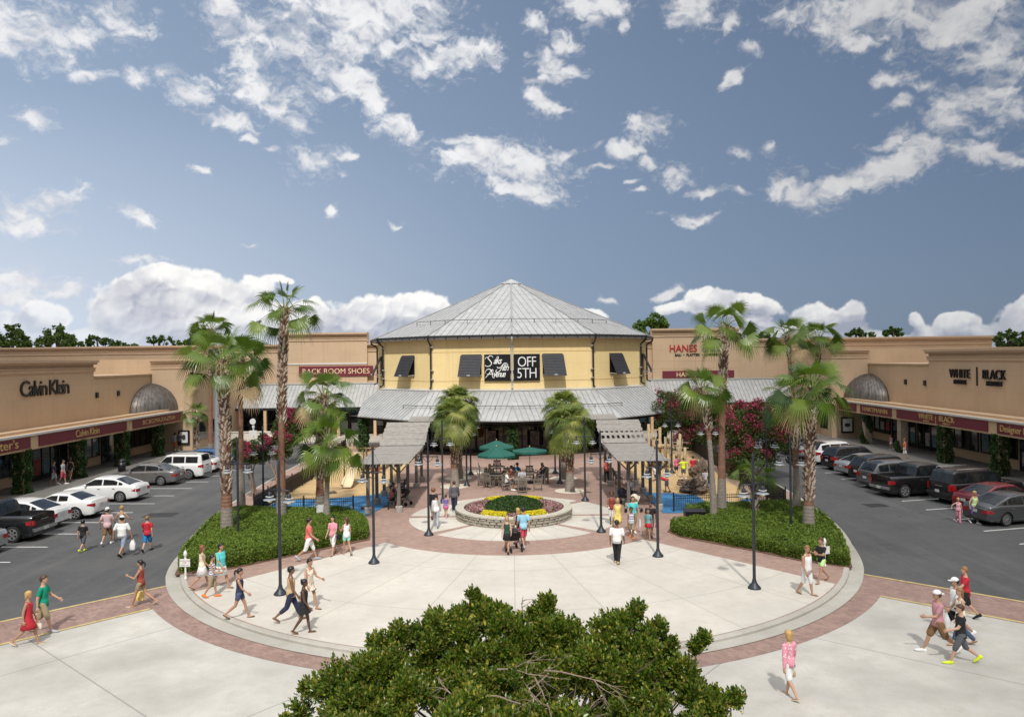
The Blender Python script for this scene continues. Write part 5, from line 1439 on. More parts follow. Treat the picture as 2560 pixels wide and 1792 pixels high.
# ---- the tree in front of the viewer
M_fgl = m_leaf('glossy_leaf', [(.03, .06, .007), (.06, .115, .012), (.09, .16, .016), (.14, .215, .024), (.22, .28, .035), (.17, .13, .035), (.5, .46, .06)], .3, .28, .5)
M_twig = mat('dead_twig', (.27, .2, .155), .85, var=.2, scale=20)
ft = thing('broadleaf_tree', 'glossy leaved green tree with bare twigs at the bottom edge, closest to the camera', 'tree', (0, 8.6, 0))
LP = [(-2.15, .15, 4.2, .62), (-1.75, .2, 4.5, .6), (-1.2, .35, 4.72, .62), (-.75, .4, 4.98, .5), (-.35, .3, 5.15, .42), (-.05, .3, 4.95, .5), (.28, .3, 5.12, .38), (.5, .3, 4.8, .5), (.85, .35, 4.95, .45), (1.3, .3, 4.98, .46), (1.6, .2, 4.85, .42), (1.72, .1, 4.5, .5), (1.95, 0, 4.3, .48), (2.15, -.2, 4.05, .42),
      (-1.55, -.5, 4.35, .65), (-.8, -.6, 4.6, .62), (0, -.6, 4.62, .6), (.75, -.5, 4.6, .62), (1.5, -.6, 4.35, .6), (-.5, -1.4, 4.6, .6), (.5, -1.4, 4.55, .6), (-1.4, -1.3, 4.35, .6), (1.35, -1.3, 4.3, .6), (-2.2, -.6, 4.05, .5), (1.9, -.8, 4.0, .45), (.15, -.1, 4.75, .5), (-.35, -.1, 4.8, .5), (.9, -.1, 4.75, .45), (-1.0, -.1, 4.65, .5), (.1, -1.0, 4.55, .5), (-.05, -2.0, 4.6, .5), (1.2, 0, 4.7, .45), (-1.75, -.3, 4.4, .4)]
r = np.random.RandomState(101); rn = random.Random(101)
mb = MB(); mb.tube([(0, 0, -.1), (.05, 0, 1.2), (0, -.1, 2.2)], [.17, .13, .12], 12); branchy(mb, (0, -.1, 2.1), LP, rn, .06, 0, None, 2)
mb.build('trunk', M_bark, ft, 50)
# shoots: short twigs with whorls of leaves, many on each lump
ns = 40000; small = []
for l in LP:
    for _ in range(16):
        d = unit(r.normal(size=(1, 3)))[0]; d[2] = abs(d[2]) if r.rand() < .7 else d[2]
        small.append((l[0]+d[0]*l[3]*.78, l[1]+d[1]*l[3]*.78, l[2]+d[2]*l[3]*.7, l[3]*r.uniform(.2, .36)))
spurs = [(-2.45, .3, 4.55, .12), (-2.3, .3, 4.62, .12), (-.42, .35, 5.52, .10), (-.5, .35, 5.62, .08), (-.3, .4, 5.42, .1), (.38, .35, 5.5, .12), (.28, .3, 5.4, .12), (2.1, .2, 5.02, .1), (2.2, .2, 5.12, .09), (-1.7, .5, 5.0, .12), (-1.0, .5, 5.28, .12), (1.45, .4, 5.38, .12), (2.5, 0, 4.5, .12), (-2.7, .1, 4.2, .12), (-2.6, .2, 4.12, .14), (1.72, .35, 5.2, .1)]
small = [s_ for s_ in small if not (abs(s_[0]-.55) < .42 and -1.25 < s_[1] < -.35 and s_[2] > 4.5)]   # the thin spot with dead twigs
small += spurs+spurs
C0, d0 = lump_points(small, ns, r, .9)
D0 = unit(d0*.8+[0, 0, .75]+r.normal(size=C0.shape)*.35)
CC = []; DD = []
for k in range(9):
    ph = k*2.4; u_ = unit(np.cross(D0, [0.31, .52, .13])); v_ = np.cross(D0, u_)
    a = ph+r.uniform(-.3, .3, ns); sp_ = (.25+.10*k)
    dd = unit(D0*(1.1-sp_*.6)[None] if False else D0*(1.15-.09*k)+(u_*np.cos(a)[:, None]+v_*np.sin(a)[:, None])*sp_)
    CC.append(C0-D0*.012*k+dd*.032); DD.append(dd)
C = np.vstack(CC); D_ = np.vstack(DD); keep = r.rand(len(C)) < .92; C = C[keep]; D_ = D_[keep]
L = .050*(1+r.uniform(-.35, .3, len(C)))
leaf_mesh('crown', M_fgl, C, D_, L, L*.56, 102, .12, parent=ft)
g = MB()
def twig(p, d, L, r0, depth):
    P = [Vector(p)]; dd = Vector(d)
    for i in range(5):
        dd = (dd+Vector((rn.gauss(0, .22), rn.gauss(0, .22), rn.gauss(0, .2)-.04))).normalized(); P.append(P[-1]+dd*L/5)
    g.tube(P, [r0*(1-.15*i) for i in range(6)], 5)
    if depth:
        for _ in range(3):
            i = rn.randrange(1, 5); twig(P[i], (dd+Vector((rn.gauss(0, .7), rn.gauss(0, .7), rn.gauss(0, .5)))).normalized(), L*rn.uniform(.4, .65), r0*.6, depth-1)
g = None
for (p, d, L_) in (((.2, -.7, 5.05), (.8, -.3, .1), .9), ((.3, -.65, 5.1), (.7, -.5, -.1), .9), ((.35, -.6, 5.05), (-.6, -.6, -.2), .6), ((.15, -1.0, 5.0), (.5, -.2, .1), .7), ((-.2, -.6, 5.1), (.9, -.2, -.05), .8), ((-.5, -1.1, 4.95), (-.7, .3, .1), .5), ((-.3, -1.0, 5.0), (.8, -.3, .1), .6), ((.1, .1, 5.4), (.1, .1, .7), .3)):
    g = MB(); twig(p, d, L_, .009, 2); g.build('dead_twig', M_twig, ft)
# ------------------------------------------------------------- street furniture
M_pole = mat('lamp_pole_paint', (.04, .046, .058), .45, .4, var=.15)
M_zinc = mat('lamp_shade_grey', (.42, .45, .48), .4, .5, var=.1)
M_lampw = mat('lamp_ring_white', (.68, .70, .70), .4, .2, var=.05)
M_bowl = mat('lamp_bowl_amber', (.55, .47, .28), .15, var=.1)
def make_lamp():
    t = thing('street_lamp', 'x', 'street lamp')
    g = MB(); g.lathe([(.235, 0), (.235, .03), (.21, .07), (.13, .16), (.085, .24), (.075, .3), (.062, .34)], 20); g.build('base', M_pole, t, 40)
    g = MB(); g.lathe([(.060, .30), (.052, 2.4), (.046, 4.72), (.05, 4.73), (.05, 4.79), (.02, 4.86), (.012, 4.93)], 12); g.lathe([(.068, 3.68), (.068, 3.84)], 12); g.build('pole', M_pole, t, 40)
    g = MB(); g.tube([(-.52, 0, 3.76), (.52, 0, 3.76)], .024, 8)
    for s in (-1, 1):
        g.tube([(s*.04, 0, 4.6), (s*.47, 0, 3.78)], .006, 4)
        g.tube([(s*.04, 0, 3.5), (s*.18, 0, 3.6), (s*.26, 0, 3.75)], .012, 6)
    g.build('cross_arm', M_pole, t, True)
    for s in (-1, 1):
        g = MB(); c_ = (s*.47, 0, 3.76)
        g.lathe([(.018, .02), (.018, -.10), (.05, -.11), (.075, -.14), (.08, -.24), (.11, -.25)], 16, c_, 0)
        g.lathe([(.02, -.245), (.14, -.255), (.145, -.27), (.09, -.28)], 18, c_, 2)
        g.lathe([(.06, -.28), (.085, -.33), (.225, -.375), (.232, -.392), (.21, -.39), (.08, -.36)], 20, c_, 1)
        l = g.build('lantern', [M_pole, M_zinc, M_lampw], t, 40)
        g = MB(); g.lathe([(.085, -.37), (.088, -.43), (.065, -.48), (.01, -.50)], 16, c_); g.build('bowl', M_bowl, l, True)
    return t
LAMPS = [((701, 1485), -28, 'front left of the slab, nearest the camera on the left'), ((935, 1407), -12, 'on the slab corner beside the left brick path'), ((1072, 1337), -10, 'at the left front of the planter ring'),
 ((1107, 1256), 8, 'at the left back of the planter ring, by the cabbage palms'), ((1167, 1214), 4, 'left of the umbrellas, the nearer of the thin pair'), ((1177, 1186), 4, 'left of the umbrellas, the farther of the thin pair'),
 ((1503, 1329), 14, 'at the right front of the planter ring'), ((1645, 1390), 18, 'on the slab corner beside the right brick path'), ((1886, 1470), 28, 'front right of the slab, nearest the camera on the right'),
 ((1463, 1251), -4, 'at the right back of the planter ring'), ((1400, 1208), -4, 'right of the umbrellas, the nearer of the thin pair'), ((1388, 1183), -4, 'right of the umbrellas, the farther of the thin pair'),
 ((659, 1290), 5, 'at the corner of the left play fence'), ((596, 1365), 3, 'standing in the left hedge beside the shaggy palm'), ((1978, 1345), -10, 'standing in the right hedge beside the stout palm'), ((1918, 1272), 2, 'at the corner of the right play fence'), ((1772, 1216), 0, 'inside the right playground behind the palm pair'), ((1680, 1182), 0, 'beside the wooden rope tower in front of the crape myrtle')]
lamp0 = make_lamp()
for i, (p, a, lb) in enumerate(LAMPS):
    x, y = at(*p); L_ = 'twin lantern lamp post '+lb; gp = 'twin lantern lamp posts on the plaza'
    if i == 0:
        lamp0.location = (x, y, 0); lamp0.rotation_euler = (0, 0, R(a)); lamp0['label'] = L_; lamp0['group'] = gp
    else: dup(lamp0, (x, y, 0), R(a), L_, gp)
# grey light column among the far left palms
t = thing('light_column', 'thick pale grey light column behind the shaggy left palm', 'light column', (xat(545, 1100, 60), 60, 0))
g = MB(); g.lathe([(.4, 0), (.4, .7), (.3, .75), (.26, .8), (.2, 9.2)], 16); g.build('column', mat('column_grey', (.2, .21, .23), .6, var=.1), t, 40)
g = MB(); g.box(-.5, .5, -.25, .25, 9.2, 9.45); g.build('light_head', M_dark, t)

# ---- fences
def fence(pts, h, lbl, mesh=False, gap=.115):
    t = thing('metal_fence', lbl, 'fence', (pts[0][0], pts[0][1], 0), 0, 'black metal playground fences'); ox, oy = pts[0]
    g = MB(); gp_ = MB(); np_ = 0
    for (a, b) in zip(pts[:-1], pts[1:]):
        A, B = Vector((a[0]-ox, a[1]-oy, 0)), Vector((b[0]-ox, b[1]-oy, 0)); L = (B-A).length
        for z in (.12, h-.08, h-.22): g.obox(A+Vector((0, 0, z)), B+Vector((0, 0, z)), .03, .03)
        k = int(L/gap)
        for i in range(k): c_ = A.lerp(B, (i+.5)/k); gp_.obox(c_+Vector((0, 0, .06)), c_+Vector((0, 0, h)), .016, .016, up=(0, 1, 0))
        m_ = max(1, round(L/2.4))
        for i in range(m_+1):
            c_ = A.lerp(B, i/m_); q = MB(); q.cbox((c_.x, c_.y, h/2+.03), (.06, .06, h+.08)); q.cbox((c_.x, c_.y, h+.09), (.08, .08, .03)); q.build('post', M_black, t)
    g.build('rails', M_black, t)
    tag(gp_.build('pickets', M_black, t), kind='stuff')
    if mesh:
        g = MB()
        for (a, b) in zip(pts[:-1], pts[1:]):
            g.obox((a[0]-ox, a[1]-oy, h*.5), (b[0]-ox, b[1]-oy, h*.5), .004, h*.86)
        g.build('windscreen', mat('dark_screen', (.022, .02, .018), .8, var=.3), t)
fence([(-14.15, 41.0), (-8.75, 41.0)], .95, 'open picket fence between the left hedge and the blue play surface')
fence([(-14.2, 41.1), (-14.2, 53), (-15.6, 70)], 1.1, 'long dark screened fence along the road side of the left playground', True)
fence([(8.65, 40.7), (14.7, 41.0)], .95, 'open picket fence between the right hedge and the blue play surface')
fence([(14.85, 41.1), (15.1, 52), (16.1, 70)], 1.1, 'long dark screened fence along the road side of the right playground', True)

# ---- pergolas
M_wood = mat('weathered_timber', (.30, .28, .255), .85, var=.2, scale=4, bump=.4, fine=.2)
M_wood_d = mat('grey_brown_post', (.16, .14, .125), .85, var=.2, scale=5, bump=.4)
M_ped = mat('post_footing', (.36, .34, .30), .9, var=.2, scale=8, bump=.5)
def pergola(s, lbl):
    t = thing('pergola', lbl, 'pergola', (s*7.15, 44.5, 0), 0, 'grey timber pergolas beside the playgrounds'); ox, oy = s*7.15, 44.5
    for (x, ys) in ((8.0, (41.3, 44.0, 46.5, 49.3, 52.0)), (6.35, (41.6, 45.2, 49.2, 52.0))):
        for y in ys:
            X, Y = s*x-ox, y-oy
            g = MB(); g.lathe([(.21, 0), (.21, .30), (.17, .34)], 10, (X, Y, 0)); f_ = g.build('footing', M_ped, t, 40)
            g = MB(); g.cbox((X, Y, .34+1.15), (.17, .17, 2.3)); p_ = g.build('post', M_wood_d, t)
            g = MB()
            for d in (-1, 1): g.obox((X, Y+d*.05, 2.15), (X, Y+d*.5, 2.58), .07, .09)
            g.obox((X-.05, Y, 2.15), (X-.45, Y, 2.58), .07, .09, up=(0, 1, 0)); g.obox((X+.05, Y, 2.15), (X+.45, Y, 2.58), .07, .09, up=(0, 1, 0))
            g.build('brace', M_wood_d, p_)
    for x in (8.0, 6.35):
        g = MB(); g.box(s*x-ox-.06, s*x-ox+.06, 40.7-oy, 53.0-oy, 2.60, 2.70); g.build('beam', M_wood_d, t)
    # front roof of close set boards and the steeper roof behind
    def roof(nm, x0, x1, ya, za, yb, zb, n, gaprows=()):
        g = MB(); A, B = Vector((0, ya-oy, za)), Vector((0, yb-oy, zb)); L_ = (B-A).length
        rn_ = random.Random(int(ya*10))
        for i in range(n):
            p = A.lerp(B, i/n); q = A.lerp(B, (i+.9)/n); u = (B-A).normalized(); nz = Vector((0, -u.z, u.y))
            e0, e1 = rn_.uniform(-.04, .04), rn_.uniform(-.04, .04)
            lift = nz*rn_.uniform(0, .012)
            c0 = (p+q)/2+lift
            if i in gaprows:
                k = 9
                for j in range(k):
                    xa = x0+(x1-x0)*(j+.0)/k; xb = x0+(x1-x0)*(j+.42)/k
                    g.obox((s*xa-ox, c0.y, c0.z), (s*xb-ox, c0.y, c0.z), (q-p).length, .035, up=tuple(nz))
            else: g.obox((s*x0-ox-e0, c0.y, c0.z), (s*x1-ox+e1, c0.y, c0.z), (q-p).length, .035, up=tuple(nz))
        o = tag(g.build(nm, M_wood, t), kind='stuff')
        g = MB(); k = 8
        for j in range(k+1):
            x_ = s*(x0+.12+(x1-x0-.24)*j/k)-ox; g.obox((x_, A.y-.08, A.z-.10), (x_, B.y, B.z-.10), .05, .13)
        tag(g.build('rafters', M_wood_d, t), kind='stuff')
    roof('board_roof', 5.65, 8.45, 40.5, 2.80, 47.6, 2.94, 26)
    roof('upper_board_roof', 5.75, 8.75, 49.2, 2.80, 52.3, 4.05, 16, (3, 4, 7) if s > 0 else ())
    roof('back_board_roof', 5.0, 7.3, 52.3, 4.10, 54.2, 4.3, 8)
pergola(-1, 'grey timber pergola with board roofs beside the left playground')
pergola(1, 'grey timber pergola with board roofs beside the right playground')
# benches under the pergolas
M_bench = mat('bench_slats', (.06, .055, .05), .7, var=.2)
def make_bench(loc, rz, lbl):
    t = thing('park_bench', lbl, 'bench', loc, rz, 'dark benches under the pergolas')
    g = MB()
    for k in range(4): g.box(-.75, .75, -.2+k*.11, -.2+k*.11+.09, .42, .45)
    g.build('seat', M_bench, t)
    g = MB()
    for k in range(4): g.box(-.75, .75, .24+k*.02, .265+k*.02, .52+k*.11, .61+k*.11)
    g.build('backrest', M_bench, t)
    for x in (-.68, .68):
        g = MB(); g.box(x-.03, x+.03, -.2, -.14, 0, .42); g.box(x-.03, x+.03, .2, .26, 0, .9); g.box(x-.03, x+.03, -.2, .26, .37, .415); g.box(x-.03, x+.03, -.22, .24, .62, .66); g.build('side_frame', M_black, t)
    return t
make_bench((-6.9, 43.0, 0), R(-90), 'dark bench under the front of the left pergola')
make_bench((-7.1, 48.0, 0), R(-90), 'dark bench under the middle of the left pergola')
make_bench((7.0, 44.2, 0), R(90), 'dark bench under the front of the right pergola')
make_bench((7.0, 50.4, 0), R(90), 'dark bench under the back of the right pergola')

# ---- umbrellas, tables and chairs
M_umb = mat('green_canvas', (.008, .095, .072), .75, var=.12, scale=3)
def umbrella(px, py, y, zedge, rad, lbl):
    x = xat(px, py, y); za = zat(px, py, y)
    t = thing('patio_umbrella', lbl, 'umbrella', (x, y, 0), 0, 'green umbrellas over the tables')
    g = MB(); n = 8; V = [(0, 0, za)]
    for k in range(n):
        a = 2*math.pi*(k+.5)/n; V.append((rad*math.cos(a), rad*math.sin(a), zedge))
    for k in range(n):
        a = 2*math.pi*(k+.5)/n; V.append((rad*.5*math.cos(a), rad*.5*math.sin(a), (za+zedge)/2-.015))
    F = []
    for k in range(n):
        j = (k+1) % n; F += [(0, 9+k, 9+j), (9+k, 1+k, 1+j, 9+j)]
    g.add(V, F)
    for k in range(n):
        j = (k+1) % n; a, b = V[1+k], V[1+j]; g.add([a, b, (b[0], b[1], b[2]-.14), (a[0], a[1], a[2]-.14)], [(0, 1, 2, 3)])
    g.build('canopy', M_umb, t)
    g = MB(); g.tube([(0, 0, 0), (0, 0, za-.02)], .024, 8); g.build('pole', M_wood_d, t, True)
    g = MB(); g.lathe([(.03, 0), (.035, .05), (.01, .09)], 8, (0, 0, za)); g.build('finial', M_gold, t, True)
    g = MB()
    for k in range(n):
        a = 2*math.pi*(k+.5)/n; g.tube([(0, 0, za-.06), (rad*.97*math.cos(a), rad*.97*math.sin(a), zedge-.02)], .01, 4)
    g.build('ribs', M_wood_d, t)
    g = MB(); g.lathe([(.28, 0), (.28, .06), (.06, .1)], 16); g.build('base', M_black, t, 40)
    return x, y
U = [umbrella(1241, 1100, 53.6, 2.12, 1.3, 'green umbrella behind, mostly covered by the front left one'), umbrella(1241, 1116, 49.9, 2.05, 1.33, 'green umbrella in front on the left'), umbrella(1324, 1117, 50.6, 2.2, 1.24, 'green umbrella on the right')]
M_teak = mat('grey_teak', (.17, .145, .12), .8, var=.25, scale=9, bump=.3)
def make_chair():
    t = thing('patio_chair', 'x', 'chair')
    g = MB()
    for k in range(5): g.box(-.25, .25, -.24+k*.1, -.24+k*.1+.085, .42, .445)
    g.build('seat', M_teak, t)
    g = MB()
    for k in range(6): g.obox((-.21+k*.084, .25, .46), (-.21+k*.084, .33, .95), .055, .02, up=(0, 1, 0))
    g.obox((-.27, .335, .96), (.27, .335, .96), .03, .08)
    g.build('backrest', M_teak, t)
    for x, y, z in ((-.26, -.22, .64), (.26, -.22, .64), (-.26, .26, .8), (.26, .26, .8)):
        g = MB(); g.cbox((x, y, z/2), (.055, .055, z)); g.build('leg', M_teak, t)
    for x in (-.27, .27): g = MB(); g.box(x-.04, x+.04, -.28, .28, .64, .665); g.build('armrest', M_teak, t)
    return t
chair0 = make_chair(); used = [0]
def table(x, y, lbl):
    t = thing('patio_table', lbl, 'table', (x, y, 0), 0, 'round timber tables')
    g = MB(); g.lathe([(.62, .70), (.62, .735), (.6, .74)], 28); g.build('tabletop', M_teak, t, 40)
    for a in range(4):
        g = MB(); q = R(45+90*a); g.tube([(.42*math.cos(q), .42*math.sin(q), 0), (.34*math.cos(q), .34*math.sin(q), .70)], .035, 6); g.build('leg', M_teak, t)
def place_chair(x, y, a, lbl):
    rz = R(a)     # a = direction the chair looks, 0 = away from the viewer; backrest is at +y of the chair so it looks to -y
    if not used[0]:
        chair0.location = (x, y, 0); chair0.rotation_euler = (0, 0, rz); chair0['label'] = lbl; chair0['group'] = 'slatted patio chairs'; used[0] = 1
    else: dup(chair0, (x, y, 0), rz, lbl, 'slatted patio chairs')
TB = [(U[1][0], U[1][1]-.0, 'under the front left umbrella'), (U[2][0], U[2][1], 'under the right umbrella'), (U[0][0], U[0][1], 'under the rear umbrella'), (xat(1305, 1200, 48.6), 47.9, 'without umbrella near the planter')]
WHERE = {0: 'right of', 60: 'behind and right of', 120: 'behind and left of', 180: 'left of', 240: 'in front and left of', 300: 'in front and right of', 270: 'squarely in front of', 90: 'squarely behind', 30: 'to the right rear of', 330: 'to the right front of', 210: 'to the left front of', 150: 'to the left rear of'}
for i, (x, y, nm) in enumerate(TB):
    table(x, y, 'round timber table %s' % nm)
    for a in ((0, 60, 120, 180, 240, 300) if i == 0 else (30, 90, 150, 210, 330) if i == 1 else (0, 90, 180) if i == 2 else (0, 90, 180, 270)):
        d = .98; place_chair(x+d*math.cos(R(a)), y+d*math.sin(R(a)), a-90, 'timber chair %s the table %s' % (WHERE[a], nm))
SEATS = {(i, a): (TB[i][0]+.98*math.cos(R(a)), TB[i][1]+.98*math.sin(R(a))) for i in range(4) for a in WHERE}

# ---- playgrounds
M_plw = mat('play_timber', (.36, .25, .13), .8, var=.2, scale=6, bump=.2)
M_plc = mat('cream_plastic', (.62, .50, .32), .45, var=.06)
M_plb = mat('brown_play_post', (.11, .055, .035), .6, var=.2)
M_rock = mat('climbing_rock', (.20, .15, .115), .9, var=.35, scale=2.2, bump=1., fine=.3)
x, y = at(868, 1222)
t = thing('slide_tower', 'cream plastic slide on a small tower with an arched panel in the left playground', 'playground slide', (x, y, 0))
g = MB(); N = 12; prof = []
for i in range(N+1):
    f = i/N; yy = .0+2.1*f; zz = .12+1.0*(f**1.15) if f > .12 else .12+.0*f
    w_ = .30
    prof.append([(-w_+.15*(1-f)*-1, yy, zz+.16), (-w_*.8+.0, yy, zz+.03), (0, yy, zz), (w_*.8, yy, zz+.03), (w_+.0, yy, zz+.16), (w_+.03, yy, zz+.16), (w_*.8, yy, zz-.03), (-w_*.8, yy, zz-.03), (-w_-.03, yy, zz+.16)])
g.loft(prof); g.build('slide_chute', M_plc, t, 40)
g = MB(); X0, X1, Y0, Z0, Z1 = -.62, .62, 2.15, .95, 2.15
outer = [(X0, Z0), (X1, Z0), (X1, Z1), (X0, Z1)]
ar = [(-.3, 1.0), (.3, 1.0), (.3, 1.6)]+[(.3*math.cos(R(a)), 1.6+.32*math.sin(R(a))) for a in range(20, 180, 20)]+[(-.3, 1.6)]
bm = bmesh.new()
for yy in (Y0, Y0+.05):
    pass
g.box(X0, -.3, Y0, Y0+.05, Z0, Z1); g.box(.3, X1, Y0, Y0+.05, Z0, Z1); g.box(-.3, .3, Y0, Y0+.05, 1.93, Z1)
for a in range(0, 180, 20):
    p0 = (.3*math.cos(R(a)), 1.6+.32*math.sin(R(a))); p1 = (.3*math.cos(R(a+20)), 1.6+.32*math.sin(R(a+20)))
    g.add([(p0[0], Y0, p0[1]), (p1[0], Y0, p1[1]), (p1[0], Y0, 1.93), (p0[0], Y0, 1.93)], [(0, 1, 2, 3)])
g.build('arched_panel', M_plc, t)
bm.free()
for xx in (-.66, .66):
    for yy in (2.2, 3.3): g = MB(); g.tube([(xx, yy, 0), (xx, yy, 2.3)], .06, 8); g.build('post', M_plb, t, True)
g = MB(); g.box(-.66, .66, 2.2, 3.3, .98, 1.04); g.build('platform', M_plb, t)
g = MB()
for k in range(5): g.tube([(-.22+k*.11, 2.24, 1.04), (-.22+k*.11, 2.24, 1.75)], .012, 5)
g.build('window_bars', M_plb, t)
x, y = at(918, 1178)
t = thing('play_rail_deck', 'wooden railed play deck behind the slide in the left playground', 'play structure', (x, y, 0))
g = MB(); g.box(-1.5, 1.3, 0, 1.6, .9, 1.0); g.build('deck', M_plw, t)
g = MB()
for k in range(11): g.tube([(-1.45+k*.27, 0, 1.0), (-1.45+k*.27, 0, 1.75)], .022, 6)
g.tube([(-1.5, 0, 1.76), (1.3, 0, 1.76)], .04, 6); g.build('railing', M_plw, t)
for xx in (-1.45, 1.25):
    for yy in (.05, 1.55): g = MB(); g.tube([(xx, yy, 0), (xx, yy, 2.2)], .07, 8); g.build('post', M_plw, t, True)
x, y = at(942, 1165)
t = thing('orange_barrel', 'orange plastic barrel beyond the left pergola', 'barrel', (xat(938, 1110, 56), 56, 0))
g = MB(); g.lathe([(.3, 0), (.32, .4), (.34, .9), (.3, 1.0)], 16); g.build('drum', mat('orange_plastic', (.5, .1, .03), .5), t, 40)
g = MB(); g.lathe([(.35, .5), (.36, .53), (.35, .56)], 16, cap=False); g.build('hoop', M_plb, t, True)
# small rubber turtle shaped play mounds on the surfaces
def mound_toy(px, py, r_, lbl, m_):
    x, y = at(px, py); t = thing('play_boulder', lbl, 'play boulder', (x, y, 0)); g = MB(); g.ellip((0, 0, .02), (r_, r_*.8, r_*.7), 12, 8); o = g.build('boulder', m_, t, True)
    for v in o.data.vertices: v.co *= 1+.12*math.sin(v.co.x*17+v.co.y*13)
    g = MB(); g.ellip((r_*.9, 0, .05), (r_*.3, r_*.3, r_*.3), 8, 6); g.build('knob', m_, t, True)
mound_toy(832, 1233, .22, 'small brown boulder on the tan surface below the slide', M_rock)
mound_toy(914, 1272, .25, 'low dark boulder on the blue surface by the left pergola', M_black)
x, y = at(1672, 1172)
t = thing('rope_tower', 'tall wooden climbing tower with posts and ropes in the right playground', 'climbing tower', (x, y, 0))
M_plp = mat('peeled_log', (.46, .34, .20), .8, var=.2, scale=5, bump=.3)
for i, (px, ytop) in enumerate(((1622, 1060), (1634, 1085), (1650, 1068), (1664, 1092), (1678, 1080), (1696, 1100), (1712, 1118), (1628, 1118), (1700, 1085))):
    yy = y+(i % 3)*.9; xx = xat(px, 1170, yy); g = MB(); g.tube([(xx-x, yy-y, 0), (xx-x+.03, yy-y, zat(px, ytop, yy))], .11, 8); g.build('log_post', M_plp, t, True)
g = MB()
for (a, b, z) in ((1618, 1655, 1075), (1630, 1650, 1100), (1655, 1700, 1115), (1660, 1700, 1132), (1620, 1660, 1140)):
    g.obox((xat(a, z, y)-x, .1, zat(a, z, y)), (xat(b, z, y)-x, .3, zat(b, z, y)), .09, .1)
tag(g.build('cross_logs', M_plp, t), kind='stuff')
g = MB()
for k in range(7):
    a = xat(1665+k*7, 1165, y)-x; g.tube([(a, -.1, .1), (a+.3*(1 if k % 2 else -1), .3, 2.2)], .02, 5)
for k in range(5): g.tube([(xat(1665, 0, y)-x, -.05, .4+k*.4), (xat(1708, 0, y)-x, .0, .35+k*.4)], .018, 5)
tag(g.build('rope_net', mat('rope_pale', (.45, .4, .32), .9), t), kind='stuff')
g = MB(); g.box(-.9, .5, .5, 1.9, 1.55, 1.65); g.build('platform', M_plp, t)
for (px, py, sx, sz, lb, sd) in ((1738, 1232, .85, .75, 'front rugged brown climbing rock in the right playground', 3), (1752, 1196, .7, 1.15, 'taller brown climbing rock behind the front one', 5), (1712, 1212, .5, .35, 'low brown rock beside the climbing rocks', 8)):
    x, y = at(px, py); bm = bmesh.new(); bmesh.ops.create_icosphere(bm, subdivisions=4, radius=1)
    rr_ = np.random.RandomState(sd)
    co = np.array([v.co[:] for v in bm.verts]); q = (fbm(co[:, 0]+5, co[:, 2]*2.2+co[:, 1]+5, 1.6, 4, .6, sd)-.5)*1.3; q2 = np.abs(fbm(co[:, 0]*.7+9, co[:, 2]*3+co[:, 1], 2.5, 2, .5, sd+1)-.5)*.9
    for v, a, b in zip(bm.verts, q, q2): v.co *= (1+a-b); v.co.x *= sx; v.co.y *= sx*.9; v.co.z = max(-.05, v.co.z*sz*.9+sz*.25)
    me = bpy.data.meshes.new('climbing_rock'); bm.to_mesh(me); bm.free(); me.materials.append(M_rock); o = bpy.data.objects.new('climbing_rock', me); col.objects.link(o); o.location = (x, y, 0)
    tag(o, lb, 'climbing rock', 'climbing rocks in the right playground')
# tan wall beside the pergola in the right playground
# ---- sign posts
def sign_post(px, py, z0, lbl, h=1.25, rz=0, sc_=1., txt=True):
    x, y = at(px, py, z0); t = thing('sign_post', lbl, 'sign post', (x, y, z0), rz, 'white turned sign posts')
    MW = mat('white_post_paint', (.72, .72, .70), .5, var=.06)
    g = MB(); g.lathe([(.075, 0), (.075, .05), (.05, .08), (.045, .18), (.06, .24), (.045, .3), (.045, .95), (.06, 1.0), (.045, 1.04), (.05, 1.10), (.085, 1.16), (.095, 1.24), (.075, 1.33), (.03, 1.40), (.01, 1.42)], 14); g.build('turned_post', MW, t, 50)
    g = MB(); g.box(-.26, .26, -.075, -.05, .62, 1.0); bd = g.build('board', MW, t)
    if txt:
        for s_, z, sz in (('WATCH YOUR', .88, .085), ('STEP', .79, .085), ('THANK YOU', .67, .07)):
            g = MB(); text_mesh(g, s_, sz, (0, -.078, z), (1, 0, 0), (0, 0, 1), ext=.001); g.build('lettering', mat('sign_red', (.25, .03, .03), .5), bd)
    t.scale = (.78,)*3
    return t
sign_post(464, 1446, 0, 'white post with a small lettered board at the tip of the left hedge')
sign_post(2062, 1414, 0, 'white post with a small blank board at the tip of the right hedge', rz=R(20), txt=False)
t = sign_post(634, 1113, .024, 'far white post with a round white disc on the back walk at the left', txt=False)
g = MB(); g.lathe([(.2, 0), (.2, .04)], 20); o = g.build('disc', mat('white_post_paint', (.72, .72, .70)), t); o.rotation_euler = (R(90), 0, 0); o.location = (0, -.1, 1.6)
t.scale = (1.5, 1.5, 1.5)
x, y = at(1736, 1302)
t = thing('utility_box', 'black ribbed utility box in the notch of the right hedge', 'utility box', (x, y, 0), R(-4))
g = MB(); g.box(-.5, .5, -.35, .35, 0, .52); o = g.build('cabinet', M_black, t, bevel=.02)
g = MB(); g.box(-.54, .54, -.39, .39, .523, .57); g.build('lid', M_black, t, bevel=.015)
g = MB()
for k in range(14): g.box(-.46+k*.07, -.43+k*.07, -.365, -.35, .05, .48)
g.build('ribs', M_black, t)
x, y = at(808, 1314)
t = thing('utility_cabinet', 'pale grey cabinet between the palm pair in the left hedge', 'cabinet', (x, y, 0))
g = MB(); g.box(-.3, .12, -.15, .25, 0, 1.05); g.build('casing', mat('cabinet_pale', (.55, .57, .56), .5), t, bevel=.02)
g = MB(); g.box(-.26, .08, -.165, -.152, .3, .98); g.build('door', mat('cabinet_pale2', (.6, .62, .61), .5), t)
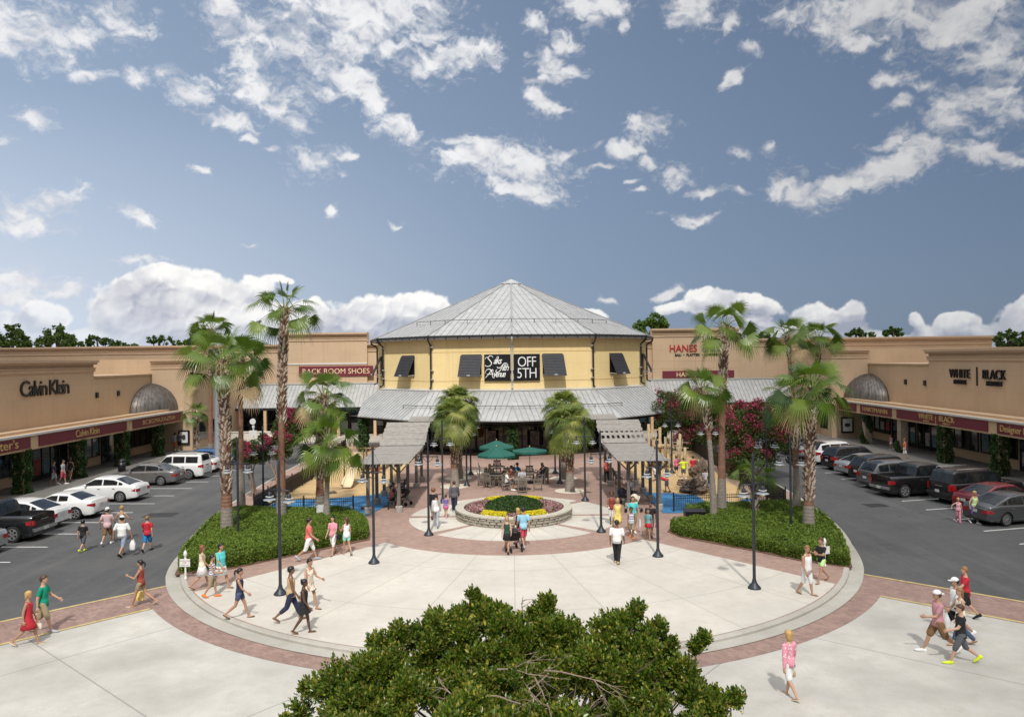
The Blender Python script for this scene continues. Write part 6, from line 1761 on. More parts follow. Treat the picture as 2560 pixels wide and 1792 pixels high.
# waste bins and low wall at the back
t = thing('waste_bin', 'dark round waste bin by the left shops', 'bin', (-30.4, 58.4, .02)); g = MB(); g.lathe([(.27, 0), (.3, .75)], 16); g.build('drum', M_black, t, True); g = MB(); g.lathe([(.31, .75), (.3, .85), (.12, .98)], 16); g.build('lid', M_black, t, True)
t = thing('concrete_bench', 'long white concrete wall bench on the far left walk', 'wall bench', (xat(620, 1085, 81), 81, .024))
g = MB(); g.box(-3.4, 3.2, 0, .5, 0, .75); g.build('wall', mat('white_render', (.66, .62, .54), .8, var=.08), t, bevel=.03); g = MB(); g.box(-3.5, 3.3, -.06, .56, .753, .83); g.build('coping', mat('white_render', (.66, .62, .54)), t)
# ------------------------------------------------------------- parked cars
def paint(name, c, metal=.0, rough=.25):
    return mat('paint_'+name, c, rough, metal, var=.03, scale=2, coat=.5)
PAINTS = dict(white=paint('white', (.74, .74, .73)), pearl=paint('pearl', (.66, .66, .65)), black=paint('black', (.010, .010, .011)), charcoal=paint('charcoal', (.014, .015, .017), .2), grey=paint('grey', (.16, .165, .17), .5), tanGrey=paint('taupe', (.21, .205, .20), .5),
  silver=paint('silver', (.42, .43, .44), .5), red=paint('dark_red', (.17, .012, .02), .2), blue=paint('blue', (.02, .14, .36), .3), dsilver=paint('dark_silver', (.10, .105, .11), .5))
M_cgl = m_glass_dark('car_glass', (.014, .017, .019), .04, .5, .3, 3)
M_tyre = mat('tyre_rubber', (.018, .018, .018), .85, var=.2)
M_rim = mat('alloy_rim', (.50, .51, .52), .3, .7, var=.1)
M_hub = mat('rim_recess', (.02, .02, .02), .6)
M_tail = mat('tail_lamp', (.33, .008, .012), .12, var=.15, coat=.5)
M_head = mat('head_lamp', (.6, .62, .64), .1, .2, var=.1, coat=.5)
M_trim = mat('car_black_trim', (.015, .015, .016), .5)
M_plate = mat('number_plate', (.55, .57, .53), .5, var=.3, scale=30)
M_chr = mat('chrome', (.6, .6, .6), .15, .9, var=.05)
def interp(x, P):
    if x <= P[0][0]: return P[0][1]
    for (a, b), (c, d) in zip(P[:-1], P[1:]):
        if x <= c: return b+(d-b)*(x-a)/(c-a)
    return P[-1][1]
TYPES = {
 'sedan': dict(L=4.85, W=1.84, H=1.46, wr=.335, wx=(-1.42, 1.42), top=[(-2.42, .80), (-2.30, .98), (-1.75, 1.03), (-.6, .99), (.9, .96), (1.5, .90), (2.2, .76), (2.42, .58)], roof=[(-1.95, 1.02), (-.95, 1.40), (-.35, 1.46), (.25, 1.45), (1.15, .96)], pil=(-1.25, -.28, .78), bz=.05),
 'coupe': dict(L=4.65, W=1.86, H=1.36, wr=.34, wx=(-1.40, 1.36), top=[(-2.32, .74), (-2.22, .99), (-1.6, 1.03), (-.6, .97), (.7, .94), (1.4, .92), (2.1, .80), (2.32, .60)], roof=[(-1.72, 1.01), (-.85, 1.33), (-.3, 1.36), (.05, 1.35), (.95, .95)], pil=(-.95, -.35, .6), bz=.09),
 'suv': dict(L=4.7, W=1.86, H=1.70, wr=.36, wx=(-1.38, 1.38), top=[(-2.35, .72), (-2.28, 1.10), (-1.2, 1.10), (.9, 1.06), (1.5, 1.02), (2.15, .90), (2.35, .66)], roof=[(-2.22, 1.10), (-1.85, 1.60), (-1.2, 1.68), (.2, 1.70), (.4, 1.68), (1.25, 1.06)], pil=(-1.15, -.22, .85), bz=.05),
 'boxy': dict(L=4.75, W=1.88, H=1.78, wr=.38, wx=(-1.38, 1.42), top=[(-2.38, .80), (-2.34, 1.14), (-1.2, 1.15), (.9, 1.13), (1.4, 1.12), (2.25, 1.06), (2.38, .80)], roof=[(-2.32, 1.14), (-2.22, 1.68), (-2.1, 1.76), (.0, 1.78), (.32, 1.74), (.85, 1.13)], pil=(-1.1, -.15, .62), bz=.05),
 'fullsuv': dict(L=5.2, W=2.0, H=1.88, wr=.40, wx=(-1.5, 1.55), top=[(-2.6, .82), (-2.54, 1.2), (-1.2, 1.2), (.95, 1.18), (1.5, 1.16), (2.4, 1.06), (2.6, .76)], roof=[(-2.5, 1.2), (-2.3, 1.74), (-2.1, 1.84), (.0, 1.88), (.35, 1.85), (1.15, 1.18)], pil=(-1.35, -.25, .8), bz=.06),
 'pickup': dict(L=5.4, W=1.98, H=1.86, wr=.40, wx=(-1.75, 1.7), top=[(-2.7, .70), (-2.66, 1.22), (-.9, 1.22), (-.85, 1.22), (1.3, 1.18), (1.7, 1.16), (2.5, 1.08), (2.7, .8)], roof=[(-.93, 1.22), (-.72, 1.76), (-.55, 1.84), (.45, 1.86), (.75, 1.82), (1.45, 1.18)], pil=(-.62, .22, 1.05), bz=.06, bed=(-2.58, -.98)),
}
def make_car(kind, color, lbl, x, y, head, name='parked_car', rails=False, tail=None, grp='cars parked in the bays', cat='car', plate=True, fw=None):
    T = TYPES[kind]; L, W, H = T['L'], T['W'], T['H']; hw = W/2; body_m = PAINTS[color]
    t = thing(name, lbl, cat, (x, y, ZR), R(head), grp)
    wr, wx = T['wr'], T['wx']; ra = wr+.06
    bed = T.get('bed')
    xs = set(np.linspace(-L/2+.14, L/2-.14, 44).tolist())
    for e in (L/2-.10, L/2-.06, L/2-.025, L/2): xs |= {e, -e}
    for w_ in wx:
        for a in range(0, 181, 18): xs.add(w_+ra*math.cos(R(a)))
    rp = T['roof']; xs |= {p[0] for p in rp}|set(T['pil'])
    if bed: xs |= set(bed)
    xs = sorted(xs); X = [xs[0]]
    for v in xs[1:]:
        if v-X[-1] > .012: X.append(v)
    def halfw(x):
        e = (abs(x)-(L/2-.75))/.75; e = max(0, min(1, e)); return hw*(1-.16*e**2.6)-(.05 if e > .96 else 0)
    def ztop(x): return interp(x, T['top'])
    def zlow(x):
        e = max(0, (abs(x)-(L/2-.5))/.5); z = .20+.10*e
        for w_ in wx:
            d = abs(x-w_)
            if d < ra: z = max(z, wr+math.sqrt(ra*ra-d*d)*.98)
        return z
    ZL = (0, .09, .22, .42, .62, .78, .90, .97, 1.0); BU = (.92, .965, .985, 1.0, .995, .985, .965, .93, .88)
    def ring_(x):
        zt, zl = ztop(x), zlow(x); h_ = halfw(x); P = []
        for a, b in zip(ZL, BU):
            z = .20+(zt-.20)*a; z = max(z, zl); P.append((x, h_*b, z))
        cr = .035
        for s_ in (.72, .5, .25, 0): P.append((x, h_*.88*s_/.88*.97, zt+cr*(1-s_**2)))
        return P
    n1 = len(ZL)
    g = MB(); rows = [ring_(x) for x in X]; m = len(rows[0])
    for sgn in (1, -1):
        b0 = len(g.v); g.v.extend([(p[0], sgn*p[1], p[2]) for r_ in rows for p in r_])
        for i in range(len(X)-1):
            xm = (X[i]+X[i+1])/2
            for k in range(m-1):
                if bed and bed[0] < xm < bed[1] and k >= n1: continue
                a = b0+i*m+k; q = (a, a+m, a+m+1, a+1) if sgn > 0 else (a, a+1, a+m+1, a+m); g.f.append(q); g.m.append(0)
    # ends
    for i in (0, len(X)-1):
        a = [i*m+k for k in range(m)]; b = [len(X)*m+i*m+k for k in range(m-2, -1, -1)]; g.f.append(tuple(a+b)); g.m.append(0)
    if bed:       # inner bed walls and floor
        z0, zt = .78, 1.22; w_ = hw*.72*.97; xa, xb = bed
        for (a, b) in (((xa, -w_), (xb, -w_)), ((xb, -w_), (xb, w_)), ((xb, w_), (xa, w_)), ((xa, w_), (xa, -w_))):
            g.add([(a[0], a[1], z0), (b[0], b[1], z0), (b[0], b[1], zt+.015), (a[0], a[1], zt+.015)], [(0, 1, 2, 3)], 1)
        g.add([(xa, -w_, z0), (xb, -w_, z0), (xb, w_, z0), (xa, w_, z0)], [(0, 1, 2, 3)], 1)
    # cabin frame and glass
    x0, x1 = rp[0][0], rp[-1][0]
    CX_ = sorted({v for v in X if x0 <= v <= x1}|{x0+.03, x1-.04}|{p+.045 for p in T['pil']}|{p-.045 for p in T['pil']})
    CX_ = [CX_[0]]+[b for a, b in zip(CX_[:-1], CX_[1:]) if b-a > .008]
    zr_max = max(p[1] for p in rp); ur = (0, .10, .30, .55, .82, .93, 1.0)
    def crow(x):
        zb = ztop(x)-.01; zr = max(interp(x, rp), zb+.005); hb = halfw(x)*.90; f = min(1, (zr-zb)/(zr_max-zb)); ht = hb-(.16 if kind not in ('boxy', 'fullsuv', 'pickup') else .11)*f
        P = []
        for u in ur:
            yy = hb+(ht-hb)*u**1.15-(.035 if u > .96 else 0); P.append((x, yy, zb+(zr-zb)*(u if u < .95 else .985 if u < 1 else 1)))
        for s_ in (.86, .6, .3, 0): P.append((x, P[len(ur)-1][1]*s_, zr+.03*(1-s_**2)*f))
        return P
    rows = [crow(x) for x in CX_]; m2 = len(rows[0]); gl = {'side': MB(), 'side2': MB(), 'wind': MB(), 'rear': MB()}
    k1 = next(p[0] for p in rp if p[1] > zr_max-.09); k2 = [p[0] for p in rp if p[1] > zr_max-.09][-1]
    pl, pb, pf = T['pil']
    cab = MB(); base = {}
    for sgn in (1, -1):
        for nm in ('cab', 'side', 'side2', 'wind', 'rear'):
            mb_ = cab if nm == 'cab' else gl[nm]
            base[nm] = len(mb_.v); mb_.v.extend([(p[0], sgn*(p[1]+(.004 if nm != 'cab' else 0)), p[2]+(.004 if nm != 'cab' else 0)) for r_ in rows for p in r_])
        for i in range(len(CX_)-1):
            xm = (CX_[i]+CX_[i+1])/2; zr = interp(xm, rp); zb = ztop(xm)
            for k in range(m2-1):
                nm = 'cab'; sd = k < len(ur)-1
                if sd and 1 <= k <= 3 and zr-zb > .17 and xm < x1-.18 and xm > x0+(.16 if kind in ('sedan', 'coupe') else .28):
                    if not any(abs(xm-p) < .045 for p in (pl, pb)) and not (kind == 'coupe' and xm < pl): nm = 'side'
                if not sd and xm > k2+.05 and xm < x1-.03: nm = 'wind' if k > len(ur)-1 or True else nm
                if not sd and xm < k1-.03 and xm > x0+.02 and k >= len(ur): nm = 'rear'
                if nm == 'side' and sgn < 0: nm = 'side2'
                mb_ = cab if nm == 'cab' else gl[nm]; a = base[nm]+i*m2+k
                mb_.f.append((a, a+m2, a+m2+1, a+1) if sgn > 0 else (a, a+1, a+m2+1, a+m2)); mb_.m.append(0)
    n0 = len(g.v); g.v.extend(cab.v); g.f.extend([tuple(i+n0 for i in f) for f in cab.f]); g.m.extend([0]*len(cab.f))
    ob = g.build('body', [body_m, M_trim], t, 38)
    for nm, pn in (('side', 'side_window'), ('side2', 'side_window'), ('wind', 'windshield'), ('rear', 'rear_window')):
        o = gl[nm].build(pn, M_cgl, t, True)
        bm = bmesh.new(); bm.from_mesh(o.data); bmesh.ops.delete(bm, geom=[v for v in bm.verts if not v.link_faces], context='VERTS'); bmesh.ops.remove_doubles(bm, verts=bm.verts, dist=.0015); bm.to_mesh(o.data); bm.free()
    
    # under side
    g = MB(); g.box(-L/2+.25, L/2-.25, -hw*.80, hw*.80, .19, .56); g.build('underbody', M_hub, t)
    # wheels
    for i, w_ in enumerate(wx):
        for s_ in (-1, 1):
            g = MB(); yo = s_*(hw-.005); yi = s_*(hw-.23); 
            prof = [(wr*.66, yo-s_*.02), (wr*.70, yo), (wr*.93, yo), (wr, yo-s_*.04), (wr, yi+s_*.04), (wr*.9, yi), (wr*.3, yi)]
            vs = []; fs = []; N = 24
            for r_, yy in prof:
                for k in range(N): a = 2*math.pi*k/N; vs.append((w_+r_*math.cos(a), yy, wr+r_*math.sin(a)))
            for q in range(len(prof)-1):
                for k in range(N): a = q*N+k; b = q*N+(k+1) % N; fs.append((a, b, b+N, a+N))
            g.add(vs, fs); tw = fix_normals(g.build('wheel', M_tyre, t, 40))
            g = MB(); N = 20; vs = [(w_+wr*.67*math.cos(2*math.pi*k/N), yo-s_*.06, wr+wr*.67*math.sin(2*math.pi*k/N)) for k in range(N)]; g.add(vs, [tuple(range(N))], 1)
            ro = wr*.68; vs = []; fs = []
            for r_, yy in ((ro, yo-s_*.015), (ro*.9, yo-s_*.005), (ro*.86, yo-s_*.04)):
                for k in range(N): a = 2*math.pi*k/N; vs.append((w_+r_*math.cos(a), yy, wr+r_*math.sin(a)))
            for q in range(2):
                for k in range(N): a = q*N+k; b = q*N+(k+1) % N; fs.append((a, b, b+N, a+N))
            g.add(vs, fs, 0)
            ns = 5 if kind in ('coupe', 'suv') else 6 if kind == 'pickup' else 9
            for k in range(ns):
                a = 2*math.pi*k/ns; c_, s2 = math.cos(a), math.sin(a)
                g.obox((w_+c_*wr*.08, yo-s_*.03, wr+s2*wr*.08), (w_+c_*ro*.9, yo-s_*.03, wr+s2*ro*.9), wr*.17 if ns < 9 else wr*.09, .03, 0, up=(0, 1, 0))
            g.lathe([(.01, 0)], 3) if False else None
            fix_normals(g.build('rim', [M_rim, M_hub], tw))
    # lamps
    tz = (.80, .62) if kind == 'sedan' else (.86, .70) if kind == 'coupe' else (1.02, .78)
    tz = tail or tz
    for s_ in (-1, 1):
        g = MB(); xr = -L/2; h_ = halfw(xr+.2)
        tw_ = .34 if kind in ('sedan', 'suv') else .2 if kind == 'coupe' else .15
        za, zb = tz
        g.add([(xr-.012, s_*(h_-.10-tw_), zb), (xr-.012, s_*(h_-.12), zb), (xr+.10, s_*(halfw(xr+.10)*1.0+.004), zb+.02), (xr+.28, s_*(halfw(xr+.28)+.006), zb+.06),
               (xr-.008, s_*(h_-.10-tw_), za), (xr-.004, s_*(h_-.13), za), (xr+.10, s_*(halfw(xr+.10)*.985+.004), za), (xr+.28, s_*(halfw(xr+.28)*.985+.004), za-.03)],
              [(0, 1, 5, 4), (1, 2, 6, 5), (2, 3, 7, 6), (4, 5, 6, 7), (0, 3, 2, 1), (0, 4, 7, 3)])
        fix_normals(g.build('tail_light', M_tail, t))
        g = MB(); xf = L/2; zc = interp(xf-.12, T['top'])-.1
        g.add([(xf-.02, s_*(hw*.80-.34), zc-.06), (xf-.02, s_*(hw*.80-.05), zc-.05), (xf-.30, s_*(halfw(xf-.3)+.004), zc+.0), (xf-.05, s_*(hw*.80-.34), zc+.07), (xf-.08, s_*(hw*.80-.05), zc+.08), (xf-.36, s_*(halfw(xf-.36)+.002), zc+.10)], [(0, 1, 4, 3), (1, 2, 5, 4), (3, 4, 5), (0, 2, 1), (0, 3, 5, 2)])
        fix_normals(g.build('headlight', M_head, t))
        # mirror and doors
        g = MB(); xm_ = x1-.42; g.ellip((xm_, s_*(hw*.93+.10), ztop(xm_)+.07), (.07, .11, .075), 8, 6); g.build('side_mirror', body_m, t, True)
        spans = ((pb+.01, x1-.30), (max(pl-.12, wx[0]+ra*.55), pb-.01)) if kind != 'coupe' else ((pb-.1, x1-.25),)
        for (xa, xb) in spans:
            g = MB(); K = 6; vs = []; zz = [.30+(ztop(xa)-.05-.30)*q/6 for q in range(7)]
            for q in range(K+1):
                x_ = xa+(xb-xa)*q/K
                for z in zz:
                    zt_ = ztop(x_); z_ = .30+(zt_-.05-.30)*(z-.30)/(zz[-1]-.30); a_ = (z_-.20)/(zt_-.20)
                    z_ = max(z_, zlow(x_)+.02)
                    b_ = np.interp((z_-.20)/(zt_-.20), ZL, BU); vs.append((x_, s_*(halfw(x_)*b_+.007), z_))
            fs = [(q*7+k, (q+1)*7+k, (q+1)*7+k+1, q*7+k+1) for q in range(K) for k in range(6)]
            g.add(vs, fs); d_ = fix_normals(g.build('door', body_m, t, True))
            g = MB(); zh = .2+(ztop(xa)-.2)*.80; g.obox((xa+.08, s_*(halfw(xa)*.99+.02), zh), (xa+.25, s_*(halfw(xa)*.99+.02), zh), .025, .03); g.build('door_handle', M_chr if kind != 'coupe' else body_m, d_)
        if rails:
            g = MB(); zz = zr_max+.045; yy = halfw(0)*.90-.17
            g.tube([(x0+.45, s_*yy, zz-.04), (x0+.5, s_*yy, zz+.03), (x1-1.1, s_*yy, zz+.03), (x1-1.0, s_*yy, zz-.04)], .018, 6); g.build('roof_rail', M_chr if rails == 2 else M_trim, t, True)
    # bumpers, plate
    g = MB(); xr = -L/2; bz = (.26, .40) if kind in ('sedan', 'coupe') else (.34, .56)
    if kind in ('pickup', 'fullsuv'): g.box(xr-.09, xr+.04, -hw*.84, hw*.84, .48, .64)
    else: g.box(xr-.012, xr+.1, -hw*.62, hw*.62, bz[0], bz[0]+.09)
    g.build('rear_bumper', M_chr if kind == 'pickup' else M_trim, t, bevel=.015)
    g = MB(); zp = .72 if kind != 'pickup' else .56; xo = -.016 if kind not in ('pickup', 'fullsuv') else -.1
    if kind == 'sedan': zp = .70
    g.box(xr+xo-.006, xr+xo, -.155, .155, zp-.075, zp+.075)
    if plate: g.build('number_plate', M_plate, t)
    g = MB(); g.box(L/2-.04, L/2+.012, -hw*.42, hw*.42, .38, .58); g.build('grille', M_trim, t)
    if kind == 'sedan' or kind == 'coupe':
        g = MB(); g.obox((xr+.005, -hw*.5, .935), (xr+.005, hw*.5, .935), .02, .008); g.build('boot_seam', M_trim, t)
    else:
        g = MB(); g.cbox((xr-.006, 0, 1.0), (.02, .5, .035)); g.build('tailgate_handle', M_trim if color != 'charcoal' else M_chr, t)
    return t
def car_at(side, y, kind, color, lbl, xr=None, dh=0, **kw):
    """rear bumper stands at the bay mouth, nose to the shops"""
    L = TYPES[kind]['L']
    if side < 0:
        a = 180-3+dh; x = (xr or -22.85)
    else:
        a = 14+dh; x = (xr or 23.15)
    dx, dy = math.cos(R(a)), math.sin(R(a))
    # y is where the rear axle stands
    wx = -TYPES[kind]['wx'][0]; off = L/2-wx
    cx, cy = x+dx*L/2, y+dy*(L/2-off)
    return make_car(kind, color, lbl, cx, cy, a, **kw)
car_at(-1, 33.9, 'sedan', 'silver', 'silver sedan cut off by the left picture edge, nearest on the left', xr=-23.3)
car_at(-1, 36.9, 'pickup', 'charcoal', 'black pickup truck with an open bed at the left edge', name='pickup_truck', cat='pickup truck', xr=-23.0)
car_at(-1, 39.4, 'sedan', 'white', 'white sedan between the black pickup and the white coupe', xr=-23.6)
car_at(-1, 42.0, 'coupe', 'white', 'white two door coupe with rounded square tail lights', xr=-23.0)
car_at(-1, 47.0, 'sedan', 'white', 'long white sedan standing alone between two empty bays on the left', xr=-23.1)
car_at(-1, 53.0, 'sedan', 'tanGrey', 'taupe grey sedan in front of the boxy white off roader', xr=-23.4)
car_at(-1, 55.6, 'boxy', 'white', 'boxy white off road wagon with black roof rails on the left', xr=-22.6, rails=True, tail=(1.08, .84))
car_at(-1, 58.6, 'sedan', 'pearl', 'pale sedan with a red tail light behind the boxy white wagon', xr=-22.9)
car_at(-1, 61.4, 'sedan', 'blue', 'bright blue car farthest back in the left row', xr=-22.9)
car_at(1, 37.7, 'sedan', 'dsilver', 'grey sedan at the right picture edge, nearest on the right', xr=22.95)
car_at(1, 40.4, 'sedan', 'red', 'dark red sedan between the grey sedan and the black full size wagon', xr=24.0)
car_at(1, 43.1, 'fullsuv', 'charcoal', 'large black full size wagon with chrome roof rails', xr=24.2, rails=2, tail=(1.15, .78))
car_at(1, 45.4, 'pickup', 'black', 'glossy black crew cab pickup truck in the right row', name='pickup_truck', cat='pickup truck', xr=22.0)
car_at(1, 48.0, 'suv', 'grey', 'grey wagon with wide tail lights beside the black right pickup', xr=22.3)
car_at(1, 50.6, 'suv', 'black', 'black wagon two bays beyond the right pickup', xr=22.9)
car_at(1, 53.1, 'sedan', 'silver', 'low silver sedan between two black wagons', xr=23.0)
car_at(1, 55.9, 'suv', 'charcoal', 'black crossover with silver roof rails beside the small white hatchback', xr=23.2, rails=2)
car_at(1, 58.9, 'suv', 'white', 'small white hatchback wagon in the far right row', xr=23.2)
car_at(1, 62.0, 'sedan', 'silver', 'silver sedan beyond the white hatchback behind the stout palm trunk', xr=23.2)
car_at(1, 65.0, 'sedan', 'charcoal', 'dark sedan farthest back in the right row', xr=23.2)
# ------------------------------------------------------------- people
SKIN = {'fair': mat('skin_fair', (.52, .31, .21), .5, var=.06, scale=9), 'tan': mat('skin_tan', (.42, .235, .15), .5, var=.06, scale=9), 'brown': mat('skin_brown', (.20, .10, .06), .45, var=.08, scale=9), 'dark': mat('skin_dark', (.10, .05, .032), .45, var=.08, scale=9)}
CL = dict(white=(.78, .78, .77), cream=(.70, .64, .50), red=(.48, .02, .035), coral=(.66, .15, .13), pinkstripe=(.50, .25, .28), pink=(.72, .30, .38), hotpink=(.70, .12, .30), green=(.0, .27, .16), black=(.012, .012, .014), grey=(.10, .105, .12), lgrey=(.36, .38, .42), navy=(.02, .025, .06), denim=(.06, .09, .17), ldenim=(.30, .36, .46), khaki=(.34, .27, .17), brown=(.22, .12, .05), blue=(.02, .22, .52), sky=(.30, .58, .74), aqua=(.10, .55, .55), mint=(.35, .80, .66), lime=(.55, .80, .35), yellow=(.80, .66, .18), neon=(.66, .80, .03), rust=(.26, .05, .03), tan=(.50, .36, .20), purple=(.20, .14, .40), orange=(.75, .20, .05), redshort=(.55, .08, .12), teal=(.10, .35, .36), dkgreen=(.02, .06, .04))
def cloth(c, pat=None):
    nm = 'cloth_'+c+(pat or '')
    if nm in _mc: return _mc[nm]
    m = mat(nm, CL[c], .85, var=.14, scale=5, bump=.7)
    if pat:
        nt = m.node_tree; p = nt.nodes['Principled BSDF']; src = p.inputs['Base Color'].links[0].from_socket
        tc_ = nn(nt, 'ShaderNodeTexCoord')
        if pat in ('stripe', 'bands'):
            wv = nn(nt, 'ShaderNodeTexWave'); wv.bands_direction = 'Z'; wv.inputs['Scale'].default_value = 11 if pat == 'stripe' else 4; nt.links.new(tc_.outputs['Object'], wv.inputs[0]); f = ramp(nt, wv.outputs[1], .45, .55)
            c2 = (.75, .6, .6) if c == 'pinkstripe' else (.12, .14, .30)
        else:
            vo = nn(nt, 'ShaderNodeTexVoronoi'); vo.inputs['Scale'].default_value = 16; nt.links.new(tc_.outputs['Object'], vo.inputs[0]); f = ramp(nt, vo.outputs[0], .35, .25)
            c2 = (.80, .74, .72) if c in ('hotpink', 'pink') else (.55, .15, .3)
        nt.links.new(mix(nt, f, src, c2), p.inputs['Base Color'])
    return m
HAIR = {'blond': mat('hair_blond', (.48, .30, .10), .5, var=.25, scale=25), 'dkblond': mat('hair_dark_blond', (.24, .13, .05), .5, var=.25, scale=25), 'brown': mat('hair_brown', (.07, .035, .018), .5, var=.25, scale=25), 'black': mat('hair_black', (.012, .010, .010), .4, var=.2, scale=25), 'grey': mat('hair_grey', (.25, .22, .19), .5, var=.2, scale=25), 'auburn': mat('hair_auburn', (.20, .07, .025), .5, var=.25, scale=25)}
M_face = mat('eyes_and_mouth', (.03, .012, .010), .4)

def capsule(mb, a, b, r0, r1, n=10):
    a, b = Vector(a), Vector(b); d = (b-a).normalized(); ref = d.cross(Vector((0, 1, .1)))
    if ref.length < .1: ref = d.cross(Vector((1, 0, 0)))
    ref.normalize(); t = d.cross(ref); rings = []
    def rg(c, r): return [c+(ref*math.cos(2*math.pi*k/n)+t*math.sin(2*math.pi*k/n))*r for k in range(n)]
    for ph in (80, 50, 20): rings.append(rg(a-d*r0*math.sin(R(ph)), r0*math.cos(R(ph))))
    rings.append(rg(a, r0)); rings.append(rg(a.lerp(b, .5), (r0+r1)/2*1.02)); rings.append(rg(b, r1))
    for ph in (20, 50, 80): rings.append(rg(b+d*r1*math.sin(R(ph)), r1*math.cos(R(ph))))
    mb.loft(rings)
def ell_ring(c, rx, ry, ux, uy, n=14):
    return [c+ux*rx*math.cos(2*math.pi*k/n)+uy*ry*math.sin(2*math.pi*k/n) for k in range(n)]

def person(px, py, hd, lbl, h=1.7, sex='m', z0=0., skin='fair', top=('tshirt', 'white'), bot=('shorts', 'khaki'), shoes='white', hair=('short', 'brown'), hat=None, stride=.8, ph=1, arms=None, pose='walk', build=1., bags=(), look=0, lean=0., xy=None, bend=0., group=None, voxel=None):
    x, y = xy if xy else at(px, py, z0)
    t = thing('person', lbl, 'person', (x, y, z0), R(hd), group)
    S = h; f = sex == 'f'; w_ = build*(.93 if f else 1.0)
    kid = h < 1.45
    hs = 1.12 if kid else 1.0
    # --- joints (facing +y)
    sh_w = (.098 if f else .112)*w_*S; hip_w = (.052 if f else .050)*S*w_
    L1, L2 = .245*S, .235*S; UA, FA = .165*S, .145*S
    def leg(th, kn):
        a = Vector((0, math.sin(th), -math.cos(th)))*L1; b = a+Vector((0, math.sin(th-kn), -math.cos(th-kn)))*L2; return a, b
    if pose == 'walk':
        A = stride
        th = [R(25)*A, R(-21)*A]; kn = [R(5), R(10+26*A)]
        if ph < 0: th.reverse(); kn.reverse()
    elif pose == 'sit': th = [R(84), R(86)]; kn = [R(82), R(95)]
    elif pose == 'crouch': th = [R(95), R(60)]; kn = [R(120), R(115)]
    else: th = [R(3), R(-3)]; kn = [R(3), R(4)]
    legs = [leg(th[i], kn[i]) for i in range(2)]
    low = min(l[1].z for l in legs); hipz = -low+.045*S
    if pose == 'sit': hipz = .50 if not kid else .50
    ln = R(lean)+R(bend)
    H = Vector((0, 0, hipz))
    def tor(u, fw=0., lat=0.):     # point u (fraction of height) above the hips along the leaning spine
        return H+Vector((lat, math.sin(ln)*u*S+fw*S*math.cos(ln), math.cos(ln)*u*S-fw*S*math.sin(ln)))
    ux = Vector((1, 0, 0)); uy = Vector((0, math.cos(ln), -math.sin(ln)))
    rings_t = [(-.055, .070, .060, .0), (-.02, .088, .068, -.002), (.03, .086, .064, -.002), (.085, (.068 if f else .078), .054, .004), (.15, (.074 if f else .086), .058, .006), (.215, (.086 if f else .098), (.064 if f else .060), .006), (.27, (.088 if f else .104), .050, .0), (.30, .072, .040, -.004), (.322, .036, .033, -.006), (.36, .031, .031, .0)]
    def torso(mb, grow=0., u0=-9, u1=9, flare=0.):
        rr = []
        for (u, rx, ry, fw) in rings_t:
            if u < u0-1e-6 or u > u1+1e-6: continue
            k = w_ if u < .29 else 1
            rr.append(ell_ring(tor(u, fw), rx*S*k+grow, ry*S*(k if not (build > 1.05 and u < .2) else k*1.12)+grow, ux, uy))
        mb.loft(rr)
    body = MB(); torso(body)
    hipP = []; kneeP = []; ankP = []
    for i, s_ in enumerate((-1, 1)):
        hp = H+Vector((s_*hip_w, 0, 0)); k_ = hp+legs[i][0]; a_ = hp+legs[i][1]
        if pose == 'walk': k_.x += -s_*.006*S; a_.x += -s_*.014*S
        hipP.append(hp); kneeP.append(k_); ankP.append(a_)
        tw = (.053 if f else .050)*S*w_
        capsule(body, hp+(k_-hp)*.05, k_, tw, .031*S*w_**.5)
        m_ = k_.lerp(a_, .33)+Vector((0, -.006*S, 0)); capsule(body, k_, m_, .030*S, .031*S*w_**.5); capsule(body, m_, a_, .030*S*w_**.5, .018*S)
        # foot
        pit = R(-34)*min(1, stride) if (pose == 'walk' and a_.z > .062*S) else (R(8) if pose == 'walk' and th[i] > 0 else 0)
        fd = Vector((s_*.12, math.cos(pit), math.sin(pit))).normalized()
        up = Vector((0, -math.sin(pit), math.cos(pit)))
        hl = a_-fd*.022*S-up*.030*S; toe = a_+fd*.105*S-up*.034*S
        capsule(body, hl, toe-fd*.02*S, .019*S, .014*S, 8)
        ankP[i] = (a_, hl, toe, fd, up)
    # arms
    if arms is None: arms = ((-18*stride*ph, 9, 18), (22*stride*ph, 9, 22)) if pose in ('walk', 'stand') else ((35, 10, 70), (35, 10, 75))
    hands = []; armJ = []
    for i, s_ in enumerate((-1, 1)):
        sw, ab, el_ = arms[i]; sw, ab, el_ = R(sw), R(ab), R(el_)
        sh = tor(.268, -.004, s_*sh_w)
        d1 = Vector((s_*math.sin(ab), math.sin(sw)*math.cos(ab), -math.cos(sw)*math.cos(ab)))
        d2 = Vector((s_*math.sin(ab)*.4-(s_*.25 if el_ > R(60) else 0), math.sin(sw+el_), -math.cos(sw+el_))).normalized()
        e_ = sh+d1*UA; wr_ = e_+d2*FA
        ar = (.026 if f else .030)*S*w_**.5
        capsule(body, sh, e_, ar*1.12, ar*.82); capsule(body, e_, wr_, ar*.80, ar*.52)
        armJ.append((sh, e_, ar)); hands.append((wr_, d2, s_))
    # head and neck
    nk = tor(.335, .0); yaw = R(look); hr = .0655*S*hs
    hc = tor(.36, .004)+Vector((0, math.sin(ln)*.0, 0))+Vector((0, .008*S, .062*S*hs))
    capsule(body, tor(.30, -.006), hc+Vector((0, -.006*S, -.03*S)), .031*S*(.88 if f else 1), .029*S*(.9 if f else 1))
    fx = Vector((math.cos(yaw), math.sin(yaw), 0)); fy = Vector((-math.sin(yaw), math.cos(yaw), 0))
    rr = []
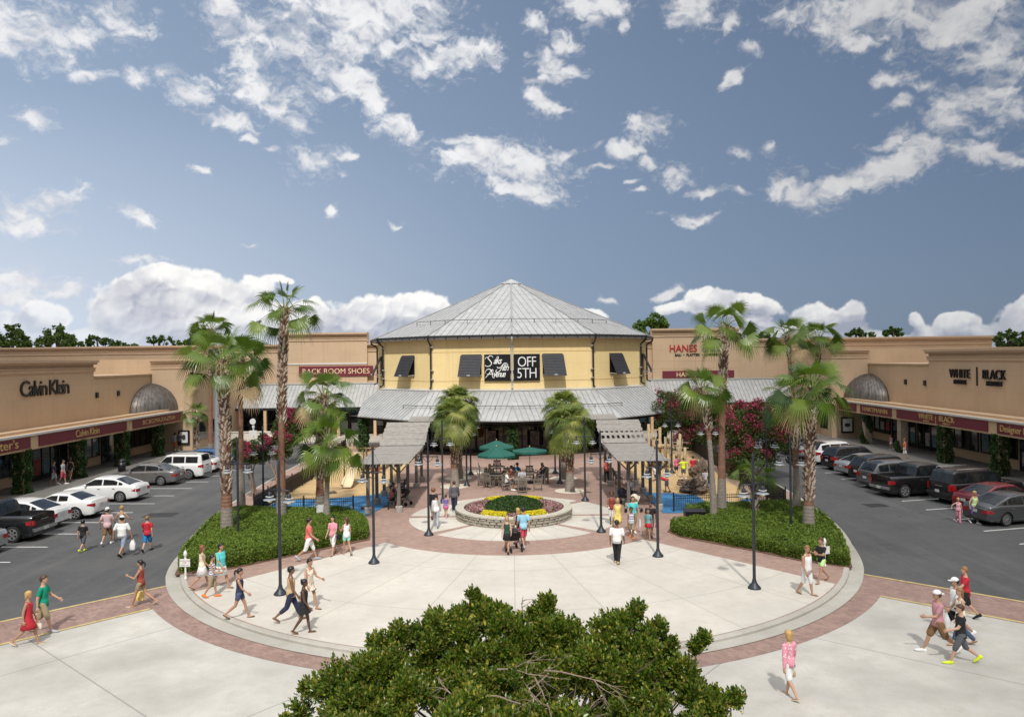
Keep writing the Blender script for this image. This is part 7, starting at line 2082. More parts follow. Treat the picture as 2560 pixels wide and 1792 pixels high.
    for (z, rx, ry, fw) in ((-.98, .30, .30, .30), (-.86, .48, .50, .26), (-.6, .62, .72, .12), (-.25, .70, .84, .03), (.1, .74, .92, 0), (.45, .72, .90, -.02), (.75, .55, .70, -.04), (.93, .30, .40, -.05), (1.0, .06, .1, -.05)):
        rr.append(ell_ring(hc+fy*fw*hr+Vector((0, 0, z*hr*1.02)), rx*hr*.98, ry*hr*.95, fx, fy, 14))
    body.loft(rr)
    body.add([hc+fy*hr*.80+Vector((0, 0, .12*hr)), hc+fy*hr*1.10+Vector((0, 0, -.22*hr)), hc+fy*hr*.78+Vector((0, 0, -.30*hr)), hc+fy*hr*.70+fx*hr*.17+Vector((0, 0, -.26*hr)), hc+fy*hr*.70-fx*hr*.17+Vector((0, 0, -.26*hr)), hc+fy*hr*.4], [(0, 3, 1), (0, 1, 4), (1, 3, 2), (1, 2, 4), (0, 4, 5), (0, 5, 3), (2, 3, 5), (2, 5, 4)])
    for s_ in (-1, 1): body.ellip(tuple(hc+fx*s_*hr*.74+Vector((0, 0, -.08*hr))), (hr*.10, hr*.16, hr*.25), 8, 5)
    dist = y
    vx = voxel or (.0125 if dist < 30 else .016 if dist < 42 else .022)
    o = body.build('body', SKIN[skin], t, True)
    md = o.modifiers.new('r', 'REMESH'); md.mode = 'VOXEL'; md.voxel_size = vx; md.use_smooth_shade = True
    ms_ = o.modifiers.new('s', 'SMOOTH'); ms_.factor = .5; ms_.iterations = 3
    dg = bpy.context.evaluated_depsgraph_get(); me = bpy.data.meshes.new_from_object(o.evaluated_get(dg)); o.modifiers.clear()
    old = o.data; o.data = me; bpy.data.meshes.remove(old)
    # hands joined onto the wrists of the same mesh
    hm = MB()
    for (wr_, d, s_) in hands:
        q = .1*S*(1 if not kid else .95)
        side = Vector((0, 1, 0))-d*d.y
        side = side.normalized() if side.length > .2 else Vector((0, 0, 1))
        if abs(d.y) > .8: side = Vector((0, 0, 1))-d*d.z; side.normalize()
        n_ = d.cross(side)*(-s_)      # palm faces inward
        pc = wr_+d*q*.08
        rg = []
        for (u, a_, b_) in ((-.06, .17, .12), (.12, .22, .13), (.40, .26, .12), (.50, .24, .09)): rg.append([wr_+d*q*u+side*q*a_*math.cos(2*math.pi*k/8)+n_*q*b_*math.sin(2*math.pi*k/8) for k in range(8)])
        hm.loft(rg)
        for j in range(4):
            b0 = wr_+d*q*.45+side*q*(.19-.125*j); ll = q*(.40, .46, .43, .34)[j]; c_ = .25+.06*j
            b1 = b0+d*ll*.5-n_*ll*.12*-1*c_; b2 = b1+(d*math.cos(.75)+n_*math.sin(.75)).normalized()*ll*.5
            hm.tube([b0, b1, b2], [q*.062, q*.058, q*.042], 6)
        t0 = wr_+d*q*.14+side*q*.18; hm.tube([t0, t0+(d*.7+side*.6+n_*.3).normalized()*q*.24, t0+(d*.9+side*.35+n_*.4).normalized()*q*.44], [q*.075, q*.065, q*.045], 6)
    bm = bmesh.new(); bm.from_mesh(me)
    tmp = bpy.data.meshes.new('t'); tmp.from_pydata(hm.v, [], hm.f); bm.from_mesh(tmp); bpy.data.meshes.remove(tmp)
    for fc in bm.faces: fc.smooth = True
    bm.to_mesh(me); bm.free()
    if not me.materials: me.materials.append(SKIN[skin])
    # --- clothes
    def piece(mb, nm, m_, par=t):
        return mb.build(nm, m_, par, True)
    def sleeves(mb, k, gr):
        for (sh, e_, ar) in armJ:
            q = sh.lerp(e_, k); capsule(mb, sh+(sh-e_)*.02, q, ar*1.06+gr*.7, ar*.92+gr*.75)
    tt, tcol = top[0], top[1]; tp = top[2] if len(top) > 2 else None
    gr = .011*S
    if tt != 'none':
        mb = MB()
        if tt == 'dress':
            torso(mb, gr*.8, -.02, .28)
            z_h = -.20 if len(top) < 4 else top[3]
            k0 = tor(-.0); r_ = []
            for u, a_, b_ in ((.05, .078, .060), (-.03, .098, .078), (-.12, .108, .105*max(1, .8+stride*.5)), (z_h, .118, .125*max(1, .8+stride*.5))): r_.append(ell_ring(tor(u, 0) if u > -.03 else H+Vector((0, 0, u*S)), a_*S*w_+gr, b_*S*w_, ux, Vector((0, 1, 0)), 16))
            mb.loft(r_)
        else:
            u0 = -.045 if tt != 'crop' else .03
            torso(mb, gr, u0, .27 if tt in ('tank',) else .30)
            if tt == 'loose':
                torso(mb, gr*1.5, u0, .215)
            r_ = [ell_ring(tor(u0-.0, -.002), .089*S*w_+gr*1.6, .068*S*w_+gr*1.6, ux, uy), ell_ring(tor(u0+.06, -.002), .088*S*w_+gr*1.3, .066*S*w_+gr*1.3, ux, uy), ell_ring(tor(.1, 0), .078*S*w_+gr, .056*S*w_+gr*1.2, ux, uy)]
            mb.loft(r_)
        if tt in ('tshirt', 'loose', 'polo'): sleeves(mb, .55 if tt != 'loose' else .7, gr)
        if tt == 'long':
            for i, (sh, e_, ar) in enumerate(armJ):
                capsule(mb, sh, e_, ar*1.12+gr, ar*.9+gr); capsule(mb, e_, e_.lerp(hands[i][0], .9), ar*.85+gr, ar*.6+gr)
        if tt in ('tank', 'dress'):
            for i, s_ in enumerate((-1, 1)):
                a_ = tor(.25, .045, s_*.055*S); b_ = tor(.305, -.005, s_*.055*S); c_ = tor(.25, -.05, s_*.055*S); mb.tube([a_, b_, c_], .016*S, 6)
        piece(mb, {'dress': 'dress', 'tank': 'tank_top', 'tshirt': 'shirt', 'polo': 'shirt', 'loose': 'shirt', 'long': 'shirt', 'crop': 'top'}[tt], cloth(tcol, tp))
    bt = bot[0]
    if bt != 'none' and tt != 'dress':
        mb = MB(); gb = .010*S
        rr = [ell_ring(tor(u, -.002), rx*S*w_+gb, ry*S*w_+gb, ux, uy) for u, rx, ry in ((-.06, .078, .066), (-.02, .089, .070), (.03, .084, .062))]
        mb.loft(rr)
        kk = {'shorts': (.86, 0), 'short': (.42, 0), 'knee': (1., .12), 'pants': (1, .93), 'capri': (1, .5)}.get(bt)
        if bt == 'skirt':
            zz = bot[2] if len(bot) > 2 else -.17
            mb.loft([ell_ring(H+Vector((0, 0, u*S)), a_*S*w_+gb, b_*S*w_+gb, ux, Vector((0, 1, 0)), 16) for u, a_, b_ in ((.04, .084, .064), (-.03, .1, .085), (zz, .118, .12+.02*stride))])
        elif kk:
            for i in range(2):
                tw = .052*S*w_; q = hipP[i].lerp(kneeP[i], min(1, kk[0]))
                capsule(mb, hipP[i], q, tw+gb, (.042*S*w_ if kk[0] < 1 else .033*S)+gb*1.2)
                if kk[1]: capsule(mb, kneeP[i], kneeP[i].lerp(ankP[i][0], kk[1]), .033*S+gb*1.2, .026*S+gb*1.1)
        piece(mb, {'skirt': 'skirt', 'pants': 'trousers', 'capri': 'trousers'}.get(bt, 'shorts'), cloth(bot[1]))
    for i in range(2):
        a_, hl, toe, fd, up = ankP[i]; mb = MB(); sd_ = fd.cross(up).normalized()
        if shoes in ('sandal', 'sandalb', 'sandalw'):
            mb.loft([[p+sd_*wv*sg-up*dz for sg, dz in ((-1, .012*S), (1, .012*S), (1, .021*S), (-1, .021*S))] for p, wv in ((hl-fd*.02*S, .012*S), (hl, .02*S), (hl.lerp(toe, .6), .025*S), (toe+fd*.008*S, .014*S))])
            piece(mb, 'sandal', cloth({'sandal': 'brown', 'sandalb': 'black', 'sandalw': 'cream'}[shoes]))
        else:
            rr = []
            for (u, wv, hz, dz) in ((-.25, .014, .02, .0), (-.12, .024, .034, .008), (.15, .027, .036, .012), (.5, .028, .026, .002), (.85, .029, .019, -.004), (1.08, .020, .013, -.007), (1.14, .006, .006, -.008)):
                c_ = hl.lerp(toe, u)+up*dz*S; rr.append([c_+sd_*wv*S*math.cos(2*math.pi*k/10)+up*max(-.021*S-dz*S, hz*S*math.sin(2*math.pi*k/10)) for k in range(10)])
            mb.loft(rr); piece(mb, 'shoe', cloth(shoes))
            if shoes != 'black' and bt != 'pants' and not f:
                pass
    # hair, face, hat
    hk, hcx = hair; Hm = HAIR[hcx]; mb = MB()
    def hairring(z, rx, ry, fw): return ell_ring(hc+fy*fw*hr+Vector((0, 0, z*hr)), rx*hr, ry*hr, fx, fy, 14)
    if hk != 'bald':
        mb.loft([hairring(-.50, .55, .36, -.50), hairring(-.2, .80, .62, -.40), hairring(.22, .85, .92, -.20), hairring(.58, .80, .94, -.09), hairring(.92, .56, .68, -.06), hairring(1.14, .18, .24, -.05)])
        if hk in ('long', 'mid'):
            e = -1.9 if hk == 'long' else -1.1
            mb.loft([hairring(.5, .70, .60, -.30), hairring(-.1, .84, .55, -.42), hairring(-.7, .80, .45, -.52), hairring(e, .62, .28, -.62), hairring(e-.3, .3, .14, -.62)])
        if hk == 'pony':
            p0 = hc-fy*hr*.85+Vector((0, 0, .35*hr)); mb.tube([p0, p0-fy*hr*.5+Vector((0, 0, .05*hr)), p0-fy*hr*.75-Vector((0, 0, .8*hr)), p0-fy*hr*.6-Vector((0, 0, 1.8*hr))], [hr*.2, hr*.3, hr*.28, hr*.08], 8)
        if hk == 'bun': mb.ellip(tuple(hc-fy*hr*.75+Vector((0, 0, .75*hr))), (hr*.4, hr*.4, hr*.38), 10, 6)
        if hk == 'curly': mb.ellip(tuple(hc-fy*hr*.25+Vector((0, 0, .15*hr))), (hr*1.15, hr*1.05, hr*1.15), 12, 8)
        piece(mb, 'hair', Hm)
    mb = MB()
    for s_ in (-1, 1): mb.ellip(tuple(hc+fy*hr*.80+fx*s_*hr*.30+Vector((0, 0, .04*hr))), (hr*.10, hr*.06, hr*.06), 6, 4)
    mb.ellip(tuple(hc+fy*hr*.86+Vector((0, 0, -.52*hr))), (hr*.20, hr*.05, hr*.045), 6, 4)
    piece(mb, 'facial_features', M_face)
    if hat:
        mb = MB(); mb.loft([hairring(.28, .84, .98, -.04), hairring(.55, .86, .98, -.04), hairring(.9, .70, .80, -.04), hairring(1.15, .35, .42, -.04), hairring(1.22, .06, .08, -.04)])
        bd = -1 if hat[0] == 'back' else 1; bc = hc+fy*bd*hr*.95+Vector((0, 0, .34*hr))
        mb.loft([ell_ring(bc+Vector((0, 0, dz)), hr*.62, hr*.72, fx, fy, 12) for dz in (-.01*S*.3, .006*S*.5)])
        piece(mb, 'cap', cloth(hat[1]))
    # things carried are things of their own
    for (kind, hand, bc, bl) in bags:
        wr_, d, s_ = hands[0 if hand == 'l' else 1]; hp = wr_+d*.075*S
        T = Matrix.Translation((x, y, z0))@Matrix.Rotation(R(hd), 4, 'Z')
        if kind == 'shoulder': hp = tor(.02, -.0, (-1 if hand == 'l' else 1)*(hip_w+.11*S))
        wpt = T@hp
        sz = {'tote': (.34, .13, .30), 'shop': (.26, .10, .36), 'purse': (.24, .09, .17), 'shoulder': (.28, .11, .2), 'small': (.14, .06, .14), 'plastic': (.24, .16, .42)}[kind]
        dz = {'tote': .22, 'shop': .10, 'purse': .10, 'shoulder': .0, 'small': .08, 'plastic': .06}[kind]
        if wpt.z-dz-sz[2] < z0+.04: sz = (sz[0], sz[1], max(.12, wpt.z-dz-z0-.05))
        b = thing('shopping_bag' if kind in ('shop', 'plastic') else 'handbag', bl, 'bag', (wpt.x, wpt.y, wpt.z-dz-sz[2]), R(hd+90 if kind != 'plastic' else hd), None)
        g = MB(); 
        r_ = []
        for u, k in ((0, .86), (.15, 1.0), (.6, 1.02), (1, .9 if kind != 'plastic' else .5)):
            a_, b_ = sz[0]/2*k, sz[1]/2*k*(1 if u < .9 else .6)
            r_.append([Vector((a_*math.copysign(abs(math.cos(q))**.5, math.cos(q)), b_*math.copysign(abs(math.sin(q))**.6, math.sin(q)), u*sz[2])) for q in [2*math.pi*j/12 for j in range(12)]])
        g.loft(r_); g.build('bag_body', cloth(bc, 'dots' if bc == 'yellow' else None), b, 40)
        g = MB(); top_ = sz[2]; hh = dz if kind != 'shoulder' else .5
        g.tube([(-sz[0]*.3, 0, top_-.02), (-sz[0]*.12, 0, top_+hh*.8), (0, 0, top_+hh), (sz[0]*.12, 0, top_+hh*.8), (sz[0]*.3, 0, top_-.02)], .008, 5); g.build('handle', cloth(bc if bc != 'yellow' else 'neon'), b, True)
    return t
P = person
RD = ZR
# --- left road and car park
P(72, 1612, -78, 'woman in a bright red sleeveless dress walking right at the left edge', 1.66, 'f', RD, 'tan', ('dress', 'red'), shoes='sandalw', hair=('mid', 'blond'), stride=.8, bags=[('purse', 'l', 'cream', 'white handbag carried by the woman in the red dress')], arms=((8, 8, 15), (-15, 8, 20)))
P(110, 1580, -80, 'man in a green t-shirt and khaki shorts beside the woman in red', 1.82, 'm', RD, 'fair', ('tshirt', 'green'), ('knee', 'khaki'), 'lgrey', ('short', 'brown'), ph=-1, stride=.75, build=.95, arms=((25, 10, 30), (-15, 8, 15)))
P(353, 1515, 92, 'woman in a rust top walking left with a large yellow and white tote', 1.66, 'f', RD, 'tan', ('tank', 'rust'), ('short', 'khaki'), 'sandalw', ('pony', 'black'), stride=.95, arms=((30, 12, 80), (5, 12, 20)), bags=[('tote', 'r', 'yellow', 'large yellow and white patterned tote on the arm of the woman in rust')])
P(208, 1378, -5, 'boy in a black t-shirt and grey shorts with yellow shoes walking away', 1.42, 'm', RD, 'fair', ('tshirt', 'black'), ('shorts', 'grey'), 'neon', ('short', 'black'), stride=.7)
P(269, 1361, 5, 'man in a pink polo and white cap walking away in the car park', 1.76, 'm', RD, 'tan', ('polo', 'pinkstripe', 'stripe'), ('shorts', 'brown'), 'white', ('short', 'brown'), hat=('back', 'white'), stride=.8, arms=((-10, 22, 25), (15, 18, 25)), ph=-1)
P(305, 1352, 8, 'blonde woman in a dark top partly behind the man in white', 1.68, 'f', RD, 'fair', ('tank', 'khaki'), ('shorts', 'grey'), 'sandal', ('bun', 'blond'), stride=.4, arms=((10, 30, 60), (10, 30, 60)))
P(306, 1390, 0, 'man in a white shirt and white cap walking away with a white bag', 1.80, 'm', RD, 'tan', ('loose', 'white'), ('knee', 'ldenim'), 'black', ('short', 'black'), hat=('front', 'white'), stride=.75, build=1.12, arms=((-8, 22, 20), (5, 24, 8)), bags=[('plastic', 'r', 'white', 'white plastic shopping bag hanging from the hand of the man in white')])
P(369, 1378, 4, 'boy in a red t-shirt and blue shorts walking away at the right of the family', 1.62, 'm', RD, 'fair', ('tshirt', 'red'), ('shorts', 'blue'), 'black', ('short', 'dkblond'), stride=.8, ph=-1)
# --- plaza, left
P(506, 1470, -60, 'long haired woman in a pale top and white skirt beside the left hedge', 1.62, 'f', 0, 'tan', ('tank', 'cream'), ('skirt', 'white', -.2), 'sandal', ('long', 'auburn'), stride=.8)
P(531, 1492, -80, 'short person in a white striped top and khaki shorts with orange shoes', 1.50, 'f', 0, 'tan', ('tank', 'white', 'bands'), ('knee', 'khaki'), 'orange', ('short', 'black'), stride=.5, arms=((25, 8, 60), (20, 8, 60)))
P(553, 1468, -110, 'woman in a turquoise top with sunglasses pushed up on her head', 1.68, 'f', 0, 'tan', ('loose', 'aqua'), ('skirt', 'white', -.19), 'sandal', ('mid', 'black'), stride=.95, build=1.15, bags=[('small', 'l', 'coral', 'small coral purse held by the woman in turquoise'), ('shoulder', 'r', 'cream', 'cream shoulder bag of the woman in turquoise')])
P(600, 1545, -82, 'woman in a dark sleeveless top and denim shorts walking right on the slab', 1.66, 'f', 0, 'tan', ('tank', 'navy'), ('short', 'denim'), 'sandalb', ('pony', 'black'), stride=.85, arms=((-25, 8, 25), (25, 8, 25)))
P(728, 1552, -70, 'shirtless looking man in a tan tank top and dark capri trousers mid stride', 1.80, 'm', 0, 'brown', ('tank', 'tan'), ('capri', 'navy'), 'sandal', ('short', 'black'), stride=.9, arms=((-10, 8, 20), (10, 8, 25)), bags=[('purse', 'r', 'navy', 'navy bag beside the man in the tan tank top')])
P(775, 1520, -120, 'woman in sunglasses and a pale patterned dress behind the tan tank top man', 1.70, 'f', 0, 'tan', ('dress', 'cream', 'dots', -.12), shoes='sandal', hair=('short', 'black'), stride=.8, arms=((25, 10, 50), (20, 25, 15)))
P(761, 1582, -85, 'woman in a short black dress nearest the kerb in the group of three', 1.66, 'f', 0, 'dark', ('dress', 'black', None, -.13), shoes='sandal', hair=('bun', 'black'), stride=.55, arms=((-10, 8, 15), (12, 8, 25)))
P(773, 1400, -75, 'man in a coral polo shirt and white shorts striding along the left hedge', 1.82, 'm', 0, 'tan', ('polo', 'coral'), ('knee', 'white'), 'lgrey', ('short', 'black'), stride=.9, build=1.12, arms=((-5, 10, 10), (20, 12, 30)), look=20)
P(833, 1386, 165, 'dark haired woman in a pale pink t-shirt with a black shoulder bag', 1.68, 'f', 0, 'fair', ('tshirt', 'pink'), ('knee', 'white'), 'sandal', ('long', 'black'), stride=.6, arms=((15, 8, 60), (10, 10, 25)), bags=[('shoulder', 'l', 'black', 'black shoulder bag of the woman in the pink t-shirt')])
P(867, 1386, 40, 'girl in a white tank top and mint shorts turning to her companion', 1.62, 'f', 0, 'tan', ('tank', 'white'), ('short', 'mint'), 'sandal', ('long', 'brown'), stride=.6, arms=((30, 10, 70), (0, 8, 15)), look=30)
# --- around the planter
P(1084, 1300, 10, 'woman with big auburn hair and a dark top left of the planter', 1.68, 'f', 0, 'fair', ('long', 'black'), ('knee', 'navy'), 'black', ('curly', 'auburn'), stride=.5)
P(1091, 1317, 5, 'person in a white shirt and light grey trousers with a dark red handbag', 1.66, 'f', 0, 'fair', ('long', 'white'), ('pants', 'lgrey'), 'lgrey', ('short', 'black'), stride=.7, bags=[('purse', 'l', 'rust', 'dark red handbag of the person in the white shirt left of the planter')])
P(1115, 1293, 0, 'little girl in a purple top and pink skirt', 1.18, 'f', 0, 'fair', ('tshirt', 'purple'), ('skirt', 'hotpink', -.12), 'pink', ('bun', 'brown'), stride=.3)
P(1136, 1280, 5, 'person in a dark grey top and navy jeans behind the planter at the left', 1.72, 'm', 0, 'fair', ('long', 'grey'), ('pants', 'navy'), 'lgrey', ('short', 'brown'), stride=.6)
P(1268, 1382, 175, 'blonde girl in a green top and black skirt in front of the planter', 1.60, 'f', 0, 'fair', ('tank', 'dkgreen'), ('skirt', 'black', -.15), 'black', ('long', 'blond'), stride=.5, arms=((20, 10, 40), (0, 10, 20)))
P(1296, 1362, 25, 'blonde woman in black behind the man in the light blue t-shirt', 1.66, 'f', 0, 'tan', ('tank', 'black'), ('short', 'white'), 'black', ('long', 'blond'), stride=.5)
P(1309, 1369, 12, 'man in a light blue t-shirt and red shorts in front of the planter', 1.80, 'm', 0, 'tan', ('tshirt', 'sky'), ('shorts', 'redshort'), 'lgrey', ('short', 'black'), stride=.6, ph=-1)
P(1543, 1407, -15, 'man in a loose white shirt and black trousers walking away on the slab', 1.74, 'm', 0, 'brown', ('loose', 'white'), ('pants', 'black'), 'tan', ('short', 'black'), stride=.35, build=1.12)
# --- right of the planter
P(1530, 1312, 175, 'woman with brown curly hair and a brown top leaning back near the right pergola', 1.68, 'f', 0, 'brown', ('tank', 'rust'), ('knee', 'white'), 'sandal', ('curly', 'brown'), stride=.4, arms=((25, 12, 95), (20, 12, 80)))
P(1545, 1333, 170, 'woman in a pale yellow dress walking towards the camera', 1.68, 'f', 0, 'fair', ('dress', 'yellow'), shoes='sandalw', hair=('mid', 'blond'), stride=.5)
P(1583, 1330, 178, 'woman in an aqua shirt carrying a white bag behind the striped child', 1.72, 'f', 0, 'fair', ('tshirt', 'aqua'), ('shorts', 'khaki'), 'white', ('mid', 'brown'), stride=.5, build=1.1, bags=[('shop', 'l', 'white', 'white paper shopping bag of the woman in the aqua shirt')], arms=((5, 18, 10), (5, 10, 15)))
P(1579, 1345, 175, 'child in a white striped top with bright orange shoes walking towards the camera', 1.42, 'f', 0, 'brown', ('tank', 'white', 'bands'), ('shorts', 'khaki'), 'orange', ('bun', 'black'), stride=.5)
P(1627, 1341, 165, 'boy in a black t-shirt with white print beside the right lamp post', 1.62, 'm', 0, 'brown', ('tshirt', 'black'), ('knee', 'grey'), 'navy', ('short', 'black'), stride=.5, bags=[('small', 'l', 'red', 'small red bag of the boy in the black t-shirt')])
P(1621, 1348, 172, 'girl in a teal top and red skirt in front of the boy in black', 1.40, 'f', 0, 'tan', ('tshirt', 'teal', 'dots'), ('skirt', 'red', -.1), 'sandal', ('long', 'black'), stride=.5)
P(1517, 1206, 10, 'person in an orange top walking under the right pergola', 1.66, 'f', 0, 'tan', ('tshirt', 'coral'), ('pants', 'black'), 'black', ('short', 'black'), stride=.5)
# --- right
P(2018, 1486, -140, 'older person in a white tank top and pale shorts beside the right hedge tip', 1.72, 'm', 0, 'tan', ('tank', 'white'), ('knee', 'white'), 'sandal', ('short', 'dkblond'), stride=.5, build=1.15, arms=((-5, 8, 15), (5, 8, 20)), look=-20)
P(2054, 1455, 120, 'woman in a black t-shirt and lime shorts looking at her phone', 1.66, 'f', 0, 'tan', ('tshirt', 'black'), ('short', 'lime'), 'sandal', ('bun', 'brown'), stride=.8, arms=((35, 8, 70), (35, 8, 75)))
P(1974, 1742, 25, 'blonde woman in a pink patterned blouse and white shorts walking away alone', 1.66, 'f', RD, 'fair', ('long', 'pink', 'dots'), ('shorts', 'white'), 'sandalw', ('mid', 'blond'), stride=.5, ph=-1, arms=((-15, 16, 10), (10, 12, 10)), bags=[('purse', 'r', 'tan', 'tan handbag hanging from the hand of the woman in pink')])
P(2346, 1632, 80, 'man in a pink t-shirt and backwards white cap striding left', 1.84, 'm', RD, 'tan', ('tshirt', 'pinkstripe'), ('shorts', 'brown'), 'white', ('short', 'brown'), hat=('back', 'white'), stride=1.1, ph=-1, arms=((30, 10, 60), (-12, 8, 20)), build=1.05)
P(2403, 1658, 78, 'boy in a black t-shirt with neon yellow shoes at the front of the right group', 1.66, 'm', RD, 'fair', ('tshirt', 'black'), ('knee', 'grey'), 'neon', ('short', 'brown'), stride=.95, arms=((35, 10, 40), (-10, 8, 15)))
P(2402, 1612, 80, 'long haired woman in a black top and jeans behind the boy with neon shoes', 1.68, 'f', RD, 'fair', ('tank', 'cream'), ('pants', 'denim'), 'sandal', ('long', 'dkblond'), stride=.7, arms=((10, 8, 20), (-10, 8, 15)))
P(2390, 1592, 85, 'man in a white shirt and white cap in the middle of the right group', 1.80, 'm', RD, 'tan', ('tshirt', 'white'), ('shorts', 'black'), 'white', ('short', 'black'), hat=('front', 'white'), stride=.8, ph=-1, bags=[('plastic', 'l', 'white', 'white shopping bag carried by the right man in the white cap')], arms=((25, 10, 20), (-10, 8, 20)))
P(2414, 1548, 75, 'boy in a red t-shirt and black shorts at the back of the right group', 1.70, 'm', RD, 'fair', ('tshirt', 'red'), ('shorts', 'black'), 'black', ('short', 'dkblond'), stride=.7, arms=((40, 10, 30), (-5, 8, 10)))
P(2396, 1305, 165, 'little girl in pink holding hands beside the red car', 1.22, 'f', RD, 'fair', ('tank', 'pink', 'dots'), ('pants', 'pink'), 'pink', ('pony', 'blond'), stride=.5, arms=((5, 10, 10), (30, 60, 10)))
P(2437, 1308, 190, 'woman in a colourful top and purple shorts holding the hand of the little girl', 1.62, 'f', RD, 'tan', ('tank', 'lime', 'dots'), ('shorts', 'purple'), 'white', ('long', 'blond'), stride=.5, arms=((5, 12, 15), (15, 40, 8)))
# --- arcades
P(135, 1213, -85, 'person in a blue top on the left arcade walk', 1.66, 'f', .02, 'tan', ('tshirt', 'navy'), ('shorts', 'lgrey'), 'sandal', ('short', 'brown'), stride=.5)
P(158, 1210, -80, 'person in pale clothes at the shop window of the left arcade', 1.70, 'm', .02, 'tan', ('tshirt', 'lgrey'), ('shorts', 'redshort'), 'white', ('short', 'black'), stride=.5)
P(176, 1202, 20, 'person in dark clothes by the second ivy column on the left walk', 1.68, 'f', .02, 'tan', ('tank', 'black'), ('short', 'khaki'), 'sandal', ('long', 'brown'), stride=.6)
P(438, 1126, 10, 'person in a grey shirt near the far left poster case', 1.7, 'm', .02, 'tan', ('tshirt', 'lgrey'), ('shorts', 'orange'), 'white', ('short', 'black'), stride=.4)
P(449, 1126, -10, 'person in dark clothes near the far left poster case', 1.75, 'm', .02, 'tan', ('tshirt', 'grey'), ('shorts', 'black'), 'white', ('short', 'brown'), stride=.4)
P(2262, 1146, 60, 'person in an orange and white top on the right arcade walk', 1.62, 'f', .02, 'tan', ('loose', 'orange', 'dots'), ('knee', 'white'), 'sandal', ('long', 'auburn'), stride=.4)
P(2228, 1124, 10, 'child in white and pink near the right stone column', 1.25, 'f', .02, 'fair', ('tshirt', 'pink', 'dots'), ('skirt', 'white', -.1), 'white', ('short', 'brown'), stride=.3)
# --- playground children
P(1709, 1197, 10, 'child in a neon yellow shirt with arms out on the climbing rock side', 1.45, 'm', 0, 'fair', ('tshirt', 'neon'), ('shorts', 'grey'), 'white', ('short', 'brown'), stride=.5, arms=((20, 60, 20), (20, 65, 20)))
P(1733, 1196, 5, 'child in a red shirt standing by the climbing rocks', 1.55, 'm', 0, 'fair', ('tshirt', 'red'), ('shorts', 'grey'), 'white', ('short', 'black'), stride=.3)
P(1691, 1188, 20, 'child in a magenta top beside the rope tower', 1.35, 'f', 0, 'tan', ('tshirt', 'hotpink'), ('shorts', 'navy'), 'white', ('short', 'brown'), stride=.4)
P(1667, 1230, 60, 'child in a red shirt bending forward on the tan surface', 1.40, 'm', 0, 'brown', ('tshirt', 'red'), ('shorts', 'grey'), 'black', ('short', 'black'), stride=.3, bend=70, arms=((60, 10, 20), (60, 10, 20)))
P(1763, 1226, 20, 'child in a white shirt in front of the climbing rock', 1.35, 'm', 0, 'tan', ('loose', 'white'), ('shorts', 'lgrey'), 'white', ('short', 'black'), stride=.4)
P(1640, 1205, 0, 'small child in white near the far end of the right blue surface', 1.1, 'm', 0, 'fair', ('tshirt', 'white'), ('shorts', 'denim'), 'white', ('short', 'brown'), stride=.2)
# --- people sitting
def seat(i, a): return SEATS[(i, a)]
def sitter(xy_, hd, lbl, **kw):
    return P(0, 0, hd, lbl, pose='sit', xy=xy_, z0=0, **kw)
sitter(seat(1, 150), -120, 'seated person in a bright blue shirt under the right umbrella', h=1.7, skin='tan', top=('tshirt', 'blue'), bot=('shorts', 'black'), shoes='black', hair=('short', 'black'), sex='m')
sitter(seat(1, 30), 120, 'seated woman with blonde hair and an orange top under the right umbrella', h=1.66, skin='tan', top=('tank', 'orange'), bot=('shorts', 'black'), shoes='sandal', hair=('long', 'blond'), sex='f')
sitter(seat(1, 330), 60, 'seated person in a black t-shirt at the right umbrella table', h=1.7, skin='brown', top=('tshirt', 'black'), bot=('shorts', 'grey'), shoes='black', hair=('short', 'black'), sex='m')
sitter(seat(3, 90), 180, 'seated person in a pale green shirt at the open air table', h=1.66, skin='fair', top=('tshirt', 'lgrey'), bot=('shorts', 'khaki'), shoes='white', hair=('short', 'grey'), sex='m')
sitter(seat(3, 180), -90, 'seated person in a white shirt at the open air table', h=1.66, skin='tan', top=('tshirt', 'white'), bot=('shorts', 'grey'), shoes='white', hair=('short', 'brown'), sex='m')
sitter(seat(0, 0), 90, 'seated woman in a dark top under the left umbrellas', h=1.66, skin='fair', top=('tshirt', 'rust'), bot=('shorts', 'denim'), shoes='sandal', hair=('long', 'brown'), sex='f')
sitter(seat(0, 120), -150, 'seated person with a sun hat under the left umbrellas', h=1.66, skin='fair', top=('tshirt', 'cream'), bot=('shorts', 'black'), shoes='sandal', hair=('short', 'brown'), hat=('front', 'cream'), sex='f')
sitter((-6.95, 42.6), -90, 'seated woman in a coral top on the front left pergola bench', h=1.64, skin='tan', top=('tank', 'coral'), bot=('short', 'black'), shoes='sandal', hair=('short', 'black'), sex='f')
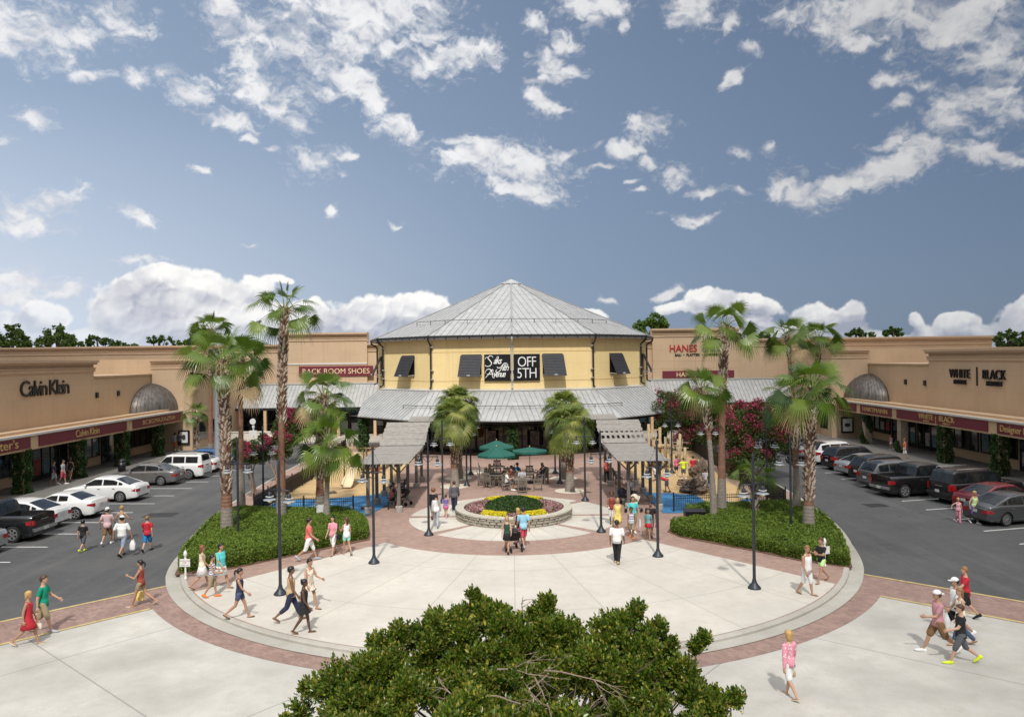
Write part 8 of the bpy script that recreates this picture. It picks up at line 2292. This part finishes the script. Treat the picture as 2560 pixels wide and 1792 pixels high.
sitter((-6.95, 43.4), -90, 'seated man in a black and yellow shirt on the front left pergola bench', h=1.72, skin='tan', top=('tshirt', 'black', 'dots'), bot=('shorts', 'grey'), shoes='black', hair=('short', 'brown'), sex='m')
sitter((6.95, 44.3), 90, 'seated man in a white shirt and white cap on the right pergola bench', h=1.78, skin='tan', top=('tshirt', 'white'), bot=('shorts', 'black'), shoes='white', hair=('short', 'grey'), hat=('front', 'white'), sex='m')
# --- strollers
def stroller(px, py, hd, col_, lbl):
    x, y = at(px, py); t = thing('stroller', lbl, 'stroller', (x, y, 0), R(hd))
    g = MB(); r_ = []
    for a in range(0, 100, 14): r_.append([Vector((.24*math.cos(R(b)), -.05+.30*math.cos(R(a+40))*math.sin(R(b)) , .66+.34*math.sin(R(a+40))*math.sin(R(b)))) for b in range(0, 181, 20)])
    for i in range(len(r_)-1):
        n = len(r_[0]); g.add(r_[i]+r_[i+1], [(k, k+1, k+1+n, k+n) for k in range(n-1)])
    g.build('hood', cloth(col_), t, True)
    g = MB(); g.loft([[Vector((sx*.21, yy, zz+dz)) for sx, dz in ((-1, 0), (1, 0), (1, .05), (-1, .05))] for yy, zz in ((.32, .36), (.05, .42), (-.18, .60), (-.28, .82))]); g.build('seat', cloth(col_), t)
    g = MB()
    for s_ in (-1, 1):
        g.tube([(s_*.25, .38, .12), (s_*.25, .0, .5), (s_*.25, -.45, 1.0)], .014, 6); g.tube([(s_*.25, .1, .45), (s_*.25, -.32, .12)], .014, 6)
    g.tube([(-.25, -.45, 1.0), (.25, -.45, 1.0)], .018, 6); g.build('frame', M_pole, t, True)
    for s_ in (-1, 1):
        for yy in (.38, -.32):
            g = MB(); g.tube([(s_*.25-.02, yy, .11), (s_*.25+.02, yy, .11)], .11, 14); g.build('wheel', M_tyre, t, 40)
stroller(1285, 1376, 20, 'black', 'black stroller between the blonde girl and the man in light blue')
stroller(1010, 1262, 60, 'black', 'black stroller parked by the front left pergola bench')
stroller(1557, 1262, -30, 'navy', 'dark stroller standing beside the right pergola bench')
stroller(1585, 1280, 130, 'cream', 'pale hooded stroller at the corner post of the right pergola')
